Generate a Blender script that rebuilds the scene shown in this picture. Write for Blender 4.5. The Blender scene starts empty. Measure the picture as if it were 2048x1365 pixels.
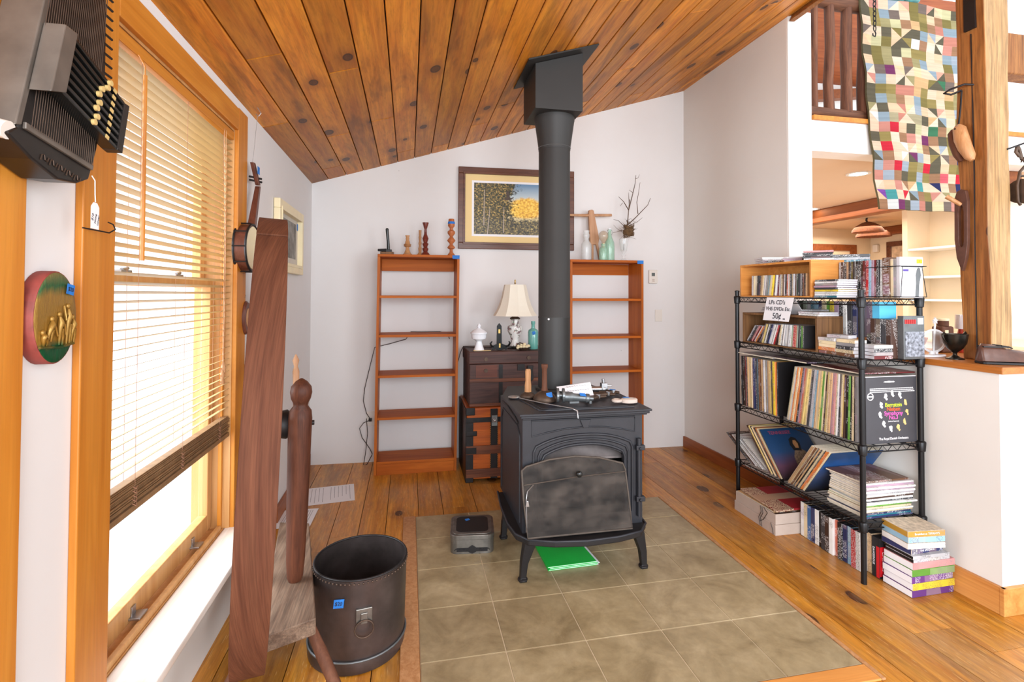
import bpy, bmesh, math, random
from mathutils import Vector, Matrix
random.seed(11)
S = bpy.context.scene
COL = S.collection
R = math.radians
PI = math.pi

# ------------------------------------------------------------------ camera
cd = bpy.data.cameras.new('camera'); cam = bpy.data.objects.new('camera', cd); COL.objects.link(cam)
F_PX = 1012.294; YAW, PITCH, ROLL, PPY = 0.20122, 0.0199, 0.0034, 567.97
fwd = Vector((math.sin(YAW)*math.cos(PITCH), math.cos(YAW)*math.cos(PITCH), math.sin(PITCH)))
rgt0 = Vector((math.cos(YAW), -math.sin(YAW), 0)); up0 = rgt0.cross(fwd)
rgt = rgt0*math.cos(ROLL) + up0*math.sin(ROLL); upv = -rgt0*math.sin(ROLL) + up0*math.cos(ROLL)
cam.matrix_world = Matrix(((rgt.x, upv.x, -fwd.x, 0), (rgt.y, upv.y, -fwd.y, 0), (rgt.z, upv.z, -fwd.z, 1.35), (0, 0, 0, 1)))
cd.sensor_width = 36; cd.lens = F_PX/2048*36; cd.shift_y = -(682.5-PPY)/2048; cd.clip_start = .02
S.camera = cam
# ------------------------------------------------------------------ colour management, world, lights
S.view_settings.view_transform = 'Standard'; S.view_settings.look = 'None'
S.view_settings.gamma = 1; S.view_settings.use_curve_mapping = False
S.view_settings.exposure = 1.12
w = bpy.data.worlds.new('daylight'); S.world = w; w.use_nodes = True
bg = w.node_tree.nodes['Background']; bg.inputs[0].default_value = (.93, .96, 1, 1); bg.inputs[1].default_value = .95

def area(name, loc, target, sx, sy, power, col=(1, 1, 1), spread=180):
    l = bpy.data.lights.new(name, 'AREA'); l.shape = 'RECTANGLE'; l.size = sx; l.size_y = sy; l.energy = power; l.color = col
    l.spread = R(spread)
    o = bpy.data.objects.new(name, l); COL.objects.link(o); o.location = loc
    d = Vector(target)-Vector(loc); o.rotation_euler = d.to_track_quat('-Z', 'Y').to_euler()
    return o
area('window_daylight', (-2.9, 1.95, 1.9), (1.2, 2.3, .6), 2.6, 2.4, 190, (.88, .94, 1))
area('patio_door_daylight', (3.4, -1.9, 1.5), (.6, 3.6, .9), 1.4, 1.7, 34, (.94, .97, 1))
area('rear_fill_light', (-.2, -2.4, 1.8), (1.5, 3.5, 1.3), 3.4, 2.2, 125, (.88, .94, 1))  # added soft fill behind the camera, brightens the back and right walls
area('far_room_lamps', (4.0, 4.2, 2.22), (4.0, 4.2, 0), 2.4, 2.2, 38, (1, .80, .60))
area('far_room_back_lamps', (5.6, 5.6, 2.2), (5.6, 5.6, 0), 1.0, 1.0, 14, (1, .84, .66))
area('loft_light', (4.6, 1.2, 4.3), (3.2, 3.6, 2.9), 2.2, 1.6, 5, (.97, .98, 1))  # area light aimed at the loft edge

# ------------------------------------------------------------------ helpers
def srgb(r, g, b):
    f = lambda c: (c/255/12.92) if c/255 <= .04045 else ((c/255+.055)/1.055)**2.4
    return (f(r), f(g), f(b), 1)

class NT:
    def __init__(s, name):
        s.m = bpy.data.materials.new(name); s.m.use_nodes = True; s.t = s.m.node_tree; s.n = s.t.nodes
        s.b = s.n['Principled BSDF']
    def node(s, typ, **k):
        n = s.n.new(typ)
        for a, v in k.items(): setattr(n, a, v)
        return n
    def link(s, a, b): s.t.links.new(a, b)
    def put(s, sock, v):
        if isinstance(v, bpy.types.NodeSocket): s.link(v, sock)
        else: sock.default_value = v
    def coords(s, scale=(1, 1, 1), kind='Object', off=None):
        tc = s.node('ShaderNodeTexCoord'); mp = s.node('ShaderNodeMapping'); mp.inputs['Scale'].default_value = scale
        if off is not None:
            ad = s.node('ShaderNodeVectorMath', operation='ADD'); s.link(tc.outputs[kind], ad.inputs[0]); s.link(off, ad.inputs[1]); s.link(ad.outputs[0], mp.inputs[0])
        else: s.link(tc.outputs[kind], mp.inputs[0])
        return mp.outputs[0]
    def noise(s, vec, scale=5, detail=3, rough=.55, dist=0):
        n = s.node('ShaderNodeTexNoise'); s.link(vec, n.inputs['Vector']); n.inputs['Scale'].default_value = scale
        n.inputs['Detail'].default_value = detail; n.inputs['Roughness'].default_value = rough; n.inputs['Distortion'].default_value = dist
        return n.outputs['Fac']
    def ramp(s, fac, stops):
        n = s.node('ShaderNodeValToRGB'); e = n.color_ramp.elements
        while len(e) < len(stops): e.new(.5)
        for i, (p, c) in enumerate(stops): e[i].position = p; e[i].color = c if len(c) == 4 else (*c, 1)
        s.put(n.inputs[0], fac); return n.outputs[0]
    def mix(s, fac, a, b, mode='MIX'):
        n = s.node('ShaderNodeMix', data_type='RGBA', blend_type=mode)
        s.put(n.inputs[0], fac); s.put(n.inputs[6], a); s.put(n.inputs[7], b); return n.outputs[2]
    def math(s, op, a, b=0, c=None):
        n = s.node('ShaderNodeMath', operation=op); s.put(n.inputs[0], a); s.put(n.inputs[1], b)
        if c is not None: s.put(n.inputs[2], c)
        return n.outputs[0]
    def bump(s, h, st=.3, d=.002):
        n = s.node('ShaderNodeBump'); n.inputs['Strength'].default_value = st; n.inputs['Distance'].default_value = d
        s.link(h, n.inputs['Height']); s.link(n.outputs[0], s.b.inputs['Normal'])
    def fin(s, col, rough=.6, metal=0, spec=.5):
        s.put(s.b.inputs['Base Color'], col); s.put(s.b.inputs['Roughness'], rough); s.put(s.b.inputs['Metallic'], metal)
        s.b.inputs['Specular IOR Level'].default_value = spec
        return s.m
G1 = lambda v: (v, v, v, 1)

def paint(name, col, rough=.6, metal=0, amt=.12, scale=8, spec=.5, bump=0, emit=None):
    t = NT(name); v = t.coords(); n = t.noise(v, scale, 4)
    c = t.mix(1, col, t.ramp(n, [(.3, G1(1-amt)), (.7, G1(1+amt*.3))]), 'MULTIPLY')
    if bump: t.bump(t.noise(t.coords(), scale*9, 2), bump)
    m = t.fin(c, rough, metal, spec)
    if emit: t.b.inputs['Emission Color'].default_value = emit[0]; t.b.inputs['Emission Strength'].default_value = emit[1]
    return m

def wood(name, c1, c2, axis='y', knots=.0, dark=(58, 30, 14), rough=.45, plank=False, grain=.22, knotcell=.42, spec=.4, wear=0, tone=.45, sc=1.0, stain=0):
    t = NT(name)
    off = None
    if plank:
        at = t.node('ShaderNodeAttribute', attribute_name='rnd'); cx = t.node('ShaderNodeCombineXYZ')
        k = t.math('MULTIPLY', at.outputs['Fac'], 61.7)
        for i in range(3): t.link(k, cx.inputs[i])
        off = cx.outputs[0]
    lo, hi = .9*sc, 11.*sc
    s1 = tuple(lo if a == axis else hi for a in 'xyz'); s2 = tuple(2.2*sc if a == axis else 110.*sc for a in 'xyz')
    v1 = t.coords(s1, off=off); v2 = t.coords(s2, off=off)
    n1 = t.noise(v1, 1.3, 4, .6, 1.1); n2 = t.noise(v2, 1, 3, .6, .4)
    c = t.ramp(n1, [(.30, c1), (.68, c2)])
    c = t.mix(1, c, t.ramp(n2, [(.3, G1(1-grain)), (.72, G1(1.04))]), 'MULTIPLY')
    if plank:
        c = t.mix(1, c, t.ramp(at.outputs['Fac'], [(0, G1(1-tone)), (.5, G1(1)), (1, G1(1.12))]), 'MULTIPLY')
    if knots:
        kc = 1/knotcell
        sx = t.node('ShaderNodeSeparateXYZ'); t.link(t.coords((1, 1, 1), off=off), sx.inputs[0]); o3 = {a: sx.outputs[i] for i, a in enumerate('xyz')}
        oth = [a for a in 'xyz' if a != axis]; ac = o3['x'] if axis == 'y' else t.math('ADD', o3[oth[0]], o3[oth[1]])
        vk = t.node('ShaderNodeCombineXYZ'); t.link(t.math('MULTIPLY', ac, kc), vk.inputs[0]); t.link(t.math('MULTIPLY', o3[axis], kc*.62), vk.inputs[1])
        vn = t.node('ShaderNodeTexVoronoi', voronoi_dimensions='2D'); t.link(vk.outputs[0], vn.inputs['Vector']); vn.inputs['Scale'].default_value = 1
        sep = t.node('ShaderNodeSeparateColor'); t.link(vn.outputs['Color'], sep.inputs[0])
        gate = t.math('LESS_THAN', sep.outputs[0], knots)
        rad = t.math('MULTIPLY_ADD', sep.outputs[1], .055, .05)
        q = t.math('DIVIDE', vn.outputs['Distance'], rad)
        m1 = t.ramp(q, [(.0, G1(.75)), (.55, G1(.75)), (.8, G1(1)), (1.0, G1(.0))])
        kd = t.math('MULTIPLY', m1, gate)
        halo = t.math('MULTIPLY', t.ramp(t.math('MULTIPLY', q, .33), [(.1, G1(.55)), (1, G1(0))]), gate)
        c = t.mix(halo, c, srgb(*[min(255, int(d*1.8)) for d in dark])); c = t.mix(kd, c, srgb(*dark))
    if wear:
        vw = t.coords(tuple(.8 if a == axis else 2.2 for a in 'xyz')); nw = t.noise(vw, 1.2, 5, .7)
        c = t.mix(t.math('MULTIPLY', t.ramp(nw, [(.50, G1(0)), (.68, G1(1))]), wear*.75), c, srgb(176, 138, 92))
        vs = t.coords(tuple(14. if a == axis else 260. for a in 'xyz')); ns = t.noise(vs, 1, 2, .5)
        c = t.mix(t.math('MULTIPLY', t.ramp(ns, [(.64, G1(0)), (.70, G1(1))]), wear*.7), c, srgb(226, 190, 130))
    if stain:
        st = t.noise(t.coords(tuple(.5 if a == axis else 3. for a in 'xyz'), off=off), 1.6, 4, .6, .8)
        c = t.mix(t.math('MULTIPLY', t.ramp(st, [(.55, G1(0)), (.64, G1(1))]), stain), c, srgb(*dark))
        fl = t.noise(t.coords(tuple(9. if a == axis else 60. for a in 'xyz'), off=off), 1, 3, .7)
        c = t.mix(1, c, t.ramp(fl, [(.34, G1(.80)), (.5, G1(1)), (.66, G1(1.06))]), 'MULTIPLY')
    t.bump(n2, .25, .0012)
    return t.fin(c, rough, 0, spec)

def glass(name, col, rough=.02, alpha=.25):
    t = NT(name); t.b.inputs['Base Color'].default_value = col; t.b.inputs['Roughness'].default_value = rough
    t.b.inputs['Alpha'].default_value = alpha; t.b.inputs['Specular IOR Level'].default_value = .8
    t.b.inputs['Coat Weight'].default_value = .5
    return t.m

class MB:
    def __init__(s): s.bm = bmesh.new(); s.mi = 0; s.T = Matrix(); s.lay = None
    def v(s, c): return s.bm.verts.new(s.T @ Vector(c))
    def face(s, vs):
        try: f = s.bm.faces.new(vs)
        except ValueError: return None
        f.material_index = s.mi
        if s.lay is not None: f[s.lay[0]] = s.lay[1]
        return f
    def hexa(s, p):
        v = [s.v(c) for c in p]
        for f in ((0, 3, 2, 1), (4, 5, 6, 7), (0, 1, 5, 4), (1, 2, 6, 5), (2, 3, 7, 6), (3, 0, 4, 7)): s.face([v[i] for i in f])
        return s
    def box(s, x0, y0, z0, x1, y1, z1):
        return s.hexa([(x0, y0, z0), (x1, y0, z0), (x1, y1, z0), (x0, y1, z0), (x0, y0, z1), (x1, y0, z1), (x1, y1, z1), (x0, y1, z1)])
    def prism(s, pts, ax, a, b):
        mk = {'x': lambda p, d: (d, p[0], p[1]), 'y': lambda p, d: (p[0], d, p[1]), 'z': lambda p, d: (p[0], p[1], d)}[ax]
        A = [s.v(mk(p, a)) for p in pts]; B = [s.v(mk(p, b)) for p in pts]
        s.face(A); s.face(B[::-1]); n = len(pts)
        for i in range(n): s.face([A[i], A[(i+1) % n], B[(i+1) % n], B[i]])
        return s
    def ring(s, c, d, r, n, up=None):
        d = Vector(d).normalized(); u = Vector(up) if up else (Vector((0, 0, 1)) if abs(d.z) < .9 else Vector((1, 0, 0)))
        a = d.cross(u).normalized(); b = d.cross(a)
        return [s.v(Vector(c)+a*(r*math.cos(2*PI*i/n))+b*(r*math.sin(2*PI*i/n))) for i in range(n)]
    def skin(s, rs, c0=True, c1=True, loop=False):
        n = len(rs[0])
        for k in range(len(rs)-1 + (1 if loop else 0)):
            A, B = rs[k], rs[(k+1) % len(rs)]
            for i in range(n): s.face([A[i], A[(i+1) % n], B[(i+1) % n], B[i]])
        if c0 and not loop: s.face(rs[0])
        if c1 and not loop: s.face(rs[-1][::-1])
        return s
    def cyl(s, p0, p1, r0, r1=None, n=16, caps=True):
        d = Vector(p1)-Vector(p0); r1 = r0 if r1 is None else r1
        return s.skin([s.ring(p0, d, r0, n), s.ring(p1, d, r1, n)], caps, caps)
    def turn(s, p0, p1, prof, n=20):       # prof: (t 0..1, radius)
        p0, p1 = Vector(p0), Vector(p1); d = p1-p0
        return s.skin([s.ring(p0+d*t, d, max(r, .0004), n) for t, r in prof])
    def lathe(s, c, prof, n=28, caps=True):  # prof: (radius, z)
        c = Vector(c)
        return s.skin([s.ring(c+Vector((0, 0, z)), (0, 0, 1), max(r, .0004), n) for r, z in prof], caps, caps)
    def tube(s, path, r, n=8, loop=False):
        P = [Vector(p) for p in path]; rs = []; m = len(P); ref = None
        for i, p in enumerate(P):
            a = P[i-1] if (i > 0 or loop) else p; b = P[(i+1) % m] if (i < m-1 or loop) else p
            d = (b-a).normalized()
            if ref is None: ref = Vector((0, 0, 1)) if abs(d.z) < .8 else Vector((1, 0, 0))
            x = d.cross(ref).normalized(); y = d.cross(x); ref = -y if y.length else ref
            rr = r[i] if isinstance(r, (list, tuple)) else r
            y2 = x.cross(d)
            rs.append([s.v(p+x*(rr*math.cos(2*PI*k/n))+y2*(rr*math.sin(2*PI*k/n))) for k in range(n)]); ref = y2
        return s.skin(rs, loop=loop)
    def ball(s, c, rx, ry=None, rz=None, n=16, m=10):
        ry = ry or rx; rz = rz or rx; c = Vector(c); rs = []
        for j in range(m+1):
            t = -PI/2+PI*j/m; q = max(math.cos(t), .001)
            rs.append([s.v(c+Vector((rx*q*math.cos(2*PI*i/n), ry*q*math.sin(2*PI*i/n), rz*math.sin(t)))) for i in range(n)])
        return s.skin(rs)
    def arc(s, c, r, a0, a1, ax='y', n=16):
        out = []
        for i in range(n+1):
            a = R(a0+(a1-a0)*i/n); u, v_ = r*math.cos(a), r*math.sin(a)
            out.append({'x': (c[0], c[1]+u, c[2]+v_), 'y': (c[0]+u, c[1], c[2]+v_), 'z': (c[0]+u, c[1]+v_, c[2])}[ax])
        return out
    def build(s, name, mat, parent=None, loc=None, smooth=None, bevel=0, seg=2, local=False, label=None):
        bmesh.ops.recalc_face_normals(s.bm, faces=s.bm.faces)
        me = bpy.data.meshes.new(name)
        if parent is not None and not local: s.bm.transform(WM[parent.name].inverted())
        elif loc is not None and not local: s.bm.transform(Matrix.Translation(-Vector(loc)))
        s.bm.to_mesh(me); s.bm.free()
        for m in (mat if isinstance(mat, (list, tuple)) else [mat]): me.materials.append(m)
        if smooth is not None:
            for p in me.polygons: p.use_smooth = True
            me.set_sharp_from_angle(angle=R(smooth))
        o = bpy.data.objects.new(name, me); COL.objects.link(o)
        if parent is not None: o.parent = parent; WM[o.name] = WM[parent.name].copy()
        else:
            if loc is not None: o.location = loc
            WM[o.name] = Matrix.Translation(Vector(loc)) if loc is not None else Matrix()
        if bevel:
            b = o.modifiers.new('bevel', 'BEVEL'); b.width = bevel; b.segments = seg; b.limit_method = 'ANGLE'; b.angle_limit = R(35)
        if label: o['label'] = label
        return o
WM = {}
def tag(o, label=None, cat=None, group=None, kind=None):
    if label: o['label'] = label
    if cat: o['category'] = cat
    if group: o['group'] = group
    if kind: o['kind'] = kind
    return o
def thing(name, label, cat, loc=(0, 0, 0), rz=0, group=None, kind=None, mat4=None):
    o = bpy.data.objects.new(name, None); COL.objects.link(o); o.empty_display_size = .05
    if mat4 is not None: o.matrix_world = mat4; WM[o.name] = mat4.copy()
    else:
        o.location = loc; o.rotation_euler = (0, 0, rz); WM[o.name] = Matrix.Translation(Vector(loc)) @ Matrix.Rotation(rz, 4, 'Z')
    return tag(o, label, cat, group, kind)
def tree(o):
    c = o.copy(); COL.objects.link(c); WM[c.name] = WM[o.name].copy()
    for ch in [x for x in bpy.data.objects if x.parent == o]:
        d = tree(ch); d.parent = c
    return c
def frame(o, x, y, loc):                    # matrix with columns x, y, x cross y
    x = Vector(x).normalized(); y = Vector(y).normalized(); z = x.cross(y)
    return Matrix(((x.x, y.x, z.x, loc[0]), (x.y, y.y, z.y, loc[1]), (x.z, y.z, z.z, loc[2]), (0, 0, 0, 1)))
def text(name, s, size, loc, x, y, mat, parent, align='CENTER', depth=.0004, shear=0, space=1):
    cu = bpy.data.curves.new('t', 'FONT'); cu.body = s; cu.size = size; cu.align_x = align; cu.align_y = 'CENTER'; cu.extrude = depth; cu.shear = shear
    cu.space_character = space; cu.resolution_u = 3
    o = bpy.data.objects.new('t', cu); COL.objects.link(o)
    me = bpy.data.meshes.new_from_object(o.evaluated_get(bpy.context.evaluated_depsgraph_get()))
    bpy.data.objects.remove(o); me.materials.clear(); me.materials.append(mat)
    me.transform(WM[parent.name].inverted() @ frame(None, x, y, loc))
    q = bpy.data.objects.new(name, me); COL.objects.link(q); q.parent = parent; WM[q.name] = WM[parent.name].copy()
    return q
def struct(name, mb, mat, **k):
    o = mb.build(name, mat, **k); o['kind'] = 'structure'; return o

# ------------------------------------------------------------------ materials
M = {}
def wallmat(name, c, dirty=.5):
    t = NT(name); v = t.coords(); n = t.noise(v, 1.3, 5, .6)
    k = t.mix(1, c, t.ramp(n, [(.3, (.955, .94, .93, 1)), (.7, (1, 1, 1, 1))]), 'MULTIPLY')
    # scuffs and specks low on the wall
    vs = t.node('ShaderNodeTexVoronoi'); t.link(t.coords((1, 1, .6)), vs.inputs['Vector']); vs.inputs['Scale'].default_value = 11
    sp = t.ramp(t.math('ADD', vs.outputs['Distance'], t.math('MULTIPLY', t.noise(t.coords(), 40, 2), .12)), [(.09, G1(1)), (.11, G1(0))])
    sep = t.node('ShaderNodeSeparateColor'); t.link(vs.outputs['Color'], sep.inputs[0])
    sp = t.math('MULTIPLY', sp, t.math('LESS_THAN', sep.outputs[0], .10*dirty))
    k = t.mix(t.math('MULTIPLY', sp, .6), k, srgb(90, 80, 74))
    t.bump(t.noise(t.coords(), 60, 3), .08, .002)
    return t.fin(k, .82, 0, .25)
M['wall'] = wallmat('white_drywall', srgb(224, 223, 223), 1.1)
M['wall2'] = wallmat('right_drywall', srgb(220, 217, 212), 1.6)
M['white'] = paint('white_paint', srgb(232, 230, 226), .6, amt=.03, scale=3)
M['cream_wall'] = paint('cream_wall', srgb(226, 208, 180), .8, amt=.04, scale=2)
M['ceil2'] = paint('tan_ceiling', srgb(214, 188, 160), .85, amt=.04, scale=2)
M['ceiling'] = wood('knotty_pine_ceiling', srgb(184, 104, 26), srgb(224, 148, 46), 'y', knots=.85, plank=True, rough=.42, knotcell=.30, tone=.30, grain=.20, spec=.3, stain=.42)
M['floor'] = wood('wide_pine_floor', srgb(174, 104, 26), srgb(222, 154, 54), 'y', knots=.55, plank=True, rough=.30, knotcell=.36, tone=.34, grain=.26, wear=.95, spec=.45, stain=.30)
M['trim'] = wood('honey_pine_trim', srgb(186, 112, 32), srgb(208, 138, 52), 'z', rough=.4, grain=.10)
M['trimy'] = wood('honey_pine_trim_long', srgb(186, 112, 32), srgb(208, 138, 52), 'y', rough=.4, grain=.10)
M['sash'] = wood('sash_pine', srgb(186, 132, 76), srgb(208, 160, 104), 'z', rough=.4, grain=.08)
M['stool'] = wood('worn_white_sill', srgb(222, 204, 186), srgb(240, 234, 228), 'y', rough=.5, grain=.1, knots=.1)
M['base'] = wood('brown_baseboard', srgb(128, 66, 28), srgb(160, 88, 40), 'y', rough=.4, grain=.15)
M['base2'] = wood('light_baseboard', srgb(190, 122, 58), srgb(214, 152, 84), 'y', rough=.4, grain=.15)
M['shelfwood'] = wood('bookcase_pine', srgb(160, 78, 18), srgb(190, 102, 30), 'x', spec=.2, rough=.55, grain=.14)
M['shelfwoodz'] = wood('bookcase_pine_upright', srgb(160, 80, 22), srgb(190, 104, 34), 'z', spec=.2, rough=.5, grain=.14, knots=.25)
M['wheel'] = wood('old_wheel_oak', srgb(104, 62, 46), srgb(138, 90, 68), 'z', rough=.6, grain=.25, knots=.08, sc=1.6)
M['post_turned'] = wood('turned_maple_dark', srgb(66, 34, 24), srgb(106, 62, 42), 'z', rough=.5, grain=.3, stain=.3, spec=.25, sc=1.5)
M['bench'] = wood('grey_bench_plank', srgb(98, 74, 58), srgb(142, 118, 98), 'y', rough=.65, grain=.5, stain=.3, sc=1.6)
M['legwood'] = wood('brown_leg', srgb(84, 50, 36), srgb(116, 76, 56), 'z', spec=.2, rough=.6, grain=.2)
M['lightwood'] = wood('pale_worn_wood', srgb(170, 120, 84), srgb(200, 156, 118), 'z', rough=.5, grain=.15)
M['beam'] = wood('hewn_beam', srgb(140, 80, 32), srgb(184, 122, 62), 'z', rough=.6, grain=.5, stain=.45, knots=.35, knotcell=.2, dark=(70, 40, 22))
M['beampale'] = wood('lit_beam_face', srgb(160, 120, 74), srgb(196, 160, 112), 'z', rough=.6, grain=.45, stain=.3, knots=.2, knotcell=.2)  # paler beam wood for the post's front face, its brighter light put into the colour
M['farbeam'] = wood('far_beam', srgb(120, 62, 28), srgb(150, 84, 40), 'y', rough=.5, grain=.2)
M['pole'] = wood('barky_pole', srgb(78, 44, 30), srgb(132, 84, 58), 'z', rough=.7, grain=.4, sc=1.8)
M['polex'] = wood('barky_rail', srgb(84, 50, 34), srgb(134, 88, 62), 'x', rough=.7, grain=.4, sc=1.8)
M['crate'] = wood('orange_crate', srgb(198, 128, 58), srgb(222, 154, 80), 'x', rough=.45, grain=.1, sc=1.5)
M['crate2'] = wood('brown_crate', srgb(92, 62, 36), srgb(140, 100, 62), 'z', rough=.6, grain=.25, sc=1.5)
M['tan'] = wood('turned_tan', srgb(172, 118, 72), srgb(200, 150, 104), 'z', rough=.45, grain=.15, sc=3)
M['pine_turn'] = wood('turned_orange', srgb(168, 92, 50), srgb(196, 118, 72), 'z', rough=.4, grain=.15, sc=3)
M['redwood'] = wood('turned_red', srgb(96, 36, 26), srgb(126, 54, 38), 'z', rough=.35, grain=.2, sc=3)
M['banjo'] = wood('banjo_wood', srgb(78, 40, 30), srgb(112, 64, 48), 'z', rough=.35, grain=.2, sc=2)
M['iron'] = paint('stove_cast_iron', srgb(40, 41, 47), .48, .2, amt=.22, scale=14, bump=.12)
M['irondark'] = paint('sooty_iron', srgb(34, 31, 32), .5, .3, amt=.35, scale=9)
M['pipe'] = paint('black_stove_pipe', srgb(42, 41, 40), .55, .15, amt=.12, scale=5)
M['blackmetal'] = paint('black_wire', srgb(30, 30, 32), .35, .5, amt=.1)
M['black'] = paint('black_gloss', srgb(26, 28, 28), .2, 0, amt=.1)
M['blackflat'] = paint('black_card', srgb(24, 22, 24), .6, 0, amt=.15)
M['steel'] = paint('steel', srgb(176, 176, 178), .3, .9, amt=.1)
M['greymetal'] = paint('grey_cast_metal', srgb(112, 116, 118), .4, .6, amt=.2, scale=30)
M['rust'] = paint('rusty_metal', srgb(92, 74, 62), .55, .6, amt=.4, scale=26)
M['goblet'] = paint('dark_pewter', srgb(54, 50, 44), .3, .8, amt=.4, scale=30)
M['pewter'] = paint('pewter', srgb(128, 124, 118), .32, .75, amt=.35, scale=20)
M['brass'] = paint('brass', srgb(190, 158, 92), .35, .8, amt=.2, scale=40)
M['bone'] = paint('yellowed_bone', srgb(214, 186, 122), .4, 0, amt=.15, scale=60)
M['blue'] = paint('blue_masking_tape', srgb(38, 120, 205), .7, 0, amt=.2, scale=120)
M['ink'] = paint('ink', srgb(36, 36, 52), .7)
M['paper'] = paint('white_paper', srgb(236, 236, 240), .7, 0, amt=.03)
M['greycard'] = paint('grey_card', srgb(196, 180, 168), .8, 0, amt=.06, scale=20)
M['green'] = paint('green_folder', srgb(28, 178, 66), .45, 0, amt=.15, scale=6)
M['harp'] = paint('autoharp_black', srgb(30, 27, 26), .35, 0, amt=.5, scale=16)
M['harpside'] = paint('worn_autoharp_side', srgb(112, 104, 96), .35, .3, amt=.3, scale=14)
M['milkglass'] = paint('milk_glass', srgb(238, 240, 246), .15, 0, amt=.02)
M['shade'] = paint('cream_lampshade', srgb(240, 234, 218), .7, 0, amt=.03)
M['cord'] = paint('brown_cord', srgb(44, 34, 30), .5)
M['blindcord'] = paint('pale_brown_cord', srgb(176, 130, 104), .6)
M['cordw'] = paint('string', srgb(226, 222, 214), .7)
M['wallplate'] = paint('white_plastic', srgb(222, 216, 208), .4, amt=.02)
M['leather'] = paint('brown_leather', srgb(92, 60, 48), .32, 0, amt=.35, scale=22)
M['terracotta'] = paint('terracotta', srgb(206, 116, 78), .7, 0, amt=.12)
M['twig'] = paint('twig', srgb(92, 70, 52), .8, 0, amt=.3, scale=40)
M['nest'] = paint('dry_grass', srgb(120, 90, 58), .9, 0, amt=.5, scale=60)
M['creamframe'] = paint('cream_frame', srgb(236, 222, 182), .45, 0, amt=.08, scale=10)
M['picframe'] = wood('walnut_frame', srgb(78, 42, 28), srgb(112, 66, 44), 'x', rough=.35, grain=.2, sc=2)
M['matboard'] = paint('tan_matboard', srgb(232, 204, 146), .8, 0, amt=.02)
M['glass_clear'] = glass('clear_glass', srgb(235, 240, 240), alpha=.22)
M['glass_green'] = glass('green_glass', srgb(170, 215, 190), alpha=.42)
M['glass_teal'] = glass('teal_glass', srgb(120, 200, 190), alpha=.55)
M['pane'] = glass('window_glass', srgb(250, 252, 255), alpha=.05)
M['paneframed'] = glass('picture_glass', srgb(250, 252, 255), alpha=.04)
M['basket'] = paint('wicker', srgb(110, 56, 22), .7, 0, amt=.5, scale=50)
M['yellow'] = paint('yellow_sticker', srgb(246, 220, 30), .6)
M['warmlamp'] = paint('recessed_lamp', srgb(255, 240, 210), .5, emit=((1, .82, .55, 1), 9))
M['stovebrick'] = paint('pale_fire_brick', srgb(150, 140, 138), .35, .2, amt=.6, scale=6)
M['clearcase'] = paint('clear_plastic_case', srgb(206, 206, 212), .15, 0, amt=.08)
# ================================================================== THE ROOM
YB = lambda x: 4.210-.0329*x           # back wall face
XR = lambda y: 2.415+(4.13-y)*.0247    # right wall face
ZC = lambda x: 2.22+.304*(x+.758)      # sloping ceiling
XL = -.758
# floor planks running towards the back wall
def planks(name, mat, x0, x1, y0, y1, wfun, zf, th, gap, lens, jitter=0):
    b = MB(); lay = b.bm.faces.layers.float.new('rnd'); x = x0
    while x < x1:
        wd = wfun(); y = y0-random.random()*lens; e = min(x+wd, x1)
        while y < y1:
            L = lens*(.7+.6*random.random()); a, c = max(y, y0), min(y+L, y1)
            if c-a > .02:
                b.lay = (lay, random.random()); g = gap/2
                b.hexa([(x+g, a+.0006, zf(x+g)-th*(zf is not FZ)*0-(0 if zf is ZC else th)), (e-g, a+.0006, zf(e-g)-(0 if zf is ZC else th)), (e-g, c-.0006, zf(e-g)-(0 if zf is ZC else th)), (x+g, c-.0006, zf(x+g)-(0 if zf is ZC else th)),
                        (x+g, a+.0006, zf(x+g)+(th if zf is ZC else 0)), (e-g, a+.0006, zf(e-g)+(th if zf is ZC else 0)), (e-g, c-.0006, zf(e-g)+(th if zf is ZC else 0)), (x+g, c-.0006, zf(x+g)+(th if zf is ZC else 0))])
            y += L
        x += wd
    return b
FZ = lambda x: 0.0
b = planks('floor', None, -.90, 3.0, -.9, 4.32, lambda: random.choice((.15, .19, .21, .24)), FZ, .02, .0035, 2.6)
o = struct('floor', b, M['floor'])
b = MB().box(-.9, -.9, -.06, 3.0, 4.32, -.012); struct('subfloor', b, M['blackflat'])
b = planks('ceiling', None, -.90, 2.52, -.6, 4.34, lambda: .134, ZC, .02, .005, 2.4)
struct('ceiling', b, M['ceiling'], bevel=.0035, seg=1)
b = MB().hexa([(-.9, -.6, ZC(-.9)+.021), (2.52, -.6, ZC(2.52)+.021), (2.52, 4.34, ZC(2.52)+.021), (-.9, 4.34, ZC(-.9)+.021),
               (-.9, -.6, ZC(-.9)+.10), (2.52, -.6, ZC(2.52)+.10), (2.52, 4.34, ZC(2.52)+.10), (-.9, 4.34, ZC(-.9)+.10)])
struct('ceiling_deck', b, M['blackflat'])
# back wall
def wedge(b, pts, z0, z1):                      # plan polygon (x,y) -> prism in z, z1 may be a function
    n = len(pts); zz = z1 if callable(z1) else (lambda x: z1)
    A = [b.v((x, y, z0)) for x, y in pts]; Bq = [b.v((x, y, zz(x))) for x, y in pts]
    b.face(A); b.face(Bq[::-1])
    for i in range(n): b.face([A[i], A[(i+1) % n], Bq[(i+1) % n], Bq[i]])
    return b
zc = lambda x: ZC(x)+.012
struct('wall_back', wedge(MB(), [(XL-.12, YB(XL-.12)), (2.53, YB(2.53)), (2.53, YB(2.53)+.12), (XL-.12, YB(XL-.12)+.12)], -.02, zc), M['wall'])
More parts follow.
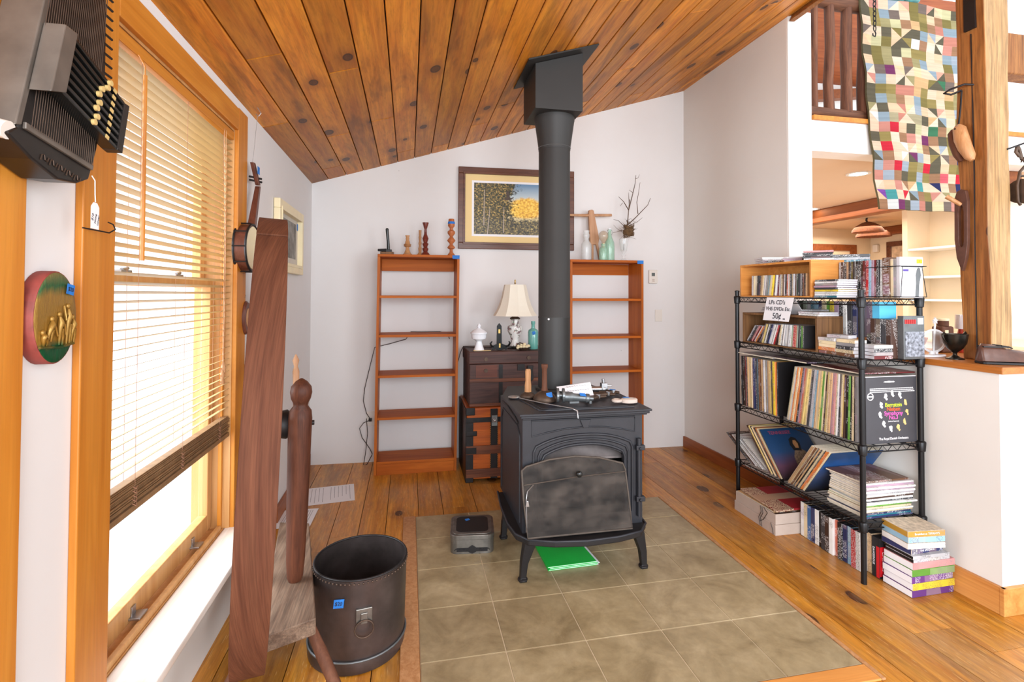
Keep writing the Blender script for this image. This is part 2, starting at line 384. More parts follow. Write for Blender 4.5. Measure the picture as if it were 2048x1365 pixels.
# left wall with the window opening
WY0, WY1, WZ0, WZ1 = 1.47, 2.43, .33, 2.075
b = MB()
XO = XL-.15
b.box(XO, -.9, -.02, XL, WY0, ZC(XL)); b.box(XO, WY1, -.02, XL, YB(XL)+.05, ZC(XL))
b.box(XO, WY0, -.02, XL, WY1, WZ0-.02); b.box(XO, WY0, WZ1, XL, WY1, ZC(XL))
struct('wall_left', b, M['wall'])
# right wall, full height up to its end, then half wall
YE = 2.90
struct('wall_right', wedge(MB(), [(XR(4.2), 4.2), (XR(YE), YE), (XR(YE)+.14, YE), (XR(4.2)+.14, 4.2)], -.02, zc), M['wall2'])
LZ = 1.045
struct('wall_half', wedge(MB(), [(XR(YE), YE), (XR(1.71), 1.71), (XR(1.71)+.46, 1.71), (XR(YE)+.46, YE)], -.02, LZ-.03), M['wall2'])
b = wedge(MB(), [(XR(YE)+.002, YE-.001), (XR(1.69)-.018, 1.685), (XR(1.69)+.49, 1.685), (XR(YE)+.49, YE-.001)], LZ-.03, LZ)
struct('trim_1', b, wood('ledge_oak', srgb(166, 96, 36), srgb(196, 126, 60), 'y', rough=.35, grain=.2), bevel=.004)
# white strip at the end of the full wall + header below the loft
XH = XR(YE)
struct('wall_end', MB().box(XH+.001, YE-.012, .0, 2.626, YE+.10, 3.24), M['white'])
struct('wall_header', MB().box(2.626, YE-.012, 2.312, 5.4, YE+.14, 2.518), M['white'])
struct('trim_2', MB().box(2.628, YE-.03, 2.519, 5.4, YE+.14, 2.55), M['trimy'], bevel=.003)
b = MB().hexa([(2.43, 1.2, 3.16), (2.47, 1.2, 3.16), (2.49, YE-.02, 3.16), (2.45, YE-.02, 3.16), (2.50, 1.2, 3.30), (2.56, 1.2, 3.30), (2.58, YE-.02, 3.30), (2.52, YE-.02, 3.30)])
struct('trim_3', b, M['beam'], bevel=.004)
# baseboards
def bb(name, p, mat, h=.092, t=.016):
    (x0, y0), (x1, y1) = p; d = Vector((x1-x0, y1-y0, 0)).normalized(); nrm = Vector((-d.y, d.x, 0))*t
    q = [(x0, y0), (x1, y1), (x1+nrm.x, y1+nrm.y), (x0+nrm.x, y0+nrm.y)]
    return struct(name, wedge(MB(), q, .0, h), mat, bevel=.002)
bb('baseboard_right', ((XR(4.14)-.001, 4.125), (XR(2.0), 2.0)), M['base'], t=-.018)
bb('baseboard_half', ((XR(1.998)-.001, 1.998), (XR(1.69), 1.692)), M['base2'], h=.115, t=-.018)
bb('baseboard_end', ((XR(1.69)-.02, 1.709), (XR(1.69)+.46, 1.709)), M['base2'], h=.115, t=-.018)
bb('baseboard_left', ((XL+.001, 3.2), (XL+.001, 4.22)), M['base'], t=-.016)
# ------------------------------------------------------------------ window
win = thing('window_1', 'tall wooden double-hung window in the left wall behind a slatted blind', 'window', (XL, (WY0+WY1)/2, WZ0), kind='structure')
b = MB(); b.box(XL, 1.345, .30, XL+.018, WY0+.008, 2.17); b.build('casing', M['trim'], win, bevel=.003)
b = MB(); b.box(XL, WY1-.008, .30, XL+.018, 2.545, 2.17); b.build('casing', M['trim'], win, bevel=.003)
b = MB(); b.box(XL, WY0+.009, WZ1-.005, XL+.018, WY1-.009, 2.165); b.build('casing', M['trimy'], win, bevel=.003)
b = MB(); b.box(XO, WY1-.012, WZ0, XL+.001, WY1+.004, WZ1); b.box(XO, WY0-.004, WZ0, XL+.001, WY0+.012, WZ1); b.box(XO, WY0+.012, WZ1-.014, XL+.001, WY1-.012, WZ1+.004)
b.build('jamb', M['sash'], win)
b = MB(); b.box(-.80, WY1-.030, WZ0+.004, -.785, WY1-.0125, WZ1-.015); b.box(-.80, WY0+.0125, WZ0+.004, -.785, WY0+.030, WZ1-.015); b.build('stop', M['trim'], win, bevel=.002)
def sash(name, x, z0, z1, rail_b, rail_t):
    st = .045; y0, y1 = WY0+.014, WY1-.014; b = MB()
    b.box(x-.018, y0, z0, x+.018, y0+st, z1); b.box(x-.018, y1-st, z0, x+.018, y1, z1)
    b.box(x-.018, y0+st, z0, x+.018, y1-st, z0+rail_b); b.box(x-.018, y0+st, z1-rail_t, x+.018, y1-st, z1)
    o = b.build(name, M['sash'], win, bevel=.003)
    MB().box(x-.003, y0+st, z0+rail_b, x+.003, y1-st, z1-rail_t).build('pane', M['pane'], o)
    return o
sash('upper_sash', -.885, 1.372, WZ1-.016, .032, .05)
ls = sash('lower_sash', -.845, WZ0+.010, 1.408, .07, .034)
for y in (1.72, 2.08):
    b = MB(); b.box(-.85, y-.03, 1.408, -.83, y+.03, 1.418); b.cyl((-.838, y-.012, 1.418), (-.838, y+.02, 1.424), .006, n=8); b.build('sash_lock', M['steel'], win)
for y in (1.78, 2.22):
    b = MB(); b.box(-.827, y-.012, .352, -.822, y+.012, .385); b.box(-.827, y-.025, .352, -.795, y+.025, .358); b.build('sash_lift', M['steel'], win, bevel=.001)
b = MB(); b.box(XO, WY0+.012, WZ0-.018, -.778, WY1-.012, WZ0+.002); b.box(-.80, WY0+.031, WZ0+.002, -.782, WY1-.031, WZ0+.020); b.build('inner_sill', M['sash'], win, bevel=.002)
b = MB(); b.box(-.777, WY0-.17, WZ0-.028, -.640, 2.60, WZ0); b.build('window_stool', M['stool'], win, bevel=.005)
b = MB(); b.box(XL, WY0-.14, .0, XL+.03, 2.57, WZ0-.029); b.build('apron', M['white'], win)
# another casing further left
tag(MB().box(XL, .98, .25, XL+.02, 1.165, 2.17).build('trim_4', M['trim'], bevel=.003), kind='structure')
# sloping ground outside, pale and bright
# ------------------------------------------------------------------ blind
bl = thing('window_blind', 'cream horizontal slatted wooden blind half raised over the tall window', 'blind', (-.775, 1.945, 2.05))
MB().box(-.797, WY0+.016, 2.022, -.757, WY1-.016, 2.058).build('head_rail', M['trimy'], bl, bevel=.003)
slm = paint('cream_blind_slat', srgb(226, 206, 166), .45, amt=.05)
t = NT('blind_slat'); tr = t.node('ShaderNodeBsdfTranslucent'); tr.inputs[0].default_value = (.85, .72, .45, 1); mx = t.node('ShaderNodeMixShader'); mx.inputs[0].default_value = .12
t.b.inputs['Base Color'].default_value = srgb(196, 168, 118); t.b.inputs['Roughness'].default_value = .4
t.link(t.b.outputs[0], mx.inputs[1]); t.link(tr.outputs[0], mx.inputs[2]); t.link(mx.outputs[0], t.n['Material Output'].inputs[0]); slm = t.m
b = MB(); z = 2.005; k = 0
while z > .84:
    sag = .004*math.sin(k*2.1); ti = -.0035+(z-1.35)*.002
    for s in range(1):
        b.hexa([(-.790, WY0+.018, z+ti-.0007), (-.762, WY0+.018, z-ti-.0007), (-.762, WY1-.018+sag, z-ti-.0007), (-.790, WY1-.018+sag, z+ti-.0007),
                (-.790, WY0+.018, z+ti+.0007), (-.762, WY0+.018, z-ti+.0007), (-.762, WY1-.018+sag, z-ti+.0007), (-.790, WY1-.018+sag, z+ti+.0007)])
    z -= .0262; k += 1
b.build('slats', slm, bl)
b = MB(); z = .748
for i in range(16):
    j = random.uniform(-.003, .003); b.box(-.790+j, WY0+.016+j, z, -.762+j, WY1-.016+j*2, z+.0032); z += .0043
b.box(-.79, WY0+.016, .728, -.76, WY1-.016, .745); b.build('stacked_slats', paint('brown_stacked_slats', srgb(150, 116, 80), .5, amt=.3, scale=30), bl, bevel=.001, seg=1)
b = MB()
for y in (1.64, 1.95, 2.30):
    for dx in (-.791, -.761):
        b.cyl((dx, y, .75), (dx, y, 2.02), .0007, n=5, caps=False)
    for q in range(5): b.tube([(-.761, y-.012, .80-q*.012), (-.757, y, .79-q*.012), (-.761, y+.012, .795-q*.012)], .0012, 5)
b.build('ladder_cord', M['blindcord'], bl)
b = MB(); b.cyl((-.735, 1.60, 1.44), (-.735, 1.60, 1.965), .0065, .0055, n=8); b.tube([(-.735, 1.60, 1.965), (-.735, 1.598, 1.99), (-.75, 1.595, 2.02)], .002, 6); b.build('tilt_wand', M['trim'], bl, smooth=40)
b = MB(); b.tube([(-.752, 2.28, 2.03), (-.748, 2.285, 1.5), (-.75, 2.29, 1.02)], .0014, 5); b.tube([(-.752, 2.30, 2.03), (-.748, 2.30, 1.5), (-.75, 2.30, 1.06)], .0014, 5)
b.turn((-.75, 2.29, 1.03), (-.75, 2.29, .975), [(0, .003), (.3, .009), (.6, .006), (1, .010)], 10); b.turn((-.75, 2.30, 1.065), (-.75, 2.30, 1.02), [(0, .003), (.4, .008), (1, .009)], 10)
b.build('pull_cord', M['tan'], bl, smooth=50)
# ------------------------------------------------------------------ tiled hearth
TX = [.0508, .369, .6847, 1.0004, 1.3161, 1.6306]; TY = [1.5754, 1.8911, 2.2068, 2.5225, 2.8382, 3.1268]
t = NT('stone_tile'); n1 = t.noise(t.coords(), 5, 6, .65, .6); n2 = t.noise(t.coords(), 26, 4, .6)
c = t.ramp(n1, [(.32, srgb(134, 116, 84)), (.5, srgb(158, 140, 106)), (.68, srgb(176, 158, 124))]); c = t.mix(1, c, t.ramp(n2, [(.3, G1(.86)), (.7, G1(1.05))]), 'MULTIPLY')
at = t.node('ShaderNodeAttribute', attribute_name='rnd'); c = t.mix(1, c, t.ramp(at.outputs['Fac'], [(0, G1(.92)), (1, G1(1.04))]), 'MULTIPLY')
t.bump(n2, .2, .002); M['tile'] = t.fin(c, .38, 0, .45)
M['grout'] = paint('pale_grout', srgb(206, 190, 160), .85)
b = MB(); lay = b.bm.faces.layers.float.new('rnd')
b.mi = 1; b.lay = (lay, 0); b.box(TX[0], TY[0], .0005, TX[5], TY[5], .0035); b.mi = 0
for i in range(5):
    for j in range(5):
        b.lay = (lay, random.random()); g = .0022; b.box(TX[i]+g, TY[j]+g, .001, TX[i+1]-g, TY[j+1]-g, .006)
o = struct('hearth_tiles', b, [M['tile'], M['grout']], bevel=.0012, seg=1)
b = MB(); b.box(-.022, 1.50, .0005, TX[0]-.002, TY[5]+.004, .010); struct('trim_5', b, M['tan'], bevel=.003)
b = MB(); b.box(TX[5]+.001, 1.50, .0005, TX[5]+.018, TY[5], .009); struct('trim_6', b, M['tan'], bevel=.003)
b = MB(); b.box(TX[0]-.002, 1.50, .0005, TX[5], TY[0]-.002, .009); struct('trim_7', b, M['crate'], bevel=.003)
# ------------------------------------------------------------------ rooms beyond
b = MB(); b.box(2.626, YE+.14, 2.315, 7.0, 6.5, 2.36); struct('ceiling_far_room', b, M['ceil2'])
b = MB(); b.box(2.45, 6.31, -.02, 7.0, 6.43, 5.2); struct('wall_far', b, M['cream_wall'])
b = MB(); b.box(6.74, 4.66, -.02, 6.86, 6.31, 2.315); struct('wall_far_right', b, M['cream_wall'])
b = MB(); b.box(XH+.45, 1.70, -.02, 7.0, 6.4, -.001); struct('floor_far_room', b, M['floor'])
# built-in shelf wall, seen at an angle behind the post
b = MB(); b.box(5.40, 4.60, -.02, 6.8, 4.66, 2.315); b.box(5.70, 3.2, -.02, 5.76, 4.60, 2.315); b.box(5.40, 3.70, -.02, 5.70, 3.76, 2.315)
struct('wall_alcove', b, M['cream_wall'])
b = MB(); b.box(5.40, 2.2, -.02, 5.50, 3.70, 2.315); struct('wall_bright', b, M['white'])
t1 = thing('wall_shelving', 'white built-in shelves in the far room, left of the hewn post', 'shelves', (5.55, 4.1, 0))
for z in (1.86, 1.555, 1.31, .96): MB().box(5.40, 3.765, z-.022, 5.698, 4.595, z).build('shelf', M['white'], t1)
for y in (4.2,): MB().box(5.685, y-.012, .9, 5.699, y+.012, 2.3).build('shelf_standard', M['brass'], t1)
# door frame on the far wall
b = MB(); b.box(5.40, 6.285, 2.00, 6.47, 6.309, 2.09); b.box(5.40, 6.285, 0, 5.50, 6.309, 2.0); b.box(6.37, 6.285, 0, 6.47, 6.309, 2.0)
struct('trim_8', b, M['farbeam'])
b = MB(); b.box(4.52, 3.04, 2.165, 4.66, 6.3, 2.314); tag(b.build('ceiling_beam', M['farbeam'], loc=(4.59, 4.6, 2.165), bevel=.01), 'dark wooden ceiling beam of the far room seen below the loft edge', 'beam')
b = MB(); b.box(6.58, 4.68, 2.205, 6.735, 6.3, 2.314); tag(b.build('ceiling_beam', M['farbeam'], loc=(6.65, 5.5, 2.205), bevel=.01), 'short brown beam along the far corner wall above the small white sensor', 'beam')
for (x, y, lab) in ((3.49, 3.37, 'round recessed ceiling light nearest the patchwork quilt, brightly lit'), (4.42, 4.88, 'round recessed ceiling light farther back, cut by the white wall end')):
    l = thing('recessed_light', lab, 'ceiling light', (x, y, 2.31))
    MB().lathe((x, y, 2.309), [(.085, 0), (.085, .005), (.062, .006), (.062, 0)], 28, False).build('trim_ring', M['white'], l, smooth=40)
    MB().lathe((x, y, 2.311), [(.060, 0), (.060, .003)], 24).build('lamp_disc', M['warmlamp'], l)
for i, (x, y, z) in enumerate(((5.62, 5.3, 2.235), (6.05, 5.62, 2.225))):
    l = thing('basket_lamp', ('smaller woven basket hanging lamp nearer the white wall end', 'larger woven basket hanging lamp next to the far corner beam')[i], 'lamp', (x, y, z))
    r = (.17, .20)[i]
    MB().lathe((x, y, z), [(r, -.10), (r*.98, -.07), (r*.75, -.02), (r*.4, .015), (.03, .03), (.02, .025), (r*.4, .005), (r*.7, -.03), (r*.93, -.085)], 24, False).build('basket_shade', M['basket'], l, smooth=50)
    MB().tube([(x, y, z+.02), (x-.02, y, z+.05), (x-.01, y, 2.315)], .012, 6).build('cord', M['cord'], l)
b = MB(); b.box(6.69, 6.16, 1.98, 6.737, 6.24, 2.09); tag(b.build('motion_sensor', M['wallplate'], loc=(6.72, 6.2, 1.98), bevel=.01), 'small white sensor box high on the far corner wall', 'sensor')
f = thing('picture_frame', 'dark framed picture on the far cream wall, partly behind the white shelves', 'picture', (6.73, 5.75, 1.7))
b = MB(); b.box(6.705, 5.35, 2.04, 6.735, 6.03, 2.11); b.box(6.705, 5.35, 1.55, 6.735, 6.03, 1.62); b.box(6.705, 5.96, 1.62, 6.735, 6.03, 2.04); b.box(6.705, 5.35, 1.62, 6.735, 5.42, 2.04); b.build('frame', M['picframe'], f, bevel=.004)
MB().box(6.72, 5.42, 1.62, 6.73, 5.96, 2.04).build('print', paint('faded_print', srgb(205, 178, 150), .7, amt=.4, scale=22), f)
# things on the far shelf/counter seen between the goblet and the post
def farstuff(name, lab, cat, mb, mat, loc, **k): return tag(mb.build(name, mat, loc=loc, **k), lab, cat)
cnt = thing('far_counter', 'white counter of the far room behind the half wall', 'counter', (5.0, 3.3, 0))
MB().box(4.60, 2.6, 0, 5.30, 4.3, .93).build('counter_body', M['white'], cnt); MB().box(4.58, 2.58, .93, 5.32, 4.32, .96).build('counter_top', M['cream_wall'], cnt, bevel=.004)
# loft: floor edge is the header; rails, back wall and roof
struct('wall_loft_back', MB().box(2.45, 6.0, 2.36, 12, 6.1, 4.30), M['white'])
rf = wood('loft_roof_boards', srgb(140, 66, 30), srgb(178, 96, 48), 'x', rough=.5, grain=.25)
struct('ceiling_loft', MB().hexa([(2.3, 4.6, 4.61), (6.45, 4.6, 4.61), (6.45, 5.998, 4.30), (2.3, 5.998, 4.30), (2.3, 4.6, 4.71), (6.45, 4.6, 4.71), (6.45, 5.998, 4.40), (2.3, 5.998, 4.40)]), rf)
tag(MB().prism([(4.6, 3.90), (6.5, 4.16), (6.5, 4.28), (4.6, 4.04)], 'y', 5.88, 5.997).build('loft_rafter', M['farbeam'], loc=(5.5, 5.95, 3.9)), 'dark slanting rafter on the loft back wall behind the railing poles', 'beam')
struct('floor_loft', MB().box(2.63, YE+.14, 2.361, 7, 6.0, 2.40), M['white'])
struct('wall_gable', MB().box(5.0, 6.2, 4.3, 12, 6.3, 7.5), M['white'])
rl = thing('loft_railing', 'rustic loft railing of barked poles above the white header', 'railing', (2.9, YE+.02, 2.55))
MB().tube([(2.62, 2.93, 2.592), (2.9, 2.932, 2.590), (3.2, 2.93, 2.588)], [.036, .034, .036], 12).build('bottom_rail', M['polex'], rl, smooth=50)
MB().tube([(2.60, 2.93, 3.375), (2.9, 2.935, 3.36), (3.3, 2.93, 3.36), (3.9, 2.93, 3.36)], [.045, .05, .045, .04], 12).build('top_rail', M['polex'], rl, smooth=50)
for x, r, k in ((2.690, .024, .004), (2.811, .034, -.006), (2.948, .038, .008), (3.012, .020, .0), (3.094, .044, -.004)):
    MB().tube([(x, 2.935 if r > .021 else 2.99, 2.60), (x+k, 2.94 if r > .021 else 2.99, 2.8), (x-k, 2.93 if r > .021 else 2.99, 3.05), (x+k*.5, 2.93 if r > .021 else 2.99, 3.34)], [r, r*.92, r*.96, r*.9], 9).build('baluster', M['pole'], rl, smooth=50)
# ------------------------------------------------------------------ quilt: patches are faces with their own colour
t = NT('patchwork'); at = t.node('ShaderNodeAttribute', attribute_name='patch'); n = t.noise(t.coords((3, 1, 60)), 1, 2); c = t.mix(1, at.outputs['Color'], t.ramp(n, [(.3, G1(.82)), (.7, G1(1.05))]), 'MULTIPLY')
t.bump(t.noise(t.coords(), 14, 3), .5, .01); M['quilt'] = t.fin(c, .9, 0, .15)
qcol = [(208, 186, 160), (212, 178, 146), (120, 108, 62), (140, 124, 74), (150, 140, 100), (196, 160, 116), (190, 130, 116), (206, 150, 130), (150, 112, 84), (182, 120, 104), (150, 160, 170), (132, 148, 158), (204, 204, 200), (90, 84, 68),
        (186, 180, 140), (214, 196, 174), (112, 98, 90), (216, 186, 160), (160, 150, 120), (210, 190, 150)]
qacc = [(190, 40, 56), (60, 110, 80), (110, 50, 90), (40, 44, 84), (200, 90, 100), (70, 140, 140), (120, 70, 150)]
b = MB(); cl = b.bm.loops.layers.float_color.new('patch')
NX, NZ = 11, 22
def qp(u, v):        # u 0..1 across, v 0..1 down
    zt = 3.40-.02*u; z = zt+(1.932-zt)*v; xl = 3.0+.10*v; xr_ = 3.86-.05*v
    y = 2.868-.035*v+.012*math.sin(u*9+v*3)+.010*math.sin(u*23)*v+.006*math.sin(v*31)
    return (xl+(xr_-xl)*u+.004*math.sin(v*20), y, z)
vs = {}
def qv(u, v, off=0):
    k = (round(u, 4), round(v, 4), off)
    if k not in vs:
        x, y, z = qp(u, v); vs[k] = b.v((x, y+off*.014, z))
    return vs[k]
def qf(pts, col, off=0):
    f = b.face([qv(u, v, off) for u, v in pts])
    if f:
        for lp in f.loops: lp[cl] = srgb(*[v_*.93 for v_ in col])
for i in range(NX):
    for j in range(NZ):
        u0, u1, v0, v1 = i/NX, (i+1)/NX, j/NZ, (j+1)/NZ; low = j > NZ*.55
        pick = lambda: random.choice(qacc) if random.random() < (.20 if low else .05) else random.choice(qcol)
        a, bq = i % 4, j % 4
        P = [(u0, v0), (u1, v0), (u1, v1), (u0, v1)]
        if (a in (1, 2)) and (bq in (1, 2)): qf(P, random.choice(qcol[2:6]+qcol[10:12]) if not low else pick())
        elif (a in (0, 3)) and (bq in (0, 3)):
            if (a == 0) == (bq == 0): qf([P[0], P[1], P[2]], pick()); qf([P[0], P[2], P[3]], random.choice([qcol[0], qcol[13], qcol[1]]))
            else: qf([P[0], P[1], P[3]], pick()); qf([P[1], P[2], P[3]], random.choice([qcol[0], qcol[13], qcol[15]]))
        else: qf(P, pick() if random.random() < .6 else random.choice([qcol[0], qcol[13], qcol[1], qcol[8]]))
        qf(P, (150, 138, 104), 1)
edge = [(i/NX, 0) for i in range(NX+1)]+[(1, j/NZ) for j in range(1, NZ+1)]+[(1-i/NX, 1) for i in range(1, NX+1)]+[(0, 1-j/NZ) for j in range(1, NZ)]
for k in range(len(edge)):
    a, c2 = edge[k], edge[(k+1) % len(edge)]; f = b.face([qv(*a, 0), qv(*c2, 0), qv(*c2, 1), qv(*a, 1)])
    if f:
        for lp in f.loops: lp[cl] = srgb(96, 90, 66)
o = b.build('patchwork_quilt', M['quilt'], loc=(3.4, 2.86, 1.93), smooth=60); tag(o, 'multicoloured patchwork quilt hanging over the loft railing beside the hewn post', 'quilt')
# chain hanging in front of the quilt
b = MB()
for k in range(9):
    z = 3.40-k*.033; a = (k % 2)*PI/2
    b.tube([(3.042+.010*math.cos(q)*math.cos(a), 2.80+.010*math.cos(q)*math.sin(a), z+.021*math.sin(q)) for q in [i*PI/5 for i in range(10)]], .0032, 6, loop=True)
b.tube([(3.042, 2.80, 3.12), (3.05, 2.80, 3.10), (3.045, 2.80, 3.08), (3.028, 2.80, 3.085), (3.026, 2.80, 3.10)], .004, 6)
tag(b.build('hanging_chain', M['irondark'], loc=(3.042, 2.8, 3.4), smooth=50), 'dark iron chain with an end hook hanging in front of the quilt', 'chain')
b = MB(); b.ball((3.35, 2.93, 3.455), .09, .03, .035, 12, 8); b.ball((3.50, 2.93, 3.46), .07, .03, .03, 12, 8)
tag(b.build('painted_ornament', paint('painted_bird', srgb(90, 150, 150), .5, amt=.6, scale=20), loc=(3.4, 2.93, 3.42), smooth=60), 'colourful painted ornament resting on the rail above the quilt', 'ornament')
# ------------------------------------------------------------------ hewn post on the half wall
ps = thing('hewn_post', 'rough hewn timber post standing on the half wall ledge', 'post', (2.70, 1.91, LZ))
b = MB()
n = 14; random.seed(5)
zs = [LZ+(3.75-LZ)*i/n for i in range(n+1)]; rr = []
for z in zs:
    j = lambda a=.005: random.uniform(-a, a); dx = (z-LZ)*.004
    rr.append([b.v(p) for p in ((2.632-dx+j(), 1.848+j(), z), (2.752+dx*.5+j(.004), 1.845+j(.004), z), (2.768+dx*.5+j(), 1.862+j(), z), (2.768+dx*.5+j(), 1.965+j(), z), (2.745+j(), 1.98+j(), z), (2.634-dx+j(), 1.978+j(), z))])
for k in range(n):
    for i in range(6):
        b.mi = 1 if i in (0, 1) else 0
        b.face([rr[k][i], rr[k][(i+1) % 6], rr[k+1][(i+1) % 6], rr[k+1][i]])
b.face(rr[0]); b.face(rr[-1][::-1])
b.build('timber', [M['beam'], M['beampale']], ps, smooth=30, bevel=.004)
MB().box(2.615, 1.885, 2.62, 2.632, 1.935, 2.80).build('mortise', M['irondark'], ps)
b = MB(); b.tube([(2.629, 1.906, LZ), (2.628, 1.908, 1.5), (2.626, 1.905, 2.0), (2.623, 1.909, 2.6)], .0028, 5); b.build('check_crack', M['irondark'], ps)
tag(MB().box(3.86, 2.945, 3.02, 6.6, 3.08, 3.33).build('tie_beam', M['beam'], loc=(4.5, 2.8, 3.0), bevel=.01), 'thick wooden tie beam emerging right of the hewn post', 'beam')
# ================================================================== FURNITURE AND THINGS
random.seed(21)
tape = lambda mb_pts, parent, name='price_tape': MB().hexa(mb_pts).build(name, M['blue'], parent)
def tag_card(p, x, y, w_, h_, parent, mat='blue', name='price_tape', th=.0008):
    x = Vector(x).normalized()*w_/2; y = Vector(y).normalized()*h_/2; n = x.cross(y).normalized()*th; p = Vector(p)
    q = [p-x-y, p+x-y, p+x+y, p-x+y]
    return MB().hexa([v for v in q]+[v+n for v in q]).build(name, M[mat], parent)
# ------------------------------------------------------------------ bookcases
def bookcase(label, x0, x1, H, shelves, lean):
    yf, yb_ = 3.895, 4.165
    t = thing('bookcase', label, 'bookcase', ((x0+x1)/2, 4.0, 0), group=None)
    Sh = Matrix(((1, 0, lean, 0), (0, 1, 0, 0), (0, 0, 1, 0), (0, 0, 0, 1)))
    def mb(): b = MB(); b.T = Sh; return b
    for a in (x0, x1-.019): mb().box(a, yf, 0, a+.019, yb_, H-.02).build('side_panel', M['shelfwoodz'], t, bevel=.0015)
    mb().box(x0, yf-.001, H-.0195, x1, yb_, H).build('top_board', M['shelfwood'], t, bevel=.0015)
    mb().box(x0+.02, yb_-.02, H-.115, x1-.02, yb_-.001, H-.021).build('back_rail', M['shelfwood'], t, bevel=.0015)
    mb().box(x0+.02, yf+.002, .0, x1-.02, yf+.02, .078).build('kick_board', M['shelfwood'], t, bevel=.0015)
    for z in shelves: mb().box(x0+.0195, yf+.003, z-.0095, x1-.0195, yb_, z+.0095).build('shelf', M['shelfwood'], t, bevel=.0015)
    tag_card((x1-.028+lean*H, yf-.0015, H-.014), (1, 0, 0), (0, 0, 1), .055, .028, t)
    return t
bookcase('tall narrow pine bookcase with empty shelves left of the trunks', -.245, .367, 1.645, (.088, .415, .728, 1.030, 1.325), .0095)
bookcase('tall narrow pine bookcase half hidden behind the stove, below the nest', 1.273, 1.908, 1.630, (.088, .40, .718, .997, 1.304), .0)
# ------------------------------------------------------------------ things on the left bookcase
ZL = 1.646
t = thing('cast_iron_clamp', 'small black iron clamp tool on a wooden block, leftmost on the left bookcase', 'tool', (-.165, 4.0, ZL))
MB().box(-.215, 3.965, ZL, -.115, 4.03, ZL+.022).build('block', M['crate2'], t, bevel=.002)
b = MB(); b.tube([(-.155, 4.0, ZL+.03), (-.158, 4.0, ZL+.10), (-.166, 4.0, ZL+.19)], [.013, .011, .012], 10); b.ball((-.166, 4.0, ZL+.195), .0125); b.build('handle', M['black'], t, smooth=50)
b = MB(); b.cyl((-.235, 4.0, ZL+.036), (-.17, 4.0, ZL+.036), .010, .014, 10); b.box(-.175, 3.985, ZL+.022, -.13, 4.015, ZL+.042); b.build('jaw', M['irondark'], t, bevel=.002)
def candle(lab, x, y, z, prof, mat, sc=1):
    b = MB().lathe((x, y, z), [(r*sc, h*sc) for r, h in prof], 24)
    o = b.build('candlestick', M[mat], loc=(x, y, z), smooth=45); return tag(o, lab, 'candlestick')
candle('short pale candlestick with a ringed waist on the left bookcase', -.012, 4.0, ZL,
       [(.034, 0), (.034, .010), (.026, .016), (.014, .045), (.013, .062), (.030, .072), (.022, .078), (.031, .083), (.020, .090), (.016, .108), (.012, .118), (.014, .130), (.012, .140), (.018, .152), (.017, .155)], 'tan')
candle('tall dark red turned candlestick with stacked flares on the left bookcase', .125, 3.99, ZL+.001,
       [(.034, 0), (.032, .012), (.016, .028), (.022, .046), (.024, .052), (.014, .064), (.022, .085), (.024, .09), (.014, .100), (.022, .126), (.024, .130), (.011, .165), (.009, .205), (.012, .212), (.024, .252), (.024, .256)], 'redwood')
candle('slim tan candlestick standing just behind the dark red one', .085, 4.07, ZL+.001,
       [(.026, 0), (.022, .012), (.010, .03), (.014, .06), (.008, .08), (.013, .1), (.008, .12), (.012, .15), (.009, .16), (.011, .20), (.012, .205)], 'tan')
o = candle('tall orange-brown candlestick with round bulges and blue tape, rightmost on the left bookcase', .325, 3.99, ZL,
       [(.032, 0), (.030, .008), (.013, .030), (.012, .050), (.030, .062), (.030, .070), (.013, .088), (.014, .098), (.032, .118), (.032, .124), (.012, .150), (.013, .155), (.029, .176), (.030, .192), (.014, .205), (.013, .220), (.027, .236), (.026, .252), (.022, .290), (.020, .292)], 'pine_turn')
b = MB(); b.lathe((.325, 3.99, ZL), [(.0268, .252), (.0250, .27), (.0262, .27), (.0280, .252)], 20, False); b.build('price_tape', M['blue'], o)
# ------------------------------------------------------------------ things on the right bookcase
ZR = 1.631
t = thing('wooden_boot_jack', 'wooden wedge-shaped tool with a thin cross handle standing behind the bottles', 'tool', (1.55, 4.08, ZR))
b = MB(); b.prism([(1.505, ZR+.14), (1.575, ZR+.14), (1.585, ZR+.19), (1.535, ZR+.43), (1.52, ZR+.437), (1.492, ZR+.43), (1.49, ZR+.40)], 'y', 4.06, 4.085); b.build('body', M['lightwood'], t, bevel=.003)
for p in (((1.515, ZR+.15), (1.535, ZR+.15), (1.535, ZR), (1.518, ZR)), ((1.555, ZR+.15), (1.575, ZR+.15), (1.605, ZR), (1.588, ZR))): MB().prism(p, 'y', 4.062, 4.083).build('leg', M['lightwood'], t, bevel=.002)
MB().tube([(1.30, 4.072, ZR+.385), (1.45, 4.072, ZR+.387), (1.70, 4.072, ZR+.397)], [.009, .012, .011], 10).build('cross_handle', M['lightwood'], t, smooth=50)
def bottle(name, lab, x, y, z, prof, mat):
    pr = prof+[(r-.0028, h) for r, h in reversed(prof[1:])]
    pr[len(prof):] = [(max(r, .001), h) for r, h in pr[len(prof):]]
    o = MB().lathe((x, y, z), pr, 24, True).build(name, M[mat], loc=(x, y, z), smooth=50); return tag(o, lab, 'bottle')
bottle('milk_bottle', 'clear glass milk bottle with a bulged neck, leftmost bottle on the right bookcase', 1.44, 3.98, ZR, [(.040, 0), (.044, .006), (.045, .11), (.042, .135), (.022, .165), (.020, .175), (.028, .195), (.029, .21), (.022, .225), (.026, .238), (.026, .245)], 'glass_clear')
bottle('small_bottle', 'short pale green glass bottle holding an old light bulb', 1.572, 3.935, ZR, [(.036, 0), (.038, .006), (.038, .08), (.032, .098), (.020, .11), (.018, .12), (.022, .128), (.022, .135)], 'glass_green')
t = thing('light_bulb', 'old clear light bulb resting base down in the short green bottle', 'light bulb', (1.572, 3.935, ZR+.105))
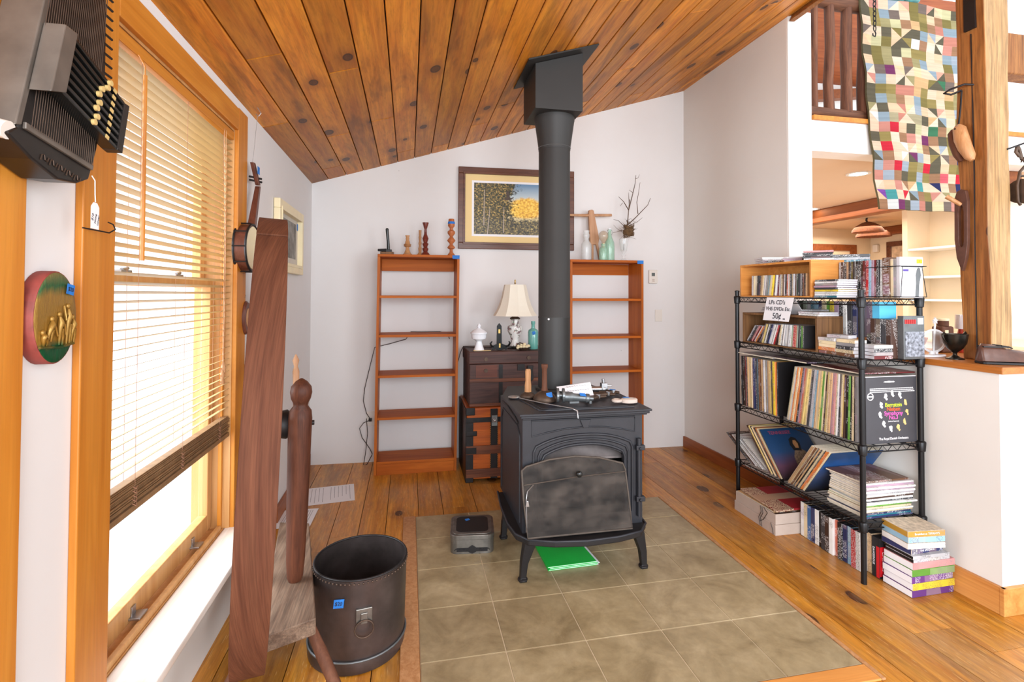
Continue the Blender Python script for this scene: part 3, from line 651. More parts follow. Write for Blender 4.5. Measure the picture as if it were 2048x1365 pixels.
MB().cyl((1.572, 3.935, ZR+.10), (1.572, 3.935, ZR+.138), .0135, n=14).build('screw_base', M['brass'], t, smooth=40)
MB().lathe((1.572, 3.935, ZR+.139), [(.013, 0), (.018, .015), (.033, .035), (.040, .058), (.036, .082), (.022, .098), (.004, .104)], 22).build('bulb_glass', glass('smoky_glass', srgb(190, 170, 140), alpha=.45), t, smooth=60)
b = bottle('swing_top_bottle', 'tall light green bottle with a wire swing-top closure', 1.645, 3.985, ZR, [(.040, 0), (.043, .006), (.043, .12), (.040, .15), (.024, .19), (.016, .215), (.014, .245), (.018, .248), (.018, .258)], 'glass_green')
b2 = MB(); b2.tube([(1.627, 3.985, ZR+.215), (1.622, 3.97, ZR+.235), (1.635, 3.965, ZR+.26), (1.655, 3.965, ZR+.26), (1.668, 3.97, ZR+.235), (1.663, 3.985, ZR+.215)], .002, 6); b2.build('wire_bail', M['steel'], b); MB().lathe((1.645, 3.985, ZR+.26), [(.014, 0), (.013, .012), (.004, .016)], 14).build('stopper', M['milkglass'], b, smooth=40)
g = tag(MB().lathe((1.77, 3.98, ZR), [(.034, 0), (.030, .006), (.010, .022), (.009, .034), (.020, .046), (.009, .058), (.010, .066), (.026, .085), (.036, .14), (.040, .185), (.037, .185), (.033, .14), (.023, .09), (.004, .078)], 10).build('goblet', M['glass_clear'], loc=(1.77, 3.98, ZR)), 'clear panelled glass goblet holding the bird nest branch', 'glass')
# nest and branch
random.seed(3)
t = thing('nest_branch', 'dry forked branch holding a bird nest, standing in the glass goblet', 'branch', (1.78, 3.98, ZR+.12))
b = MB()
def br(pts, r): b.tube(pts, [r*(1-.6*i/(len(pts)-1)) for i in range(len(pts))], 6)
X, Y, Z = 1.77, 3.98, ZR
br([(X, Y, Z+.09), (X+.005, Y, Z+.22), (X+.035, Y, Z+.32), (X+.045, Y, Z+.43), (X+.05, Y-.01, Z+.52)], .006)
br([(X+.045, Y, Z+.43), (X+.08, Y, Z+.56), (X+.105, Y, Z+.66), (X+.112, Y, Z+.73)], .0042); br([(X+.112, Y, Z+.70), (X+.135, Y+.01, Z+.71), (X+.15, Y+.01, Z+.74)], .0022)
br([(X+.045, Y, Z+.43), (X+.0, Y, Z+.50), (X-.045, Y, Z+.54)], .004); br([(X+.05, Y, Z+.48), (X+.045, Y, Z+.58)], .0028); br([(X-.01, Y, Z+.49), (X-.03, Y, Z+.46), (X-.03, Y, Z+.49)], .0022)
br([(X+.03, Y, Z+.30), (X+.11, Y, Z+.37), (X+.16, Y, Z+.42), (X+.22, Y, Z+.48), (X+.245, Y, Z+.54)], .0045); br([(X+.13, Y, Z+.40), (X+.12, Y, Z+.50), (X+.135, Y, Z+.58), (X+.15, Y, Z+.67)], .0032)
br([(X+.05, Y, Z+.30), (X+.12, Y, Z+.33), (X+.17, Y, Z+.37)], .003); br([(X+.02, Y, Z+.28), (X-.05, Y, Z+.34), (X-.09, Y, Z+.345)], .003); br([(X+.0, Y, Z+.26), (X-.07, Y, Z+.24), (X-.10, Y, Z+.235)], .0025)
br([(X, Y, Z+.24), (X-.06, Y, Z+.27), (X-.09, Y, Z+.30)], .002); br([(X+.085, Y, Z+.58), (X+.05, Y, Z+.60), (X+.06, Y, Z+.61)], .0022)
for q in range(26):
    a = random.uniform(0, 6.28); zz = Z+random.uniform(.2, .34); l = random.uniform(.04, .09)
    br([(X+.03, Y, zz), (X+.03+l*math.cos(a)*.6, Y+l*math.sin(a)*.3, zz+random.uniform(-.01, .02)), (X+.03+l*math.cos(a)*1.2, Y+l*math.sin(a)*.5, zz+random.uniform(-.03, .04))], .0018)
b.build('branch', M['twig'], t, smooth=60)
b = MB()
for q in range(150):
    a0 = random.uniform(0, 6.28); tl = random.uniform(-.5, .5); rr_ = random.uniform(.028, .05); zc_ = Z+.255+random.uniform(-.04, .04); pts = []
    for i in range(6):
        a = a0+i*.42; pts.append((X+.045+rr_*1.0*math.cos(a), Y+rr_*.8*math.sin(a), zc_+tl*rr_*math.cos(a+1)+random.uniform(-.004, .004)))
    b.tube(pts, .0013+random.random()*.0014, 4)
b.build('bird_nest', M['nest'], t)
# ------------------------------------------------------------------ pictures on the walls
def frame_pic(t, o, ux, uz, n, W, H, fw, fd, mw, fmat, mats):
    # o = lower-left corner on the wall, ux across, uz up, n towards the room
    T4 = Matrix(((ux.x, uz.x, n.x, o.x), (ux.y, uz.y, n.y, o.y), (ux.z, uz.z, n.z, o.z), (0, 0, 0, 1)))
    def mb(): b = MB(); b.T = T4; return b
    b = mb()
    for (a, c2, d, e) in ((0, 0, W, fw), (0, H-fw, W, H), (0, fw, fw, H-fw), (W-fw, fw, W, H-fw)): b.box(a, c2, .002, d, e, fd)
    b.build('frame', fmat, t, bevel=.004)
    b = mb(); e = fw*.72
    for (a, c2, d, ee) in ((e, e, W-e, fw+.004), (e, H-fw-.004, W-e, H-e), (e, fw+.004, fw+.004, H-fw-.004), (W-fw-.004, fw+.004, W-e, H-fw-.004)): b.box(a, c2, .004, d, ee, fd+.004)
    b.build('inner_moulding', fmat, t, bevel=.002)
    mb().box(fw, fw, .003, W-fw, H-fw, .010).build('mat_board', mats[0], t)
    return mb, T4
nb = Vector((-.0329, -1, 0)).normalized(); xb = Vector((1, -.0329, 0)).normalized()
o = Vector((.398, YB(.398), 1.722)); W_, H_ = .99, .682
t = thing('framed_print', 'large walnut-framed autumn woodland print with a flying game bird, behind the stovepipe', 'picture', (.9, 4.17, 1.72))
mb, T4 = frame_pic(t, o, xb, Vector((0, 0, 1)), nb, W_, H_, .052, .03, .1, M['picframe'], [M['matboard']])
mb().box(.112, .108, .0102, W_-.112, H_-.108, .0112).build('white_border', M['paper'], t)
# painting (procedural, in the print's own plane)
q = NT('woodland_print'); v0 = q.coords(kind='Generated'); sp = q.node('ShaderNodeSeparateXYZ'); q.link(v0, sp.inputs[0]); gx, gz = sp.outputs[0], sp.outputs[2]
n_big = q.noise(q.coords((3, 1, 2.4), 'Generated'), 1.6, 5, .6); n_leaf = q.noise(q.coords((40, 1, 28), 'Generated'), 1.2, 2, .6); n_tr = q.noise(q.coords((26, 1, 1.2), 'Generated'), 1, 2, .5)
n_mid = q.noise(q.coords((9, 1, 7), 'Generated'), 1.4, 4, .65)
wob = q.math('ADD', q.math('MULTIPLY', q.math('SUBTRACT', n_mid, .5), .34), q.math('MULTIPLY', q.math('SUBTRACT', n_leaf, .5), .20))
sky = q.ramp(gz, [(.5, srgb(240, 222, 170)), (.72, srgb(190, 204, 208)), (1, srgb(84, 128, 168))])
gold = q.ramp(n_leaf, [(.35, srgb(214, 150, 50)), (.55, srgb(248, 204, 70)), (.7, srgb(252, 226, 130))])
dgx = q.math('MULTIPLY', q.math('SUBTRACT', gx, .60), 4.2); dgz = q.math('MULTIPLY', q.math('SUBTRACT', gz, .52), 4.4)
dg = q.math('ADD', q.math('SQRT', q.math('ADD', q.math('MULTIPLY', dgx, dgx), q.math('MULTIPLY', dgz, dgz))), q.math('MULTIPLY', wob, 1.6))
trees = q.ramp(n_leaf, [(.36, srgb(30, 36, 24)), (.48, srgb(74, 72, 40)), (.58, srgb(140, 112, 56)), (.68, srgb(206, 180, 104))])
trees = q.mix(q.ramp(n_tr, [(.62, G1(0)), (.68, G1(.7))]), trees, srgb(40, 36, 28))
ground = q.ramp(n_leaf, [(.36, srgb(40, 46, 42)), (.5, srgb(96, 88, 66)), (.62, srgb(150, 132, 78)), (.72, srgb(206, 190, 130))])
c = q.mix(q.ramp(dg, [(.80, G1(1)), (1.0, G1(0))]), sky, gold)
rt = q.ramp(q.math('ADD', gx, wob), [(.76, G1(0)), (.84, G1(.92))]); rtree = q.ramp(n_leaf, [(.4, srgb(120, 90, 70)), (.55, srgb(196, 150, 84)), (.7, srgb(226, 190, 120))])
c = q.mix(rt, c, rtree)
lf = q.ramp(q.math('SUBTRACT', q.math('ADD', gx, wob), q.math('MULTIPLY', gz, .10)), [(.34, G1(1)), (.42, G1(0))]); c = q.mix(lf, c, trees)
low = q.ramp(q.math('ADD', gz, q.math('MULTIPLY', wob, .7)), [(.27, G1(1)), (.36, G1(0))]); c = q.mix(low, c, ground)
q.fin(c, .5)
mb().box(.130, .126, .0113, W_-.130, H_-.126, .0120).build('painted_scene', q.m, t)
b = mb()   # bird
for poly in ([(0, 0), (.03, .012), (.062, .006), (.075, .016), (.082, .012), (.074, .004), (.055, -.010), (.02, -.014), (-.022, -.004)], [(.022, .008), (.014, .05), (.03, .07), (.042, .06), (.046, .012)]):
    b.prism([(p[0]+.385, p[1]+.43) for p in poly], 'z', .0121, .0126)
b.build('flying_bird', paint('bird_brown', srgb(78, 64, 56), .6, amt=.3, scale=60), t)
b = mb()   # birch trunks
for x0, x1, z0, z1 in ((.24, .262, .127, .35), (.375, .38, .14, .36), (.21, .214, .2, .5)):
    b.hexa([(x0, z0, .0121), (x0+.006, z0, .0121), (x1+.004, z1, .0121), (x1, z1, .0121), (x0, z0, .0124), (x0+.006, z0, .0124), (x1+.004, z1, .0124), (x1, z1, .0124)])
b.build('birch_trunks', M['greycard'], t)
# small cream frame on the left wall, near the corner
t = thing('framed_sketch', 'cream wooden frame with a faded grey sketch on the left wall, partly behind the wheel', 'picture', (-.74, 3.4, 1.47))
o = Vector((XL, 3.08, 1.475)); mb, _ = frame_pic(t, o, Vector((0, 1, 0)), Vector((0, 0, 1)), Vector((1, 0, 0)), .66, .42, .055, .038, .05, M['creamframe'], [paint('faded_mat', srgb(206, 200, 188), .8, amt=.1)])
mb().box(.15, .10, .0102, .54, .335, .0112).build('sketch', paint('grey_sketch', srgb(150, 148, 142), .8, amt=.6, scale=12), t)
mb().box(.57, .30, .0114, .60, .345, .0122).build('price_tape', M['blue'], t)
# ------------------------------------------------------------------ left wall hangings
t = thing('banjo', 'small dark banjo hanging by a wire on the left wall behind the great wheel', 'banjo', (-.72, 2.5, 1.5))
cz, cy = 1.555, 2.50
b = MB(); b.cyl((-.752, cy, cz), (-.70, cy, cz), .108, n=30); b.build('drum_rim', M['banjo'], t, smooth=40)
b = MB(); b.cyl((-.6995, cy, cz), (-.697, cy, cz), .098, n=30); b.build('drum_head', M['creamframe'], t, smooth=40)
b = MB(); b.tube([(-.70, cy+.108*math.cos(a), cz+.108*math.sin(a)) for a in [i*PI/12 for i in range(24)]], .005, 6, loop=True); b.tube([(-.75, cy+.108*math.cos(a), cz+.108*math.sin(a)) for a in [i*PI/12 for i in range(24)]], .005, 6, loop=True)
for i in range(10):
    a = i*PI/5; b.cyl((-.752, cy+.114*math.cos(a), cz+.114*math.sin(a)), (-.70, cy+.114*math.cos(a), cz+.114*math.sin(a)), .003, n=6)
b.build('tension_hoop', M['irondark'], t, smooth=50)
b = MB(); b.hexa([(-.735, 2.53, 1.655), (-.703, 2.53, 1.655), (-.703, 2.57, 1.665), (-.735, 2.57, 1.665), (-.722, 2.600, 1.86), (-.702, 2.600, 1.86), (-.702, 2.628, 1.865), (-.722, 2.628, 1.865)])
b.build('neck', M['banjo'], t, bevel=.003)
b = MB(); b.hexa([(-.722, 2.602, 1.865), (-.703, 2.602, 1.865), (-.703, 2.628, 1.868), (-.722, 2.628, 1.868), (-.735, 2.560, 1.965), (-.718, 2.560, 1.965), (-.718, 2.592, 1.968), (-.735, 2.592, 1.968)])
b.build('peg_head', M['banjo'], t, bevel=.003)
b = MB()
for z, y in ((1.885, 2.60), (1.90, 2.595)): b.cyl((-.74, y-.02, z), (-.70, y+.03, z), .005, n=8)
b.build('tuning_pegs', M['irondark'], t)
tag_card((-.7015, 2.58, 1.93), (0, 1, 0), (0, 0, 1), .035, .035, t)
b = MB(); b.tube([(-.728, 2.575, 1.967), (-.724, 2.572, 1.99), (-.722, 2.57, 2.0), (-.705, 2.565, 2.19)], .0012, 5); b.tube([(-.705, 2.565, 2.225), (-.69, 2.565, 2.20), (-.70, 2.565, 2.185), (-.712, 2.565, 2.195)], .0025, 6)
b.build('hanging_wire', M['steel'], t)
t = thing('oval_wood_hanging', 'small dark oval carved piece hanging by a wire on the wall under the banjo', 'wall hanging', (-.745, 2.545, 1.16))
b = MB(); b.skin([[b.v((x, 2.545+(.052-k)*math.cos(a), 1.235+(.078-k)*math.sin(a))) for a in [i*PI/12 for i in range(24)]] for x, k in ((-.757, 0), (-.735, 0), (-.728, .008))]); b.build('oval_body', M['banjo'], t, smooth=40)
b = MB(); b.skin([[b.v((x, 2.545+.026*math.cos(a), 1.235+.044*math.sin(a))) for a in [i*PI/8 for i in range(16)]] for x in (-.7279, -.7265)]); b.build('oval_inset', M['tan'], t)
MB().tube([(-.745, 2.54, 1.31), (-.74, 2.53, 1.33), (-.74, 2.545, 1.34), (-.745, 2.55, 1.31)], .0015, 5, loop=True).build('wire_loop', M['steel'], t)
# plaque
t = thing('oval_plaque', 'oval red-rimmed relief plaque of standing figures on the white strip left of the window', 'plaque', (-.75, 1.235, 1.2))
cy, cz, ry, rz_ = 1.238, 1.297, .068, .098
b = MB(); N = 36
b.skin([[b.v((x, cy+(ry-k)*math.cos(a), cz+(rz_-k)*math.sin(a))) for a in [i*2*PI/N for i in range(N)]] for x, k in ((-.757, 0), (-.731, 0), (-.728, .002))])
b.build('rim', paint('worn_red_paint', srgb(142, 62, 54), .6, amt=.3, scale=40), t, smooth=40)
pm = NT('gilt_relief'); z3 = pm.node('ShaderNodeSeparateXYZ'); pm.link(pm.coords(), z3.inputs[0])
nz = pm.noise(pm.coords((1, 3, 1)), 9, 3); zz = pm.math('ADD', z3.outputs[2], pm.math('MULTIPLY', pm.math('SUBTRACT', nz, .5), .05))
cc = pm.ramp(pm.math('DIVIDE', pm.math('SUBTRACT', zz, .01), .19), [(.14, srgb(24, 84, 50)), (.22, srgb(150, 112, 44)), (.68, srgb(160, 124, 60)), (.78, srgb(50, 100, 60)), (1, srgb(150, 130, 80))]); pm.bump(pm.noise(pm.coords((1, 4, 1)), 22, 3), .6, .004); M['gilt'] = pm.fin(cc, .35, .45)
b = MB(); b.skin([[b.v((x, cy+(ry-.003-k)*math.cos(a), cz+(rz_-.003-k)*math.sin(a))) for a in [i*2*PI/N for i in range(N)]] for x, k in ((-.7279, 0), (-.7265, .002), (-.7262, .012), (-.7265, .04))]); b.build('relief_panel', M['gilt'], t, smooth=40)
b = MB()
def figure(y, z, h, lean=0, arm=None):
    b.ball((-.724, y+lean*h, z+h*.93), .004, .0055, .0065, 10, 6)
    b.tube([(-.725, y-.003, z), (-.7235, y-.004, z+h*.25), (-.7225, y-.003+lean*h*.5, z+h*.5), (-.7215, y+lean*h*.7, z+h*.68), (-.723, y+lean*h, z+h*.86)], [.0022, .0035, .005, .0062, .0025], 8)
    b.tube([(-.725, y+.006, z), (-.7235, y+.006, z+h*.25), (-.7225, y+.003+lean*h*.5, z+h*.5)], [.0022, .0035, .0045], 8)
    if arm: b.tube([(-.722, y+lean*h*.8, z+h*.76), (-.721, y+arm[0]*.6, z+h*.6), (-.721, y+arm[0], z+h*arm[1])], [.003, .0026, .002], 6)
figure(1.270, 1.238, .088, 0, (-.018, .95)); figure(1.247, 1.238, .07, -.05, (.012, .3)); figure(1.213, 1.248, .05, .15, (.02, .2)); figure(1.285, 1.24, .06, .02, (-.008, .5)); figure(1.2, 1.24, .03, -.2, None)
b.tube([(-.724, 1.185, 1.238), (-.723, 1.24, 1.234), (-.724, 1.29, 1.238)], .003, 6)
b.build('relief_figures', M['gilt'], t, smooth=60)
tag_card((-.7215, 1.272, 1.356), (0, 1, -.2), (0, .2, 1), .024, .022, t); text('price_marks', '$20', .012, (-.7205, 1.272, 1.356), (0, 1, -.2), (0, .2, 1), M['ink'], t)
# hook on the casing
b = MB(); b.tube([(-.742, 1.345, 1.50), (-.725, 1.375, 1.497), (-.715, 1.40, 1.495), (-.708, 1.412, 1.505), (-.712, 1.41, 1.517), (-.718, 1.40, 1.521)], .0018, 6)
tag(b.build('coat_hook', M['irondark'], loc=(-.73, 1.37, 1.5), smooth=50), 'thin black wire hook screwed to the window casing below the tag', 'hook')
# ------------------------------------------------------------------ autoharp, top left
t = thing('autoharp', 'old black autoharp hanging upside down on the wall left of the window', 'autoharp', (-.70, 1.17, 1.6))
xf, xk = -.672, -.736
fr = [(1.032, 1.640), (1.010, 1.622), (1.07, 1.592), (1.14, 1.570), (1.20, 1.575), (1.238, 1.592), (1.243, 1.605), (1.265, 1.665), (1.292, 1.81), (1.29, 2.0), (1.24, 2.12), (1.12, 2.13), (1.10, 1.905)]
b = MB(); b.prism(fr, 'x', xk, xf); b.build('body', [M['harp']], t, bevel=.004)
b = MB(); b.hexa([(xk, 1.024, 1.640), (xf+.003, 1.024, 1.640), (xf+.003, 1.040, 1.645), (xk, 1.040, 1.645), (xk, 1.092, 1.91), (xf+.003, 1.092, 1.91), (xf+.003, 1.108, 1.91), (xk, 1.108, 1.91)]); b.build('side_rail', M['harpside'], t, bevel=.002)
b = MB(); b.cyl((-.70, 1.018, 1.634), (-.675, 1.018, 1.628), .016, n=16); b.build('corner_foot', M['wallplate'], t, smooth=40)
b = MB(); b.hexa([(xf, 1.045, 1.640), (xf+.006, 1.045, 1.640), (xf+.006, 1.240, 1.612), (xf, 1.240, 1.612), (xf, 1.045, 1.652), (xf+.006, 1.045, 1.652), (xf+.006, 1.243, 1.623), (xf, 1.243, 1.623)]); b.build('string_bridge', M['harpside'], t, bevel=.001)
b = MB()
for i in range(30):
    f_ = i/29; b.cyl((xf+.008, 1.055+.18*f_, 1.646-.024*f_), (xf+.008, 1.115+.165*f_, 2.06-.02*f_), .0007, n=4, caps=False)
b.build('strings', M['rust'], t)
b = MB()
for i in range(14):
    z = 1.80+i*.022; b.cyl((xf-.002, 1.283, z), (xf-.0, 1.312, z-.002), .0028, n=7); b.cyl((xf-.02, 1.283, z+.01), (xf-.02, 1.303, z+.008), .0028, n=7)
b.build('tuning_pins', M['irondark'], t)
# chord bar block, sits proud of the strings
def cb(y, z, x): return (x, y, z)
x1, x2 = xf+.004, xf+.040
b = MB(); b.hexa([(x1, 1.050, 1.712), (x2, 1.050, 1.712), (x2, 1.092, 1.725), (x1, 1.092, 1.725), (x1, 1.085, 1.852), (x2, 1.085, 1.852), (x2, 1.122, 1.852), (x1, 1.122, 1.852)]); b.build('end_cover', M['harpside'], t, bevel=.002)
b = MB(); b.hexa([(x1, 1.272, 1.668), (x2-.004, 1.272, 1.668), (x2-.004, 1.292, 1.664), (x1, 1.292, 1.664), (x1, 1.298, 1.782), (x2-.004, 1.298, 1.782), (x2-.004, 1.318, 1.782), (x1, 1.318, 1.782)]); b.build('end_cover', M['harp'], t, bevel=.002)
for i in range(8):
    f_ = i/7; ya, za = 1.092+.028*f_, 1.728+.116*f_; yb2, zb = 1.274+.026*f_, 1.672+.108*f_
    b = MB(); d_ = Vector((0, yb2-ya, zb-za)).normalized(); u_ = Vector((0, -d_.z, d_.y))*.0042
    A, Bq = Vector((x1, ya, za)), Vector((x1, yb2, zb)); X2 = Vector((x2-x1-.006, 0, 0))
    b.hexa([A-u_, A-u_+X2, A+u_+X2, A+u_, Bq-u_, Bq-u_+X2, Bq+u_+X2, Bq+u_]); cbq = b.build('chord_bar', M['black'], t, bevel=.0015)
    e = A+(Bq-A)*((.50 if i < 6 else .62)+.03*(i % 2)) + X2; MB().cyl(e, e+Vector((.006, 0, 0)), .0062, n=14).build('button', M['bone'], cbq, smooth=40)
    e = A+(Bq-A)*.78+X2; w2 = d_*.006; MB().hexa([e-w2-u_, e-w2+u_, e+w2+u_, e+w2-u_]+[p+Vector((.0012, 0, 0)) for p in (e-w2-u_, e-w2+u_, e+w2+u_, e+w2-u_)]).build('chord_label', M['bone'], cbq)
b = MB(); b.tube([(xf+.006, 1.236, 1.60), (xf+.010, 1.240, 1.59), (xf+.008, 1.245, 1.56), (xf+.008, 1.247, 1.545)], .0012, 5); b.build('tag_string', M['cordw'], t)
b = MB(); yy, zz = 1.249, 1.515; b.prism([(yy-.014, zz-.028), (yy+.014, zz-.028), (yy+.014, zz+.020), (yy+.006, zz+.029), (yy-.006, zz+.029), (yy-.014, zz+.020)], 'x', xf+.006, xf+.007); b.build('paper_tag', M['paper'], t)
text('tag_writing', '$10\nsome\ncover', .010, (xf+.0075, yy, zz-.006), (0, .25, 1), (0, -1, .25), M['ink'], t, shear=.2, depth=.0001)
b = MB()
for k_ in range(5):
    y_0 = 1.09+.024*k_; z_0 = 1.602-.0042*k_; b.tube([(xf+.001, y_0, z_0-.006), (xf+.001, y_0+.004, z_0+.005), (xf+.001, y_0+.010, z_0+.006), (xf+.001, y_0+.012, z_0-.003), (xf+.001, y_0+.018, z_0-.005), (xf+.001, y_0+.022, z_0+.003)], .0012, 5)
b.build('gilt_scrollwork', M['rust'], t)
# ------------------------------------------------------------------ great wheel (spinning wheel), seen edge on
WC = Vector((-.509, 1.951, .878)); u = Vector((.196, -.785, 0)).normalized(); pp = Vector((-u.y, u.x, 0)); pp = pp if pp.x > 0 else -pp
up_ = (Vector((0, 0, 1))+pp*.04).normalized(); axw = u.cross(up_).normalized(); axw = axw if axw.x > 0 else -axw
t = thing('great_spinning_wheel', 'large antique spinning wheel with a broad wooden rim seen edge-on beside the window', 'spinning wheel', (-.40, 1.95, 0))
RW, hw = .73, .043
b = MB(); N = 72; P = []
for i in range(N):
    a = 2*PI*i/N; d_ = u*math.cos(a)+up_*math.sin(a); P.append([b.v(WC+d_*r+axw*s) for r, s in ((RW, -hw), (RW, hw), (RW-.011, hw), (RW-.011, -hw))])
b.skin(P, loop=True)
wm = NT('old_wheel_rim'); n1 = wm.noise(wm.coords((22, 2, 1.6)), 1.4, 4, .6, .3); n2 = wm.noise(wm.coords((330, 8, 7)), 1, 3)
wm_c = wm.mix(1, wm.ramp(n1, [(.3, srgb(82, 46, 32)), (.7, srgb(110, 68, 48))]), wm.ramp(n2, [(.3, G1(.70)), (.7, G1(1.08))]), 'MULTIPLY'); wm.bump(n2, .3, .002); M['rim'] = wm.fin(wm_c, .75, 0, .18)
b.build('rim', M['rim'], t, smooth=40, bevel=.0015)
for s0 in (math.radians(62),):     # overlap seam of the bent hoop
    d0 = u*math.cos(s0)+up_*math.sin(s0); b = MB(); rr2 = []
    for k in range(9):
        a = s0+k*.045; d_ = u*math.cos(a)+up_*math.sin(a); rr2.append([b.v(WC+d_*r+axw*s) for r, s in ((RW+.005, -hw), (RW+.005, hw), (RW+.0003, hw), (RW+.0003, -hw))])
    b.skin(rr2); b.build('rim_overlap', M['rim'], t, smooth=40)
for k in range(10):
    a = 2*PI*k/10+.31; d_ = u*math.cos(a)+up_*math.sin(a)
    MB().turn(WC+d_*.05, WC+d_*(RW-.0105), [(0, .013), (.1, .012), (.2, .017), (.28, .010), (.6, .014), (.85, .010), (1, .008)], 10).build('spoke', M['legwood'], t, smooth=50)
MB().turn(WC-axw*.065, WC+axw*.098, [(0, .028), (.08, .05), (.2, .054), (.3, .046), (.5, .052), (.7, .046), (.9, .052), (1, .040)], 22).build('hub', M['irondark'], t, smooth=50)
pc = Vector((-.389, 1.935, .33))
MB().cyl(WC+axw*.098, WC+axw*.175, .009, n=10).build('axle', M['irondark'], t, smooth=50)
MB().turn(pc, (-.372, 1.925, 1.046), [(0, .022), (.02, .027), (.10, .031), (.35, .036), (.70, .039), (.80, .040), (.84, .037), (.865, .024), (.88, .026), (.90, .033), (.93, .037), (.96, .034), (.985, .020), (1, .004)], 22).build('wheel_post', M['post_turned'], t, smooth=50)
b = MB(); pts = [(-.278, 1.700), (-.425, 2.40), (-.555, 2.435), (-.425, 1.635)]
wedge(b, pts, .277, .33); b.build('bench_plank', M['bench'], t, bevel=.004)
lg = [((-.325, 1.80, .275), (-.13, 1.60, .0)), ((-.46, 1.76, .275), (-.62, 1.48, .0)), ((-.50, 2.36, .275), (-.52, 2.55, .0))]
for a, c2 in lg: MB().turn(a, c2, [(0, .015), (.3, .019), (.8, .017), (1, .014)], 12).build('leg', M['legwood'], t, smooth=50)
b = MB(); b.turn((-.475, 2.40, .33), (-.485, 2.38, 1.08), [(0, .016), (.35, .024), (.48, .020), (.5, .016), (.78, .012), (.9, .014), (.93, .008), (.965, .014), (1, .003)], 14); b.build('spindle_post', M['lightwood'], t, smooth=50)
b = MB(); b.cyl((-.470, 2.37, .62), (-.462, 2.335, .62), .016, n=14); b.build('tension_screw', M['rust'], t, smooth=40)
# ------------------------------------------------------------------ papers on the floor
def sheet(lab, p, rz, w_=.216, h_=.28, z=.0015, lines=18, title=False, grp=None, mats=None, name='paper_sheet'):
    t = thing(name, lab, 'paper', (p[0], p[1], z), rz, group=grp)
    MB().box(-w_/2, -h_/2, 0, w_/2, h_/2, .0006).build('sheet', M['paper'], t, local=True)
    b = MB()
    for i in range(lines):
        y = h_/2-.03-i*(h_-.06)/lines
        if i % 7 == 6: continue
        b.box(-w_/2+.02, y, .0007, -w_/2+.02+(w_-.04)*random.uniform(.6, 1), y+.0022, .0009)
    b.build('printed_lines', paint('print_grey', srgb(120, 120, 130), .7), t, local=True)
    return t
sheet('printed white sheet lying on the floor right of the wheel post', (-.60, 3.58), -1.45, .30, .50)
sheet('second printed white sheet on the floor, left of the wheel post', (-.685, 3.25), -1.6, .25, .28, z=.0035)
# ------------------------------------------------------------------ wall plates
t = thing('thermostat', 'white wall thermostat right of the right bookcase', 'thermostat', (2.112, 4.14, 1.44))
yw = YB(2.112); MB().box(2.072, yw-.025, 1.445, 2.152, yw-.001, 1.565).build('housing', M['wallplate'], t, bevel=.006); MB().box(2.094, yw-.0262, 1.51, 2.124, yw-.0252, 1.54).build('display', paint('lcd', srgb(96, 104, 104), .3), t)
b = MB(); b.box(2.10, yw-.028, 1.475, 2.12, yw-.0252, 1.483); b.box(2.10, yw-.028, 1.462, 2.12, yw-.0252, 1.470); b.build('buttons', M['greycard'], t)
yw = YB(2.17); tag(MB().box(2.135, yw-.006, 1.11, 2.203, yw-.0005, 1.215).build('blank_plate', M['wallplate'], loc=(2.17, yw, 1.11), bevel=.002), 'blank white cover plate below the thermostat', 'wall plate')
t = thing('wall_outlet', 'white wall outlet with a plugged-in cord beside the left bookcase', 'outlet', (-.29, 4.21, .30)); yw = YB(-.29)
MB().box(-.325, yw-.006, .29, -.255, yw-.0005, .405).build('cover_plate', M['wallplate'], t, bevel=.002); MB().box(-.305, yw-.03, .33, -.28, yw-.0065, .355).build('plug', M['black'], t, bevel=.002)
b = MB(); b.tube([(-.29, yw-.03, .342), (-.34, 4.16, .33), (-.37, 4.15, .29), (-.35, 4.14, .22), (-.29, 4.14, .13), (-.27, 4.13, .09)], .003, 6)
b.tube([(.33, 4.17, .98), (.315, 4.155, 1.02), (.25, 4.13, 1.043), (.10, 4.12, 1.043), (.02, 4.15, 1.043), (-.02, 4.185, .98), (-.15, 4.185, .945), (-.262, 4.17, .92), (-.29, 4.17, .80), (-.335, 4.17, .60), (-.345, 4.17, .50), (-.32, 4.17, .40), (-.295, 4.17, .362)], .003, 6)
b.tube([(-.32, 4.17, .36), (-.31, 4.16, .25), (-.32, 4.15, .12), (-.335, 4.13, .01), (-.31, 4.13, .012), (-.27, 4.12, .09)], .003, 6)
tag(b.build('power_cord', M['cord'], loc=(-.3, 4.17, .3), smooth=60), 'thin dark power cord looping beside and behind the left bookcase', 'cord')
# ------------------------------------------------------------------ trunks
M['trunkdark'] = wood('dark_trunk_wood', srgb(58, 34, 30), srgb(92, 58, 50), 'x', rough=.55, grain=.35, sc=1.6)
M['trunkorange'] = wood('orange_trunk_panel', srgb(150, 66, 22), srgb(206, 106, 36), 'x', rough=.35, grain=.3, sc=1.3)
M['trunkslat'] = wood('trunk_slat', srgb(80, 40, 24), srgb(132, 76, 46), 'x', rough=.5, grain=.35, sc=1.6)
M['trunkmetal'] = paint('trunk_iron', srgb(36, 32, 32), .45, .4, amt=.4, scale=30)
x0, x1, yf, yk = .412, 1.06, 3.63, 4.12
t = thing('lower_trunk', 'old trunk with orange wood panels and dark iron bands, under the dark chest', 'trunk', ((x0+x1)/2, 3.88, 0))
MB().box(x0, yf, .02, x1, yk, .44).build('body', M['trunkorange'], t, bevel=.004)
MB().box(x0, yf, .445, x1, yk, .528).build('lid', M['trunkorange'], t, bevel=.01)
for z in (.20, .035):
    MB().box(x0-.004, yf-.014, z, x1+.004, yf-.0005, z+.06).build('wooden_slat', M['trunkslat'], t, bevel=.003)
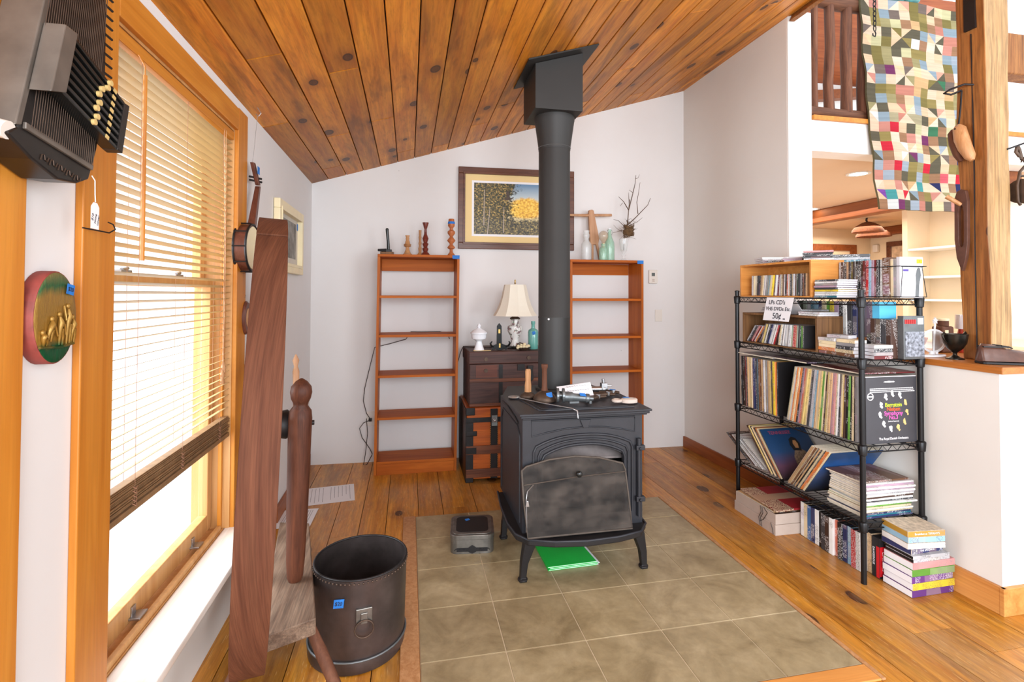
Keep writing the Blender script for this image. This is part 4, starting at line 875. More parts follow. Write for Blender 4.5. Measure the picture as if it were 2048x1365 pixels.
MB().box(x0-.006, yf-.006, .425, x1+.006, yf-.0005, .460).build('iron_band', M['trunkmetal'], t, bevel=.001)
for x in (x0-.004, .585, .85, x1-.05): MB().box(x, yf-.008, .022, x+.052, yf-.001, .424).build('iron_strap', M['trunkmetal'], t, bevel=.001)
for x in (.585, .85): MB().box(x, yf-.008, .461, x+.052, yf-.001, .52).build('iron_strap', M['trunkmetal'], t, bevel=.001)
b = MB()
for x in (.585, .637, .85, .902):
    for k in range(26): b.ball((x, yf-.0085, .03+k*.0152), .0028, n=6, m=4)
b.build('nail_heads', M['brass'], t)
for q_ in ((x0-.006, yf-.010, .478, x0+.06, yf-.001, .532), (x0-.007, yf-.01, .0, x0+.05, yf-.001, .06), (x0-.006, yf-.012, .33, x0+.075, yf-.001, .365), (x0-.006, yf-.016, .205, x0+.07, yf-.0142, .25)): MB().box(*q_).build('corner_bracket', M['trunkmetal'], t, bevel=.004)
MB().box(x0-.006, yf+.001, .0, x0-.0005, yk, .52).build('side_plate', M['trunkmetal'], t, bevel=.002)
b = MB(); b.cyl((.612, yf-.012, .44), (.612, yf-.03, .44), .024, .018, 14); b.box(.592, yf-.02, .40, .632, yf-.009, .475); b.ball((.612, yf-.03, .44), .012); b.build('latch', M['steel'], t, smooth=40)
x0, x1, yf, yk = .437, 1.045, 3.665, 4.10; z0 = .545
t = thing('upper_chest', 'dark brown worn wooden chest stacked on the banded trunk, holding the lamp', 'chest', ((x0+x1)/2, 3.9, z0-.015))
b = MB(); b.box(x0, yf, z0-.015, x1, yk, .835); b.build('body', M['trunkdark'], t, bevel=.004)
b = MB(); b.box(x0-.006, yf-.006, .838, x1+.006, yk, .928); b.build('lid', M['trunkdark'], t, bevel=.006)
MB().box(x0-.002, yf-.010, .705, x1, yf-.0005, .730).build('front_batten', M['trunkslat'], t, bevel=.002)
MB().box(x0-.002, yf-.010, z0-.013, x1, yf-.0005, z0+.008).build('bottom_batten', M['trunkslat'], t, bevel=.002)
MB().box(x0+.045, yf-.003, .74, .64, yf-.0005, .828).build('front_panel', wood('red_brown_panel', srgb(84, 40, 28), srgb(112, 58, 38), 'x', rough=.5, grain=.3, sc=1.6), t)
MB().box(.652, yf-.004, z0+.01, .680, yf-.0005, .832).build('iron_strap', M['trunkmetal'], t)
for (x, z) in ((.555, .873), (.875, .878), (.555, .79)): MB().cyl((x, yf-.012, z), (x, yf-.0035, z), .014, n=14).build('round_stud', M['rust'], t, smooth=40)
b = MB(); b.box(.79, yf-.008, .785, .845, yf-.001, .83); b.build('lock_plate', M['trunkmetal'], t, bevel=.001); MB().prism([(.858, .72), (.865, .708), (.885, .705), (.905, .712), (.910, .73), (.905, .76), (.903, .79), (.908, .82), (.860, .82), (.864, .79), (.862, .76)], 'y', yf-.022, yf-.0108).build('hasp', M['trunkmetal'], t, bevel=.002)
# ------------------------------------------------------------------ on the chest
ZT = .929
t = thing('covered_compote', 'white milk-glass covered compote on the left of the dark chest', 'compote', (.517, 3.76, ZT))
MB().lathe((.517, 3.76, ZT), [(.040, 0), (.040, .005), (.034, .018), (.024, .05), (.022, .065), (.030, .074), (.052, .084), (.056, .10), (.056, .118), (.060, .124)], 12).build('bowl', M['milkglass'], t, smooth=35)
MB().lathe((.517, 3.76, ZT+.1245), [(.064, 0), (.064, .008), (.050, .020), (.030, .032), (.014, .040), (.010, .046), (.016, .052), (.012, .062), (.006, .070), (.003, .074)], 12).build('lid', M['milkglass'], t, smooth=35)
tag(MB().box(.47, 3.70, ZT, .60, 3.745, ZT+.002).build('paper_note', M['matboard'], loc=(.53, 3.72, ZT)), 'small tan paper slip on the chest in front of the compote', 'paper')
t = thing('plate_easel', 'black plate display easel standing between the compote and the lamp', 'easel', (.668, 3.74, ZT))
MB().prism([(.648, ZT+.012), (.688, ZT+.012), (.686, ZT+.18), (.676, ZT+.192), (.668, ZT+.202), (.660, ZT+.192), (.650, ZT+.18)], 'y', 3.745, 3.757).build('upright', M['black'], t, bevel=.002)
b = MB(); b.prism([(.62, ZT), (.632, ZT+.012), (.655, ZT), (.681, ZT), (.704, ZT+.012), (.716, ZT), (.728, ZT+.012), (.712, ZT+.038), (.686, ZT+.048), (.650, ZT+.048), (.624, ZT+.038), (.608, ZT+.012)], 'y', 3.725, 3.74)
for s in (-1, 1): b.tube([(.668+s*.045, 3.732, ZT+.025), (.668+s*.066, 3.72, ZT+.035), (.668+s*.074, 3.70, ZT+.055), (.668+s*.062, 3.695, ZT+.07)], [.008, .008, .007, .004], 8)
b.build('hook_base', M['black'], t, bevel=.0015)
MB().box(.661, 3.7435, ZT+.125, .675, 3.7448, ZT+.155).build('brass_inlay', M['brass'], t); MB().box(.662, 3.7235, ZT+.02, .674, 3.7248, ZT+.05).build('brass_inlay', M['brass'], t)
t = thing('table_lamp', 'oriental vase table lamp with a cream bell shade standing on the dark chest', 'lamp', (.810, 3.85, ZT))
vm = NT('famille_vase'); vo = vm.node('ShaderNodeTexVoronoi'); vm.link(vm.coords(), vo.inputs['Vector']); vo.inputs['Scale'].default_value = 70
ns = vm.noise(vm.coords(), 26, 3, .6, .6)
sepc = vm.node('ShaderNodeSeparateColor'); vm.link(vo.outputs['Color'], sepc.inputs[0]); pc2 = vm.ramp(sepc.outputs[0], [(.0, srgb(60, 66, 90)), (.4, srgb(120, 70, 80)), (.7, srgb(90, 120, 90)), (1, srgb(190, 120, 110))])
cc = vm.mix(vm.ramp(ns, [(.52, G1(0)), (.56, G1(.85))]), srgb(232, 230, 226), pc2); M['vase'] = vm.fin(cc, .18)
MB().lathe((.810, 3.85, ZT), [(.056, 0), (.058, .006), (.050, .014), (.046, .018)], 24).build('base', M['black'], t, smooth=40)
MB().lathe((.810, 3.85, ZT+.0185), [(.040, 0), (.042, .010), (.032, .030), (.030, .050), (.040, .080), (.056, .110), (.060, .135), (.056, .152), (.036, .160), (.030, .170), (.030, .200), (.040, .208)], 24).build('vase_body', M['vase'], t, smooth=50)
MB().lathe((.810, 3.85, ZT+.227), [(.041, 0), (.038, .008), (.022, .018), (.012, .022), (.008, .040), (.006, .045)], 20).build('brass_cap', M['rust'], t, smooth=50)
sh = [(.172, .252), (.150, .285), (.128, .330), (.108, .39), (.094, .455), (.086, .492)]
b = MB(); b.lathe((.810, 3.85, ZT), [(r, z) for r, z in sh]+[(r-.002, z) for r, z in reversed(sh)], 10, False); rs = b.build('lamp_shade', M['shade'], t)
b = MB(); b.cyl((.81, 3.85, ZT+.27), (.81, 3.85, ZT+.50), .003, n=8); b.lathe((.81, 3.85, ZT+.50), [(.006, 0), (.008, .004), (.004, .012), (.007, .02), (.003, .032)], 12); b.build('finial', M['brass'], t, smooth=50)
t = thing('shell_dish', 'small brown footed dish of pale shells on the chest in front of the lamp', 'dish', (.845, 3.70, ZT))
b = MB(); b.lathe((.845, 3.712, ZT), [(.028, 0), (.03, .004), (.055, .016), (.058, .020), (.052, .018), (.02, .008)], 16); b.tube([(.79, 3.712, ZT+.018), (.80, 3.712, ZT+.045), (.82, 3.712, ZT+.055), (.845, 3.712, ZT+.045), (.85, 3.712, ZT+.02)], .005, 7); b.build('dish', M['rust'], t, smooth=50)
for i, (x, y, z) in enumerate(((.805, 3.71, .028), (.825, 3.70, .026), (.845, 3.695, .028), (.868, 3.70, .026), (.885, 3.71, .03), (.855, 3.712, .042), (.835, 3.72, .042), (.80, 3.69, .020))): MB().ball((x, y, ZT+z), .014, .011, .012, 10, 7).build('shell', M['creamframe'], t, smooth=70)
o = bottle('teal_bottle', 'blue-green rectangular glass bottle with blue tape, right of the lamp', .935, 3.77, ZT, [(.036, 0), (.039, .006), (.040, .13), (.036, .145), (.015, .158), (.0135, .185), (.0165, .19), (.0165, .212)], 'glass_teal')
tag_card((.93, 3.728, ZT+.125), (1, 0, .2), (-.2, 0, 1), .024, .024, o)
MB().lathe((.935, 3.77, ZT+.001), [(.034, .003), (.036, .006), (.0365, .022)], 20).build('tinted_base', paint('dark_teal', srgb(20, 110, 92), .2), o, smooth=40)
b = MB(); b.tube([(.748, 3.87, ZT+.004), (.66, 3.88, ZT+.006), (.58, 3.83, ZT+.010), (.56, 3.86, ZT+.004), (.47, 3.95, ZT+.004), (.424, 3.985, ZT+.004), (.412, 4.0, ZT-.02), (.405, 4.05, .87), (.395, 4.12, .80)], .003, 6); tag(b.build('lamp_cord', M['cord'], loc=(.6, 3.85, ZT), smooth=60), 'dark lamp cord running left across the chest top', 'cord')
# ------------------------------------------------------------------ wood stove
t = thing('wood_stove', 'dark grey cast-iron wood stove with an arched door opening, standing on the tiles', 'stove', (.83, 2.6, .006))
yf = 2.345; yk = 2.93; xa, xb2 = .532, 1.140; zb0, zb1 = .222, .757
# body: left, right, back, bottom walls as a shell; front with arched opening
b = MB(); b.box(xa, yf, zb0, xa+.02, yk, zb1); b.box(xb2-.02, yf, zb0, xb2, yk, zb1); b.box(xa+.02, yk-.02, zb0, xb2-.02, yk, zb1); b.box(xa+.02, yf, zb0, xb2-.02, yk-.02, zb0+.02)
def archz(x, x0, x1, zs_, rise): f_ = (x-x0)/(x1-x0)*2-1; return zs_+rise*(1-abs(f_)**2.4)
ox0, ox1, oz0 = .632, 1.040, .285
xs = [ox0+(ox1-ox0)*i/16 for i in range(17)]
b.box(xa+.02, yf, zb0+.02, ox0, yf+.02, zb1); b.box(ox1, yf, zb0+.02, xb2-.02, yf+.02, zb1); b.box(ox0, yf, zb0+.02, ox1, yf+.02, oz0)
for i in range(16):
    za, zbb = archz(xs[i], ox0, ox1, .565, .052), archz(xs[i+1], ox0, ox1, .565, .052)
    b.hexa([(xs[i], yf, za), (xs[i+1], yf, zbb), (xs[i+1], yf+.02, zbb), (xs[i], yf+.02, za), (xs[i], yf, zb1), (xs[i+1], yf, zb1), (xs[i+1], yf+.02, zb1), (xs[i], yf+.02, zb1)])
b.build('body', M['iron'], t)
b = MB(); b.box(.60, yf+.18, .245, 1.075, yf+.20, .70); b.box(.585, yf+.021, .243, .60, yf+.20, .70); b.box(1.075, yf+.021, .243, 1.09, yf+.20, .70); b.build('firebox', M['irondark'], t)
b = MB(); b.hexa([(.615, yf+.06, .535), (1.06, yf+.06, .525), (1.06, yf+.17, .60), (.615, yf+.17, .60), (.615, yf+.06, .545), (1.06, yf+.06, .535), (1.06, yf+.17, .61), (.615, yf+.17, .61)]); b.build('baffle_brick', M['stovebrick'], t)
# mouldings around the opening
def outline(off, zs_, rise, y, r):
    x0_, x1_ = ox0-off, ox1+off; pts = [(x0_, y, oz0), (x0_, y, zs_-.02)]
    for i in range(15): x = x0_+.012+(x1_-x0_-.024)*i/14; pts.append((x, y, archz(x, x0_, x1_, zs_, rise)))
    pts += [(x1_, y, zs_-.02), (x1_, y, oz0)]; return pts
for off, zs_, rise, r in ((.006, .575, .05, .007), (.024, .596, .052, .006), (.046, .618, .053, .007)):
    b = MB(); b.tube(outline(off, zs_, rise, yf-.001, r), r, 8); b.build('door_moulding', M['iron'], t, smooth=60)
b = MB(); pts = [(.575, .748), (1.10, .746), (1.10, .672), (1.03, .688), (.94, .702), (.84, .707), (.74, .702), (.65, .688), (.577, .673)]
b.tube([(x, yf-.001, z) for x, z in pts], .004, 7, loop=True); b.build('top_panel_moulding', M['iron'], t, smooth=60)
MB().prism([(.815, .742), (.872, .742), (.855, .702), (.832, .702)], 'y', yf-.007, yf-.0008).build('keystone', M['iron'], t, bevel=.002)
# left side relief and vents
b = MB(); b.tube([(xa-.001, 2.40, .25), (xa-.001, 2.40, .66), (xa-.001, 2.45, .70), (xa-.001, 2.84, .70), (xa-.001, 2.88, .64), (xa-.001, 2.88, .25)], .005, 7); b.build('side_moulding', M['iron'], t, smooth=60)
b = MB(); b.tube([(xa-.001, 2.86, .735), (xa-.001, 2.72, .742), (xa-.001, 2.50, .728), (xa-.001, 2.44, .715)], .006, 7); b.build('side_moulding', M['irondark'], t, smooth=60)
# top
def topp(g): return [(.508+g, 2.30+g), (1.172-g, 2.30+g), (1.176-g, 2.74), (1.10-g, 3.03-g), (.59+g, 3.03-g), (.504+g, 2.74)]
b = MB(); b.prism(topp(.018), 'z', .7575, .766); b.prism(topp(.008), 'z', .7662, .778); b.prism(topp(0), 'z', .7782, .789); b.build('top_plate', M['iron'], t, bevel=.003)
b = MB(); b.tube([(.555, 2.66, .790), (.58, 2.62, .790), (.62, 2.365, .790), (.66, 2.355, .790), (1.10, 2.355, .790)], .004, 6); b.tube([(.57, 2.67, .790), (.60, 2.63, .790), (.64, 2.39, .790), (.68, 2.38, .790), (1.08, 2.38, .790)], .003, 6); b.build('top_ridge', M['iron'], t, smooth=60)
# ash lip
lip = [(.505, 2.86), (.488, 2.67), (.484, 2.46), (.50, 2.34), (.545, 2.275), (.66, 2.235), (.81, 2.215), (.97, 2.225), (1.09, 2.255), (1.15, 2.33), (1.165, 2.46), (1.16, 2.86)]
b = MB(); b.prism(lip, 'z', .196, .2215); b.build('ash_lip', M['rust'] if False else M['irondark'], t, bevel=.005)
lm = [(x, y, .2235) for x, y in lip]; MB().tube(lm, .006, 8).build('lip_edge', M['iron'], t, smooth=60)
# hinges / door handle column
b = MB(); b.cyl((1.118, yf-.010, .26), (1.118, yf-.010, .64), .011, n=12); b.build('hinge_column', M['iron'], t, smooth=50)
for z in (.345, .595): 
    b = MB(); b.box(1.10, yf-.024, z-.012, 1.145, yf-.0005, z+.012); b.ball((1.118, yf-.028, z-.002), .007); b.build('hinge', M['iron'], t, bevel=.002)
# legs
def leg(x, y, s, d):
    b = MB()
    for (dx, dy) in ((0, 0),):
        prof = [(0, .0, .034, .034), (.55, .0, .020, .024), (.9, .0, .017, .018), (1, .0, .022, .022)]
        rings = []
        for f_, o_, wx, wy in prof:
            z = .196*(1-f_)+.0065*f_; xc = x+s*.035*(1-f_)**2.2; rings.append([b.v(p) for p in ((xc-wx*.85, y-wy*.8, z), (xc+wx*.85, y-wy*.8, z), (xc+wx*.85, y+wy*.8, z), (xc-wx*.85, y+wy*.8, z))])
        b.skin(rings)
    b.ball((x, y, .016), .025, .025, .0095, 14, 8)
    return b.build('leg', M['irondark'], t, bevel=.004)
leg(.532, 2.335, 1, 1); leg(1.140, 2.335, -1, 1); leg(.520, 2.76, 1, 1); leg(1.145, 2.76, -1, 1)
b = MB(); b.ball((1.02, 2.42, .185), .010); b.cyl((1.02, 2.42, .19), (1.02, 2.42, .197), .006, n=8); b.build('ash_pan_knob', M['steel'], t)
M['screenwire'] = paint('dull_wire', srgb(84, 74, 66), .6, .2, amt=.3, scale=30)
# spark screen leaning in front of the opening
t2 = thing('spark_screen', 'arched smoky mesh spark screen with a black knob leaning against the stove opening', 'fire screen', (.79, 2.29, .224))
sc = [(.540, .232), (.527, .40), (.522, .525), (.545, .541), (.658, .566), (.787, .574), (.91, .560), (1.025, .528), (1.036, .50), (1.046, .35), (1.052, .235)]
ys = lambda z: 2.268+(z-.232)*.17
mesh = glass('sooty_mesh', srgb(44, 38, 34), rough=.55, alpha=.66); mesh.node_tree.nodes['Principled BSDF'].inputs['Specular IOR Level'].default_value = .25; mesh.node_tree.nodes['Principled BSDF'].inputs['Coat Weight'].default_value = 0
ms = NT('tmp'); ms.m = mesh; ms.t = mesh.node_tree; ms.n = ms.t.nodes; ms.b = ms.n['Principled BSDF']; nn = ms.noise(ms.coords((1, 1, 1.6)), 7, 4, .6); ms.put(ms.b.inputs['Base Color'], ms.ramp(nn, [(.35, srgb(30, 26, 24)), (.65, srgb(74, 66, 60))])); ms.put(ms.b.inputs['Alpha'], ms.ramp(nn, [(.35, G1(.55)), (.65, G1(.8))]))
b = MB(); A = [b.v((x, ys(z), z)) for x, z in sc]; Bq = [b.v((x, ys(z)+.003, z)) for x, z in sc]; b.face(A); b.face(Bq[::-1]); n_ = len(sc)
for i in range(n_): b.face([A[i], A[(i+1) % n_], Bq[(i+1) % n_], Bq[i]])
b.build('mesh_panel', mesh, t2)
MB().tube([(x, ys(z)+.0015, z) for x, z in sc], .005, 7, loop=True).build('wire_frame', M['screenwire'], t2, smooth=60)
MB().tube([(.53, ys(.462)-.003, .462), (.78, ys(.48)-.003, .482), (1.036, ys(.49)-.003, .492)], .003, 6).build('cross_wire', M['screenwire'], t2, smooth=60)
b = MB(); b.cyl((.795, ys(.50)-.001, .50), (.795, ys(.50)-.016, .50), .006, n=10); b.ball((.795, ys(.50)-.022, .50), .015, .011, .015); b.build('knob', M['black'], t2, smooth=60)
b = MB(); b.prism([(.532, .37), (.551, .37), (.546, .398), (.538, .398)], 'y', ys(.38)-.012, ys(.38)-.005); b.build('latch', M['steel'], t2, bevel=.002)
b = MB(); b.tube([(.536, ys(.3)-.004, .26), (.538, ys(.38)-.004, .40), (.545, ys(.43)-.004, .435), (.575, ys(.46)-.004, .462)], .0035, 6); b.build('side_wire', M['steel'], t2, smooth=60)
# ------------------------------------------------------------------ stovepipe
t = thing('stovepipe', 'tall black stovepipe rising from the stove through a box in the pine ceiling', 'stovepipe', (.843, 2.88, .79))
PX, PY_ = .843, 2.885
MB().lathe((PX, PY_, .7895), [(.108, 0), (.108, .012), (.094, .016), (.093, .42)], 40, False).build('lower_pipe', M['pipe'], t, smooth=40)
MB().lathe((PX, PY_, 1.209), [(.0945, 0), (.0945, .008), (.093, .010), (.093, 1.02)], 40, False).build('upper_pipe', M['pipe'], t, smooth=40)
MB().lathe((PX, PY_, 2.20), [(.0945, 0), (.0955, .02), (.117, .17), (.119, .176), (.119, .20), (.112, .20)], 40, False).build('pipe_collar', M['pipe'], t, smooth=40)
b = MB(); b.tube([(PX+.0955*math.cos(a), PY_+.0955*math.sin(a), 2.215) for a in [i*2*PI/40 for i in range(40)]], .0018, 5, loop=True); b.build('seam_ring', M['greymetal'], t)
bx0, bx1, by0, by1 = .688, .968, 2.735, 3.03
b = MB(); A = [(bx0, by0), (bx1, by0), (bx1, by1), (bx0, by1)]; wedge(b, A, 2.395, lambda x: ZC(x)-.012); b.build('ceiling_box', M['pipe'], t, bevel=.002)
b = MB(); F4 = [(.636, 2.675), (1.043, 2.675), (1.043, 3.085), (.636, 3.085)]; v = [b.v((x, y, ZC(x)-.010)) for x, y in F4]+[b.v((x, y, ZC(x)-.002)) for x, y in F4]
for f_ in ((0, 3, 2, 1), (4, 5, 6, 7), (0, 1, 5, 4), (1, 2, 6, 5), (2, 3, 7, 6), (3, 0, 4, 7)): b.face([v[i] for i in f_])
b.build('ceiling_flange', M['pipe'], t)
MB().ball((PX-.055, PY_-.078, 1.205), .006).build('white_spot', M['paper'], t)
# ------------------------------------------------------------------ tools on the stove top
ZS = .794
t = thing('wood_handled_tamper', 'brown domed tool with a light wooden handle on the stove top, left of its twin', 'tool', (.632, 2.665, ZS))
MB().lathe((.632, 2.665, ZS), [(.040, 0), (.042, .006), (.036, .016), (.020, .026), (.018, .028)], 18).build('domed_base', M['rust'], t, smooth=50)
MB().lathe((.634, 2.665, ZS+.0285), [(.019, 0), (.018, .04), (.015, .06), (.016, .11), (.013, .122)], 8).build('handle', M['tan'], t, smooth=30)
t = thing('tall_handled_tamper', 'larger brown domed tool with a tall dark handle and blue tape on the stove top', 'tool', (.695, 2.57, ZS))
MB().lathe((.700, 2.565, ZS), [(.060, 0), (.062, .008), (.054, .026), (.036, .042), (.020, .050), (.017, .052)], 22).build('domed_base', M['rust'], t, smooth=50)
MB().lathe((.698, 2.565, ZS+.0525), [(.018, 0), (.014, .02), (.013, .11), (.017, .120), (.018, .132), (.017, .136)], 14).build('handle', M['legwood'], t, smooth=40)
tag_card((.712, 2.520, ZS+.036), (1, 0, .15), (-.1, .6, 1), .030, .026, t)
t = thing('long_skimmer', 'long thin metal rod tool with a flat perforated end lying across the stove front', 'tool', (.65, 2.5, ZS))
b = MB(); b.tube([(.575, 2.62, ZS+.006), (.66, 2.47, ZS+.008), (.77, 2.33, ZS+.008), (.785, 2.292, ZS+.004), (.787, 2.288, ZS-.03)], .0035, 7); b.build('rod', M['steel'], t, smooth=60)
b = MB(); b.lathe((.556, 2.665, ZS), [(.030, 0), (.032, .003), (.030, .006), (.018, .007), (.016, .004)], 16); b.build('flat_end', M['steel'], t, smooth=40)
t = thing('flanged_metal_tool', 'grey cast metal tool with two round discs and blue tape lying on the stove top', 'tool', (.80, 2.47, ZS))
b = MB(); b.cyl((.745, 2.50, ZS+.038), (.757, 2.497, ZS+.038), .036, n=22); b.build('disc', M['greymetal'], t, bevel=.002); b = MB(); b.cyl((.772, 2.493, ZS+.038), (.785, 2.490, ZS+.038), .036, n=22); b.build('disc', M['greymetal'], t, bevel=.002)
b = MB(); b.cyl((.757, 2.497, ZS+.038), (.772, 2.493, ZS+.038), .014, n=12); b.turn((.785, 2.490, ZS+.032), (.925, 2.452, ZS+.024), [(0, .026), (.25, .026), (.3, .020), (.72, .019), (.75, .023), (.85, .022), (.88, .012), (1, .011)], 16); b.build('barrel', M['greymetal'], t, smooth=40)
b = MB(); b.box(.80, 2.455, ZS+.002, .85, 2.475, ZS+.012); b.cyl((.905, 2.44, ZS+.002), (.905, 2.44, ZS+.016), .008, n=10); b.build('foot', M['greymetal'], t, bevel=.001)
tag_card((.868, 2.452, ZS+.046), (1, -.2, -.1), (0, .8, .5), .030, .022, t)
t = thing('price_note', 'folded white handwritten note on the stove top in front of the pipe', 'paper', (.88, 2.60, ZS))
b = MB(); b.hexa([(.80, 2.66, ZS+.03), (.985, 2.60, ZS+.003), (.985, 2.602, ZS+.003), (.80, 2.662, ZS+.03), (.80, 2.69, ZS+.045), (.975, 2.635, ZS+.075), (.975, 2.637, ZS+.075), (.80, 2.692, ZS+.045)]); b.build('sheet', M['paper'], t)
b = MB(); rw_ = random.Random(5)
for r_ in range(2):
    for q_ in range(9):
        x_ = .845+.013*q_; y_ = 2.672-(x_-.80)*.324-.012*r_-.0; z_ = ZS+.048+.006*q_*.3-.020*r_; b.tube([(x_, y_-.004, z_), (x_+.003, y_-.006, z_+.006*rw_.random()), (x_+.007, y_-.007, z_-.001), (x_+.010, y_-.008, z_+.003)], .0007, 4)
b.build('handwriting', M['ink'], t)
t = thing('chrome_tube_clamp', 'shiny steel tube with a screw clamp head at the back of the stove top', 'tool', (1.03, 2.72, ZS))
b = MB(); b.cyl((.93, 2.76, ZS+.014), (1.09, 2.70, ZS+.022), .016, n=16); b.build('tube', M['steel'], t, smooth=40); b = MB(); b.box(1.065, 2.69, ZS+.02, 1.10, 2.72, ZS+.055); b.cyl((1.08, 2.705, ZS+.055), (1.078, 2.705, ZS+.078), .009, n=10); b.cyl((1.10, 2.70, ZS+.04), (1.125, 2.69, ZS+.04), .004, n=8); b.build('clamp_head', M['steel'], t, bevel=.003)
def pliers(lab, x, y, rz, L, tp=False, mat='rust'):
    t = thing('pliers', lab, 'pliers', (x, y, ZS+.001), rz)
    b = MB(); b.tube([(-L*.5, -.022, .008), (-L*.2, -.016, .009), (0, 0, .010), (L*.22, .008, .009)], [.007, .008, .010, .006], 8); b.build('arm', M[mat], t, local=True, smooth=60)
    b = MB(); b.tube([(-L*.5, .022, .008), (-L*.2, .016, .009), (0, .002, .010), (L*.22, -.006, .009)], [.007, .008, .010, .006], 8); b.build('arm', M[mat], t, local=True, smooth=60)
    MB().cyl((0, 0, .004), (0, 0, .022), .011, n=12).build('pivot', M['steel'], t, local=True)
    if tp: MB().box(-.02, -.014, .0225, .012, .012, .0235).build('price_tape', M['blue'], t, local=True)
pliers('dark worn pliers lying nearest the chrome clamp on the stove top', 1.07, 2.61, -.35, .17)
pliers('brown rusty pliers lying flat beside the grey flanged tool', .99, 2.55, .25, .20)
pliers('pliers with blue tape at the back right of the stove top', 1.12, 2.66, -.6, .15, True)
t = thing('ring_pulley', 'pale ring and strap tool with blue tape at the stove top right', 'tool', (1.09, 2.44, ZS))
b = MB(); b.tube([(1.047+.019*math.cos(a), 2.44+.019*math.sin(a), ZS+.012) for a in [i*PI/9 for i in range(18)]], .008, 8, loop=True); b.build('ring', M['greycard'], t, smooth=60)
b = MB(); b.skin([[b.v((1.112+(.044-k)*math.cos(a), 2.435+(.030-k)*math.sin(a), ZS+z)) for a in [i*PI/12 for i in range(24)]] for z, k in ((.002, 0), (.018, 0), (.022, .006), (.022, .016), (.006, .018), (.002, .018))], False, False); b.build('strap', M['greycard'], t, smooth=40)
tag_card((1.10, 2.448, ZS+.0245), (1, -.1, 0), (.1, 1, 0), .032, .022, t)
# ------------------------------------------------------------------ on and around the hearth
Z0 = .0065
t = thing('tin_box', 'square embossed tin box with rounded corners standing left of the stove', 'tin', (.345, 2.75, Z0))
def rr_(x0, x1, y0, y1, r, g=0):
    out = []
    for cx, cy, a0 in ((x1-r, y0+r, -90), (x1-r, y1-r, 0), (x0+r, y1-r, 90), (x0+r, y0+r, 180)):
        for k in range(6): a = R(a0+18*k); out.append((cx+(r-g)*math.cos(a), cy+(r-g)*math.sin(a)))
    return out
b = MB(); rot = Matrix.Translation((.345, 2.745, 0)) @ Matrix.Rotation(-.12, 4, 'Z'); b.T = rot; b.prism(rr_(-.112, .112, -.118, .118, .035), 'z', Z0, .078); b.build('body', M['pewter'], t, smooth=40)
b = MB(); b.T = rot; b.prism(rr_(-.115, .115, -.121, .121, .037), 'z', .0785, .102); b.prism(rr_(-.104, .104, -.110, .110, .034), 'z', .1022, .106); b.build('lid', M['pewter'], t, smooth=40, bevel=.002)
b = MB(); b.T = rot; b.prism(rr_(-.085, .085, -.09, .09, .03), 'z', .1062, .1070); b.build('lid_stain', M['irondark'], t)
b = MB(); b.T = rot; b.prism([(0, .052), (.018, .040), (.026, .028), (.018, .016), (0, .008), (-.018, .016), (-.026, .028), (-.018, .040)], 'y', -.1215, -.1185)
for s in (-1, 1):
    for k in range(3): b.tube([(s*(.035+k*.02), -.1195, .028), (s*(.043+k*.02), -.1205, .034), (s*(.051+k*.02), -.1195, .026)], .0022, 6)
b.build('embossed_emblem', M['irondark'], t, bevel=.001); tag_card((.325, 2.80, .1074), (1, .3, 0), (-.3, 1, 0), .024, .02, t)
b = MB(); b.T = rot; b.box(-.08, -.1188, .018, .08, -.1182, .038); b.build('dark_band', M['irondark'], t)
for k, (dz, dx) in enumerate(((0, 0), (.007, .006), (.014, -.004))):
    t = thing('green_folder', ('bright green paper folder under the stove, bottom of the three', 'bright green paper folder under the stove, middle of the three', 'bright green paper folder under the stove, top of the three')[k], 'folder', (.79, 2.52, Z0+dz), group='green folders under the stove')
    q = [(.668+dx, 2.63), (.672+dx, 2.392), (.925+dx, 2.40), (.905+dx, 2.635)]
    MB().prism(q, 'z', Z0+dz, Z0+dz+.0025).build('cover', M['green'], t); MB().prism([(x+.008 if x > .8 else x+.004, y) for x, y in q], 'z', Z0+dz+.0026, Z0+dz+.0045).build('pages', M['paper'], t); MB().prism(q, 'z', Z0+dz+.0046, Z0+dz+.0066).build('cover', M['green'], t)
# bucket
bx, by = -.176, 2.045
t = thing('coal_bucket', 'tall dark metal coal bucket with a ring handle beside the spinning wheel', 'bucket', (bx, by, 0))
M['bucket'] = paint('aged_tin', srgb(96, 86, 84), .36, .75, amt=.45, scale=9)
H = .34
b = MB(); b.lathe((bx-.01, by+.015, .0), [(.155, .0), (.178, .004), (.181, .03), (.179, .05)], 44, True); b.build('base_band', M['bucket'], t, smooth=40)
rgs = []; b = MB()
def bp(r, z, a): f_ = z/H; r = r*.97; return (bx-.01+.015*f_+r*math.cos(a), by+.015-.02*f_+r*math.sin(a), z)
for r, z in ((.182, .051), (.179, .2), (.176, H), (.172, H), (.176, .2), (.178, .056)): rgs.append([b.v(bp(r, z, 2*PI*i/44)) for i in range(44)])
b.skin(rgs, True, True); b.build('body', M['bucket'], t, smooth=40)
MB().tube([bp(.186, .052, 2*PI*i/44) for i in range(44)], .004, 8, loop=True).build('bottom_bead', M['greymetal'], t, smooth=60)
MB().tube([bp(.175, H, 2*PI*i/44) for i in range(44)], .004, 8, loop=True).build('rolled_rim', M['irondark'], t, smooth=60)
b = MB()
for i in range(70): a = 2*PI*i/70; p = bp(.1785, H-.012, a); b.ball(p, .0035, n=6, m=4)
b.build('rim_stitches', M['rust'], t)
a0 = math.radians(-80)
ct = Vector(bp(.184, .215, a0)); tx = Vector((-math.sin(a0), math.cos(a0), 0)); nz_ = Vector((math.cos(a0), math.sin(a0), 0))
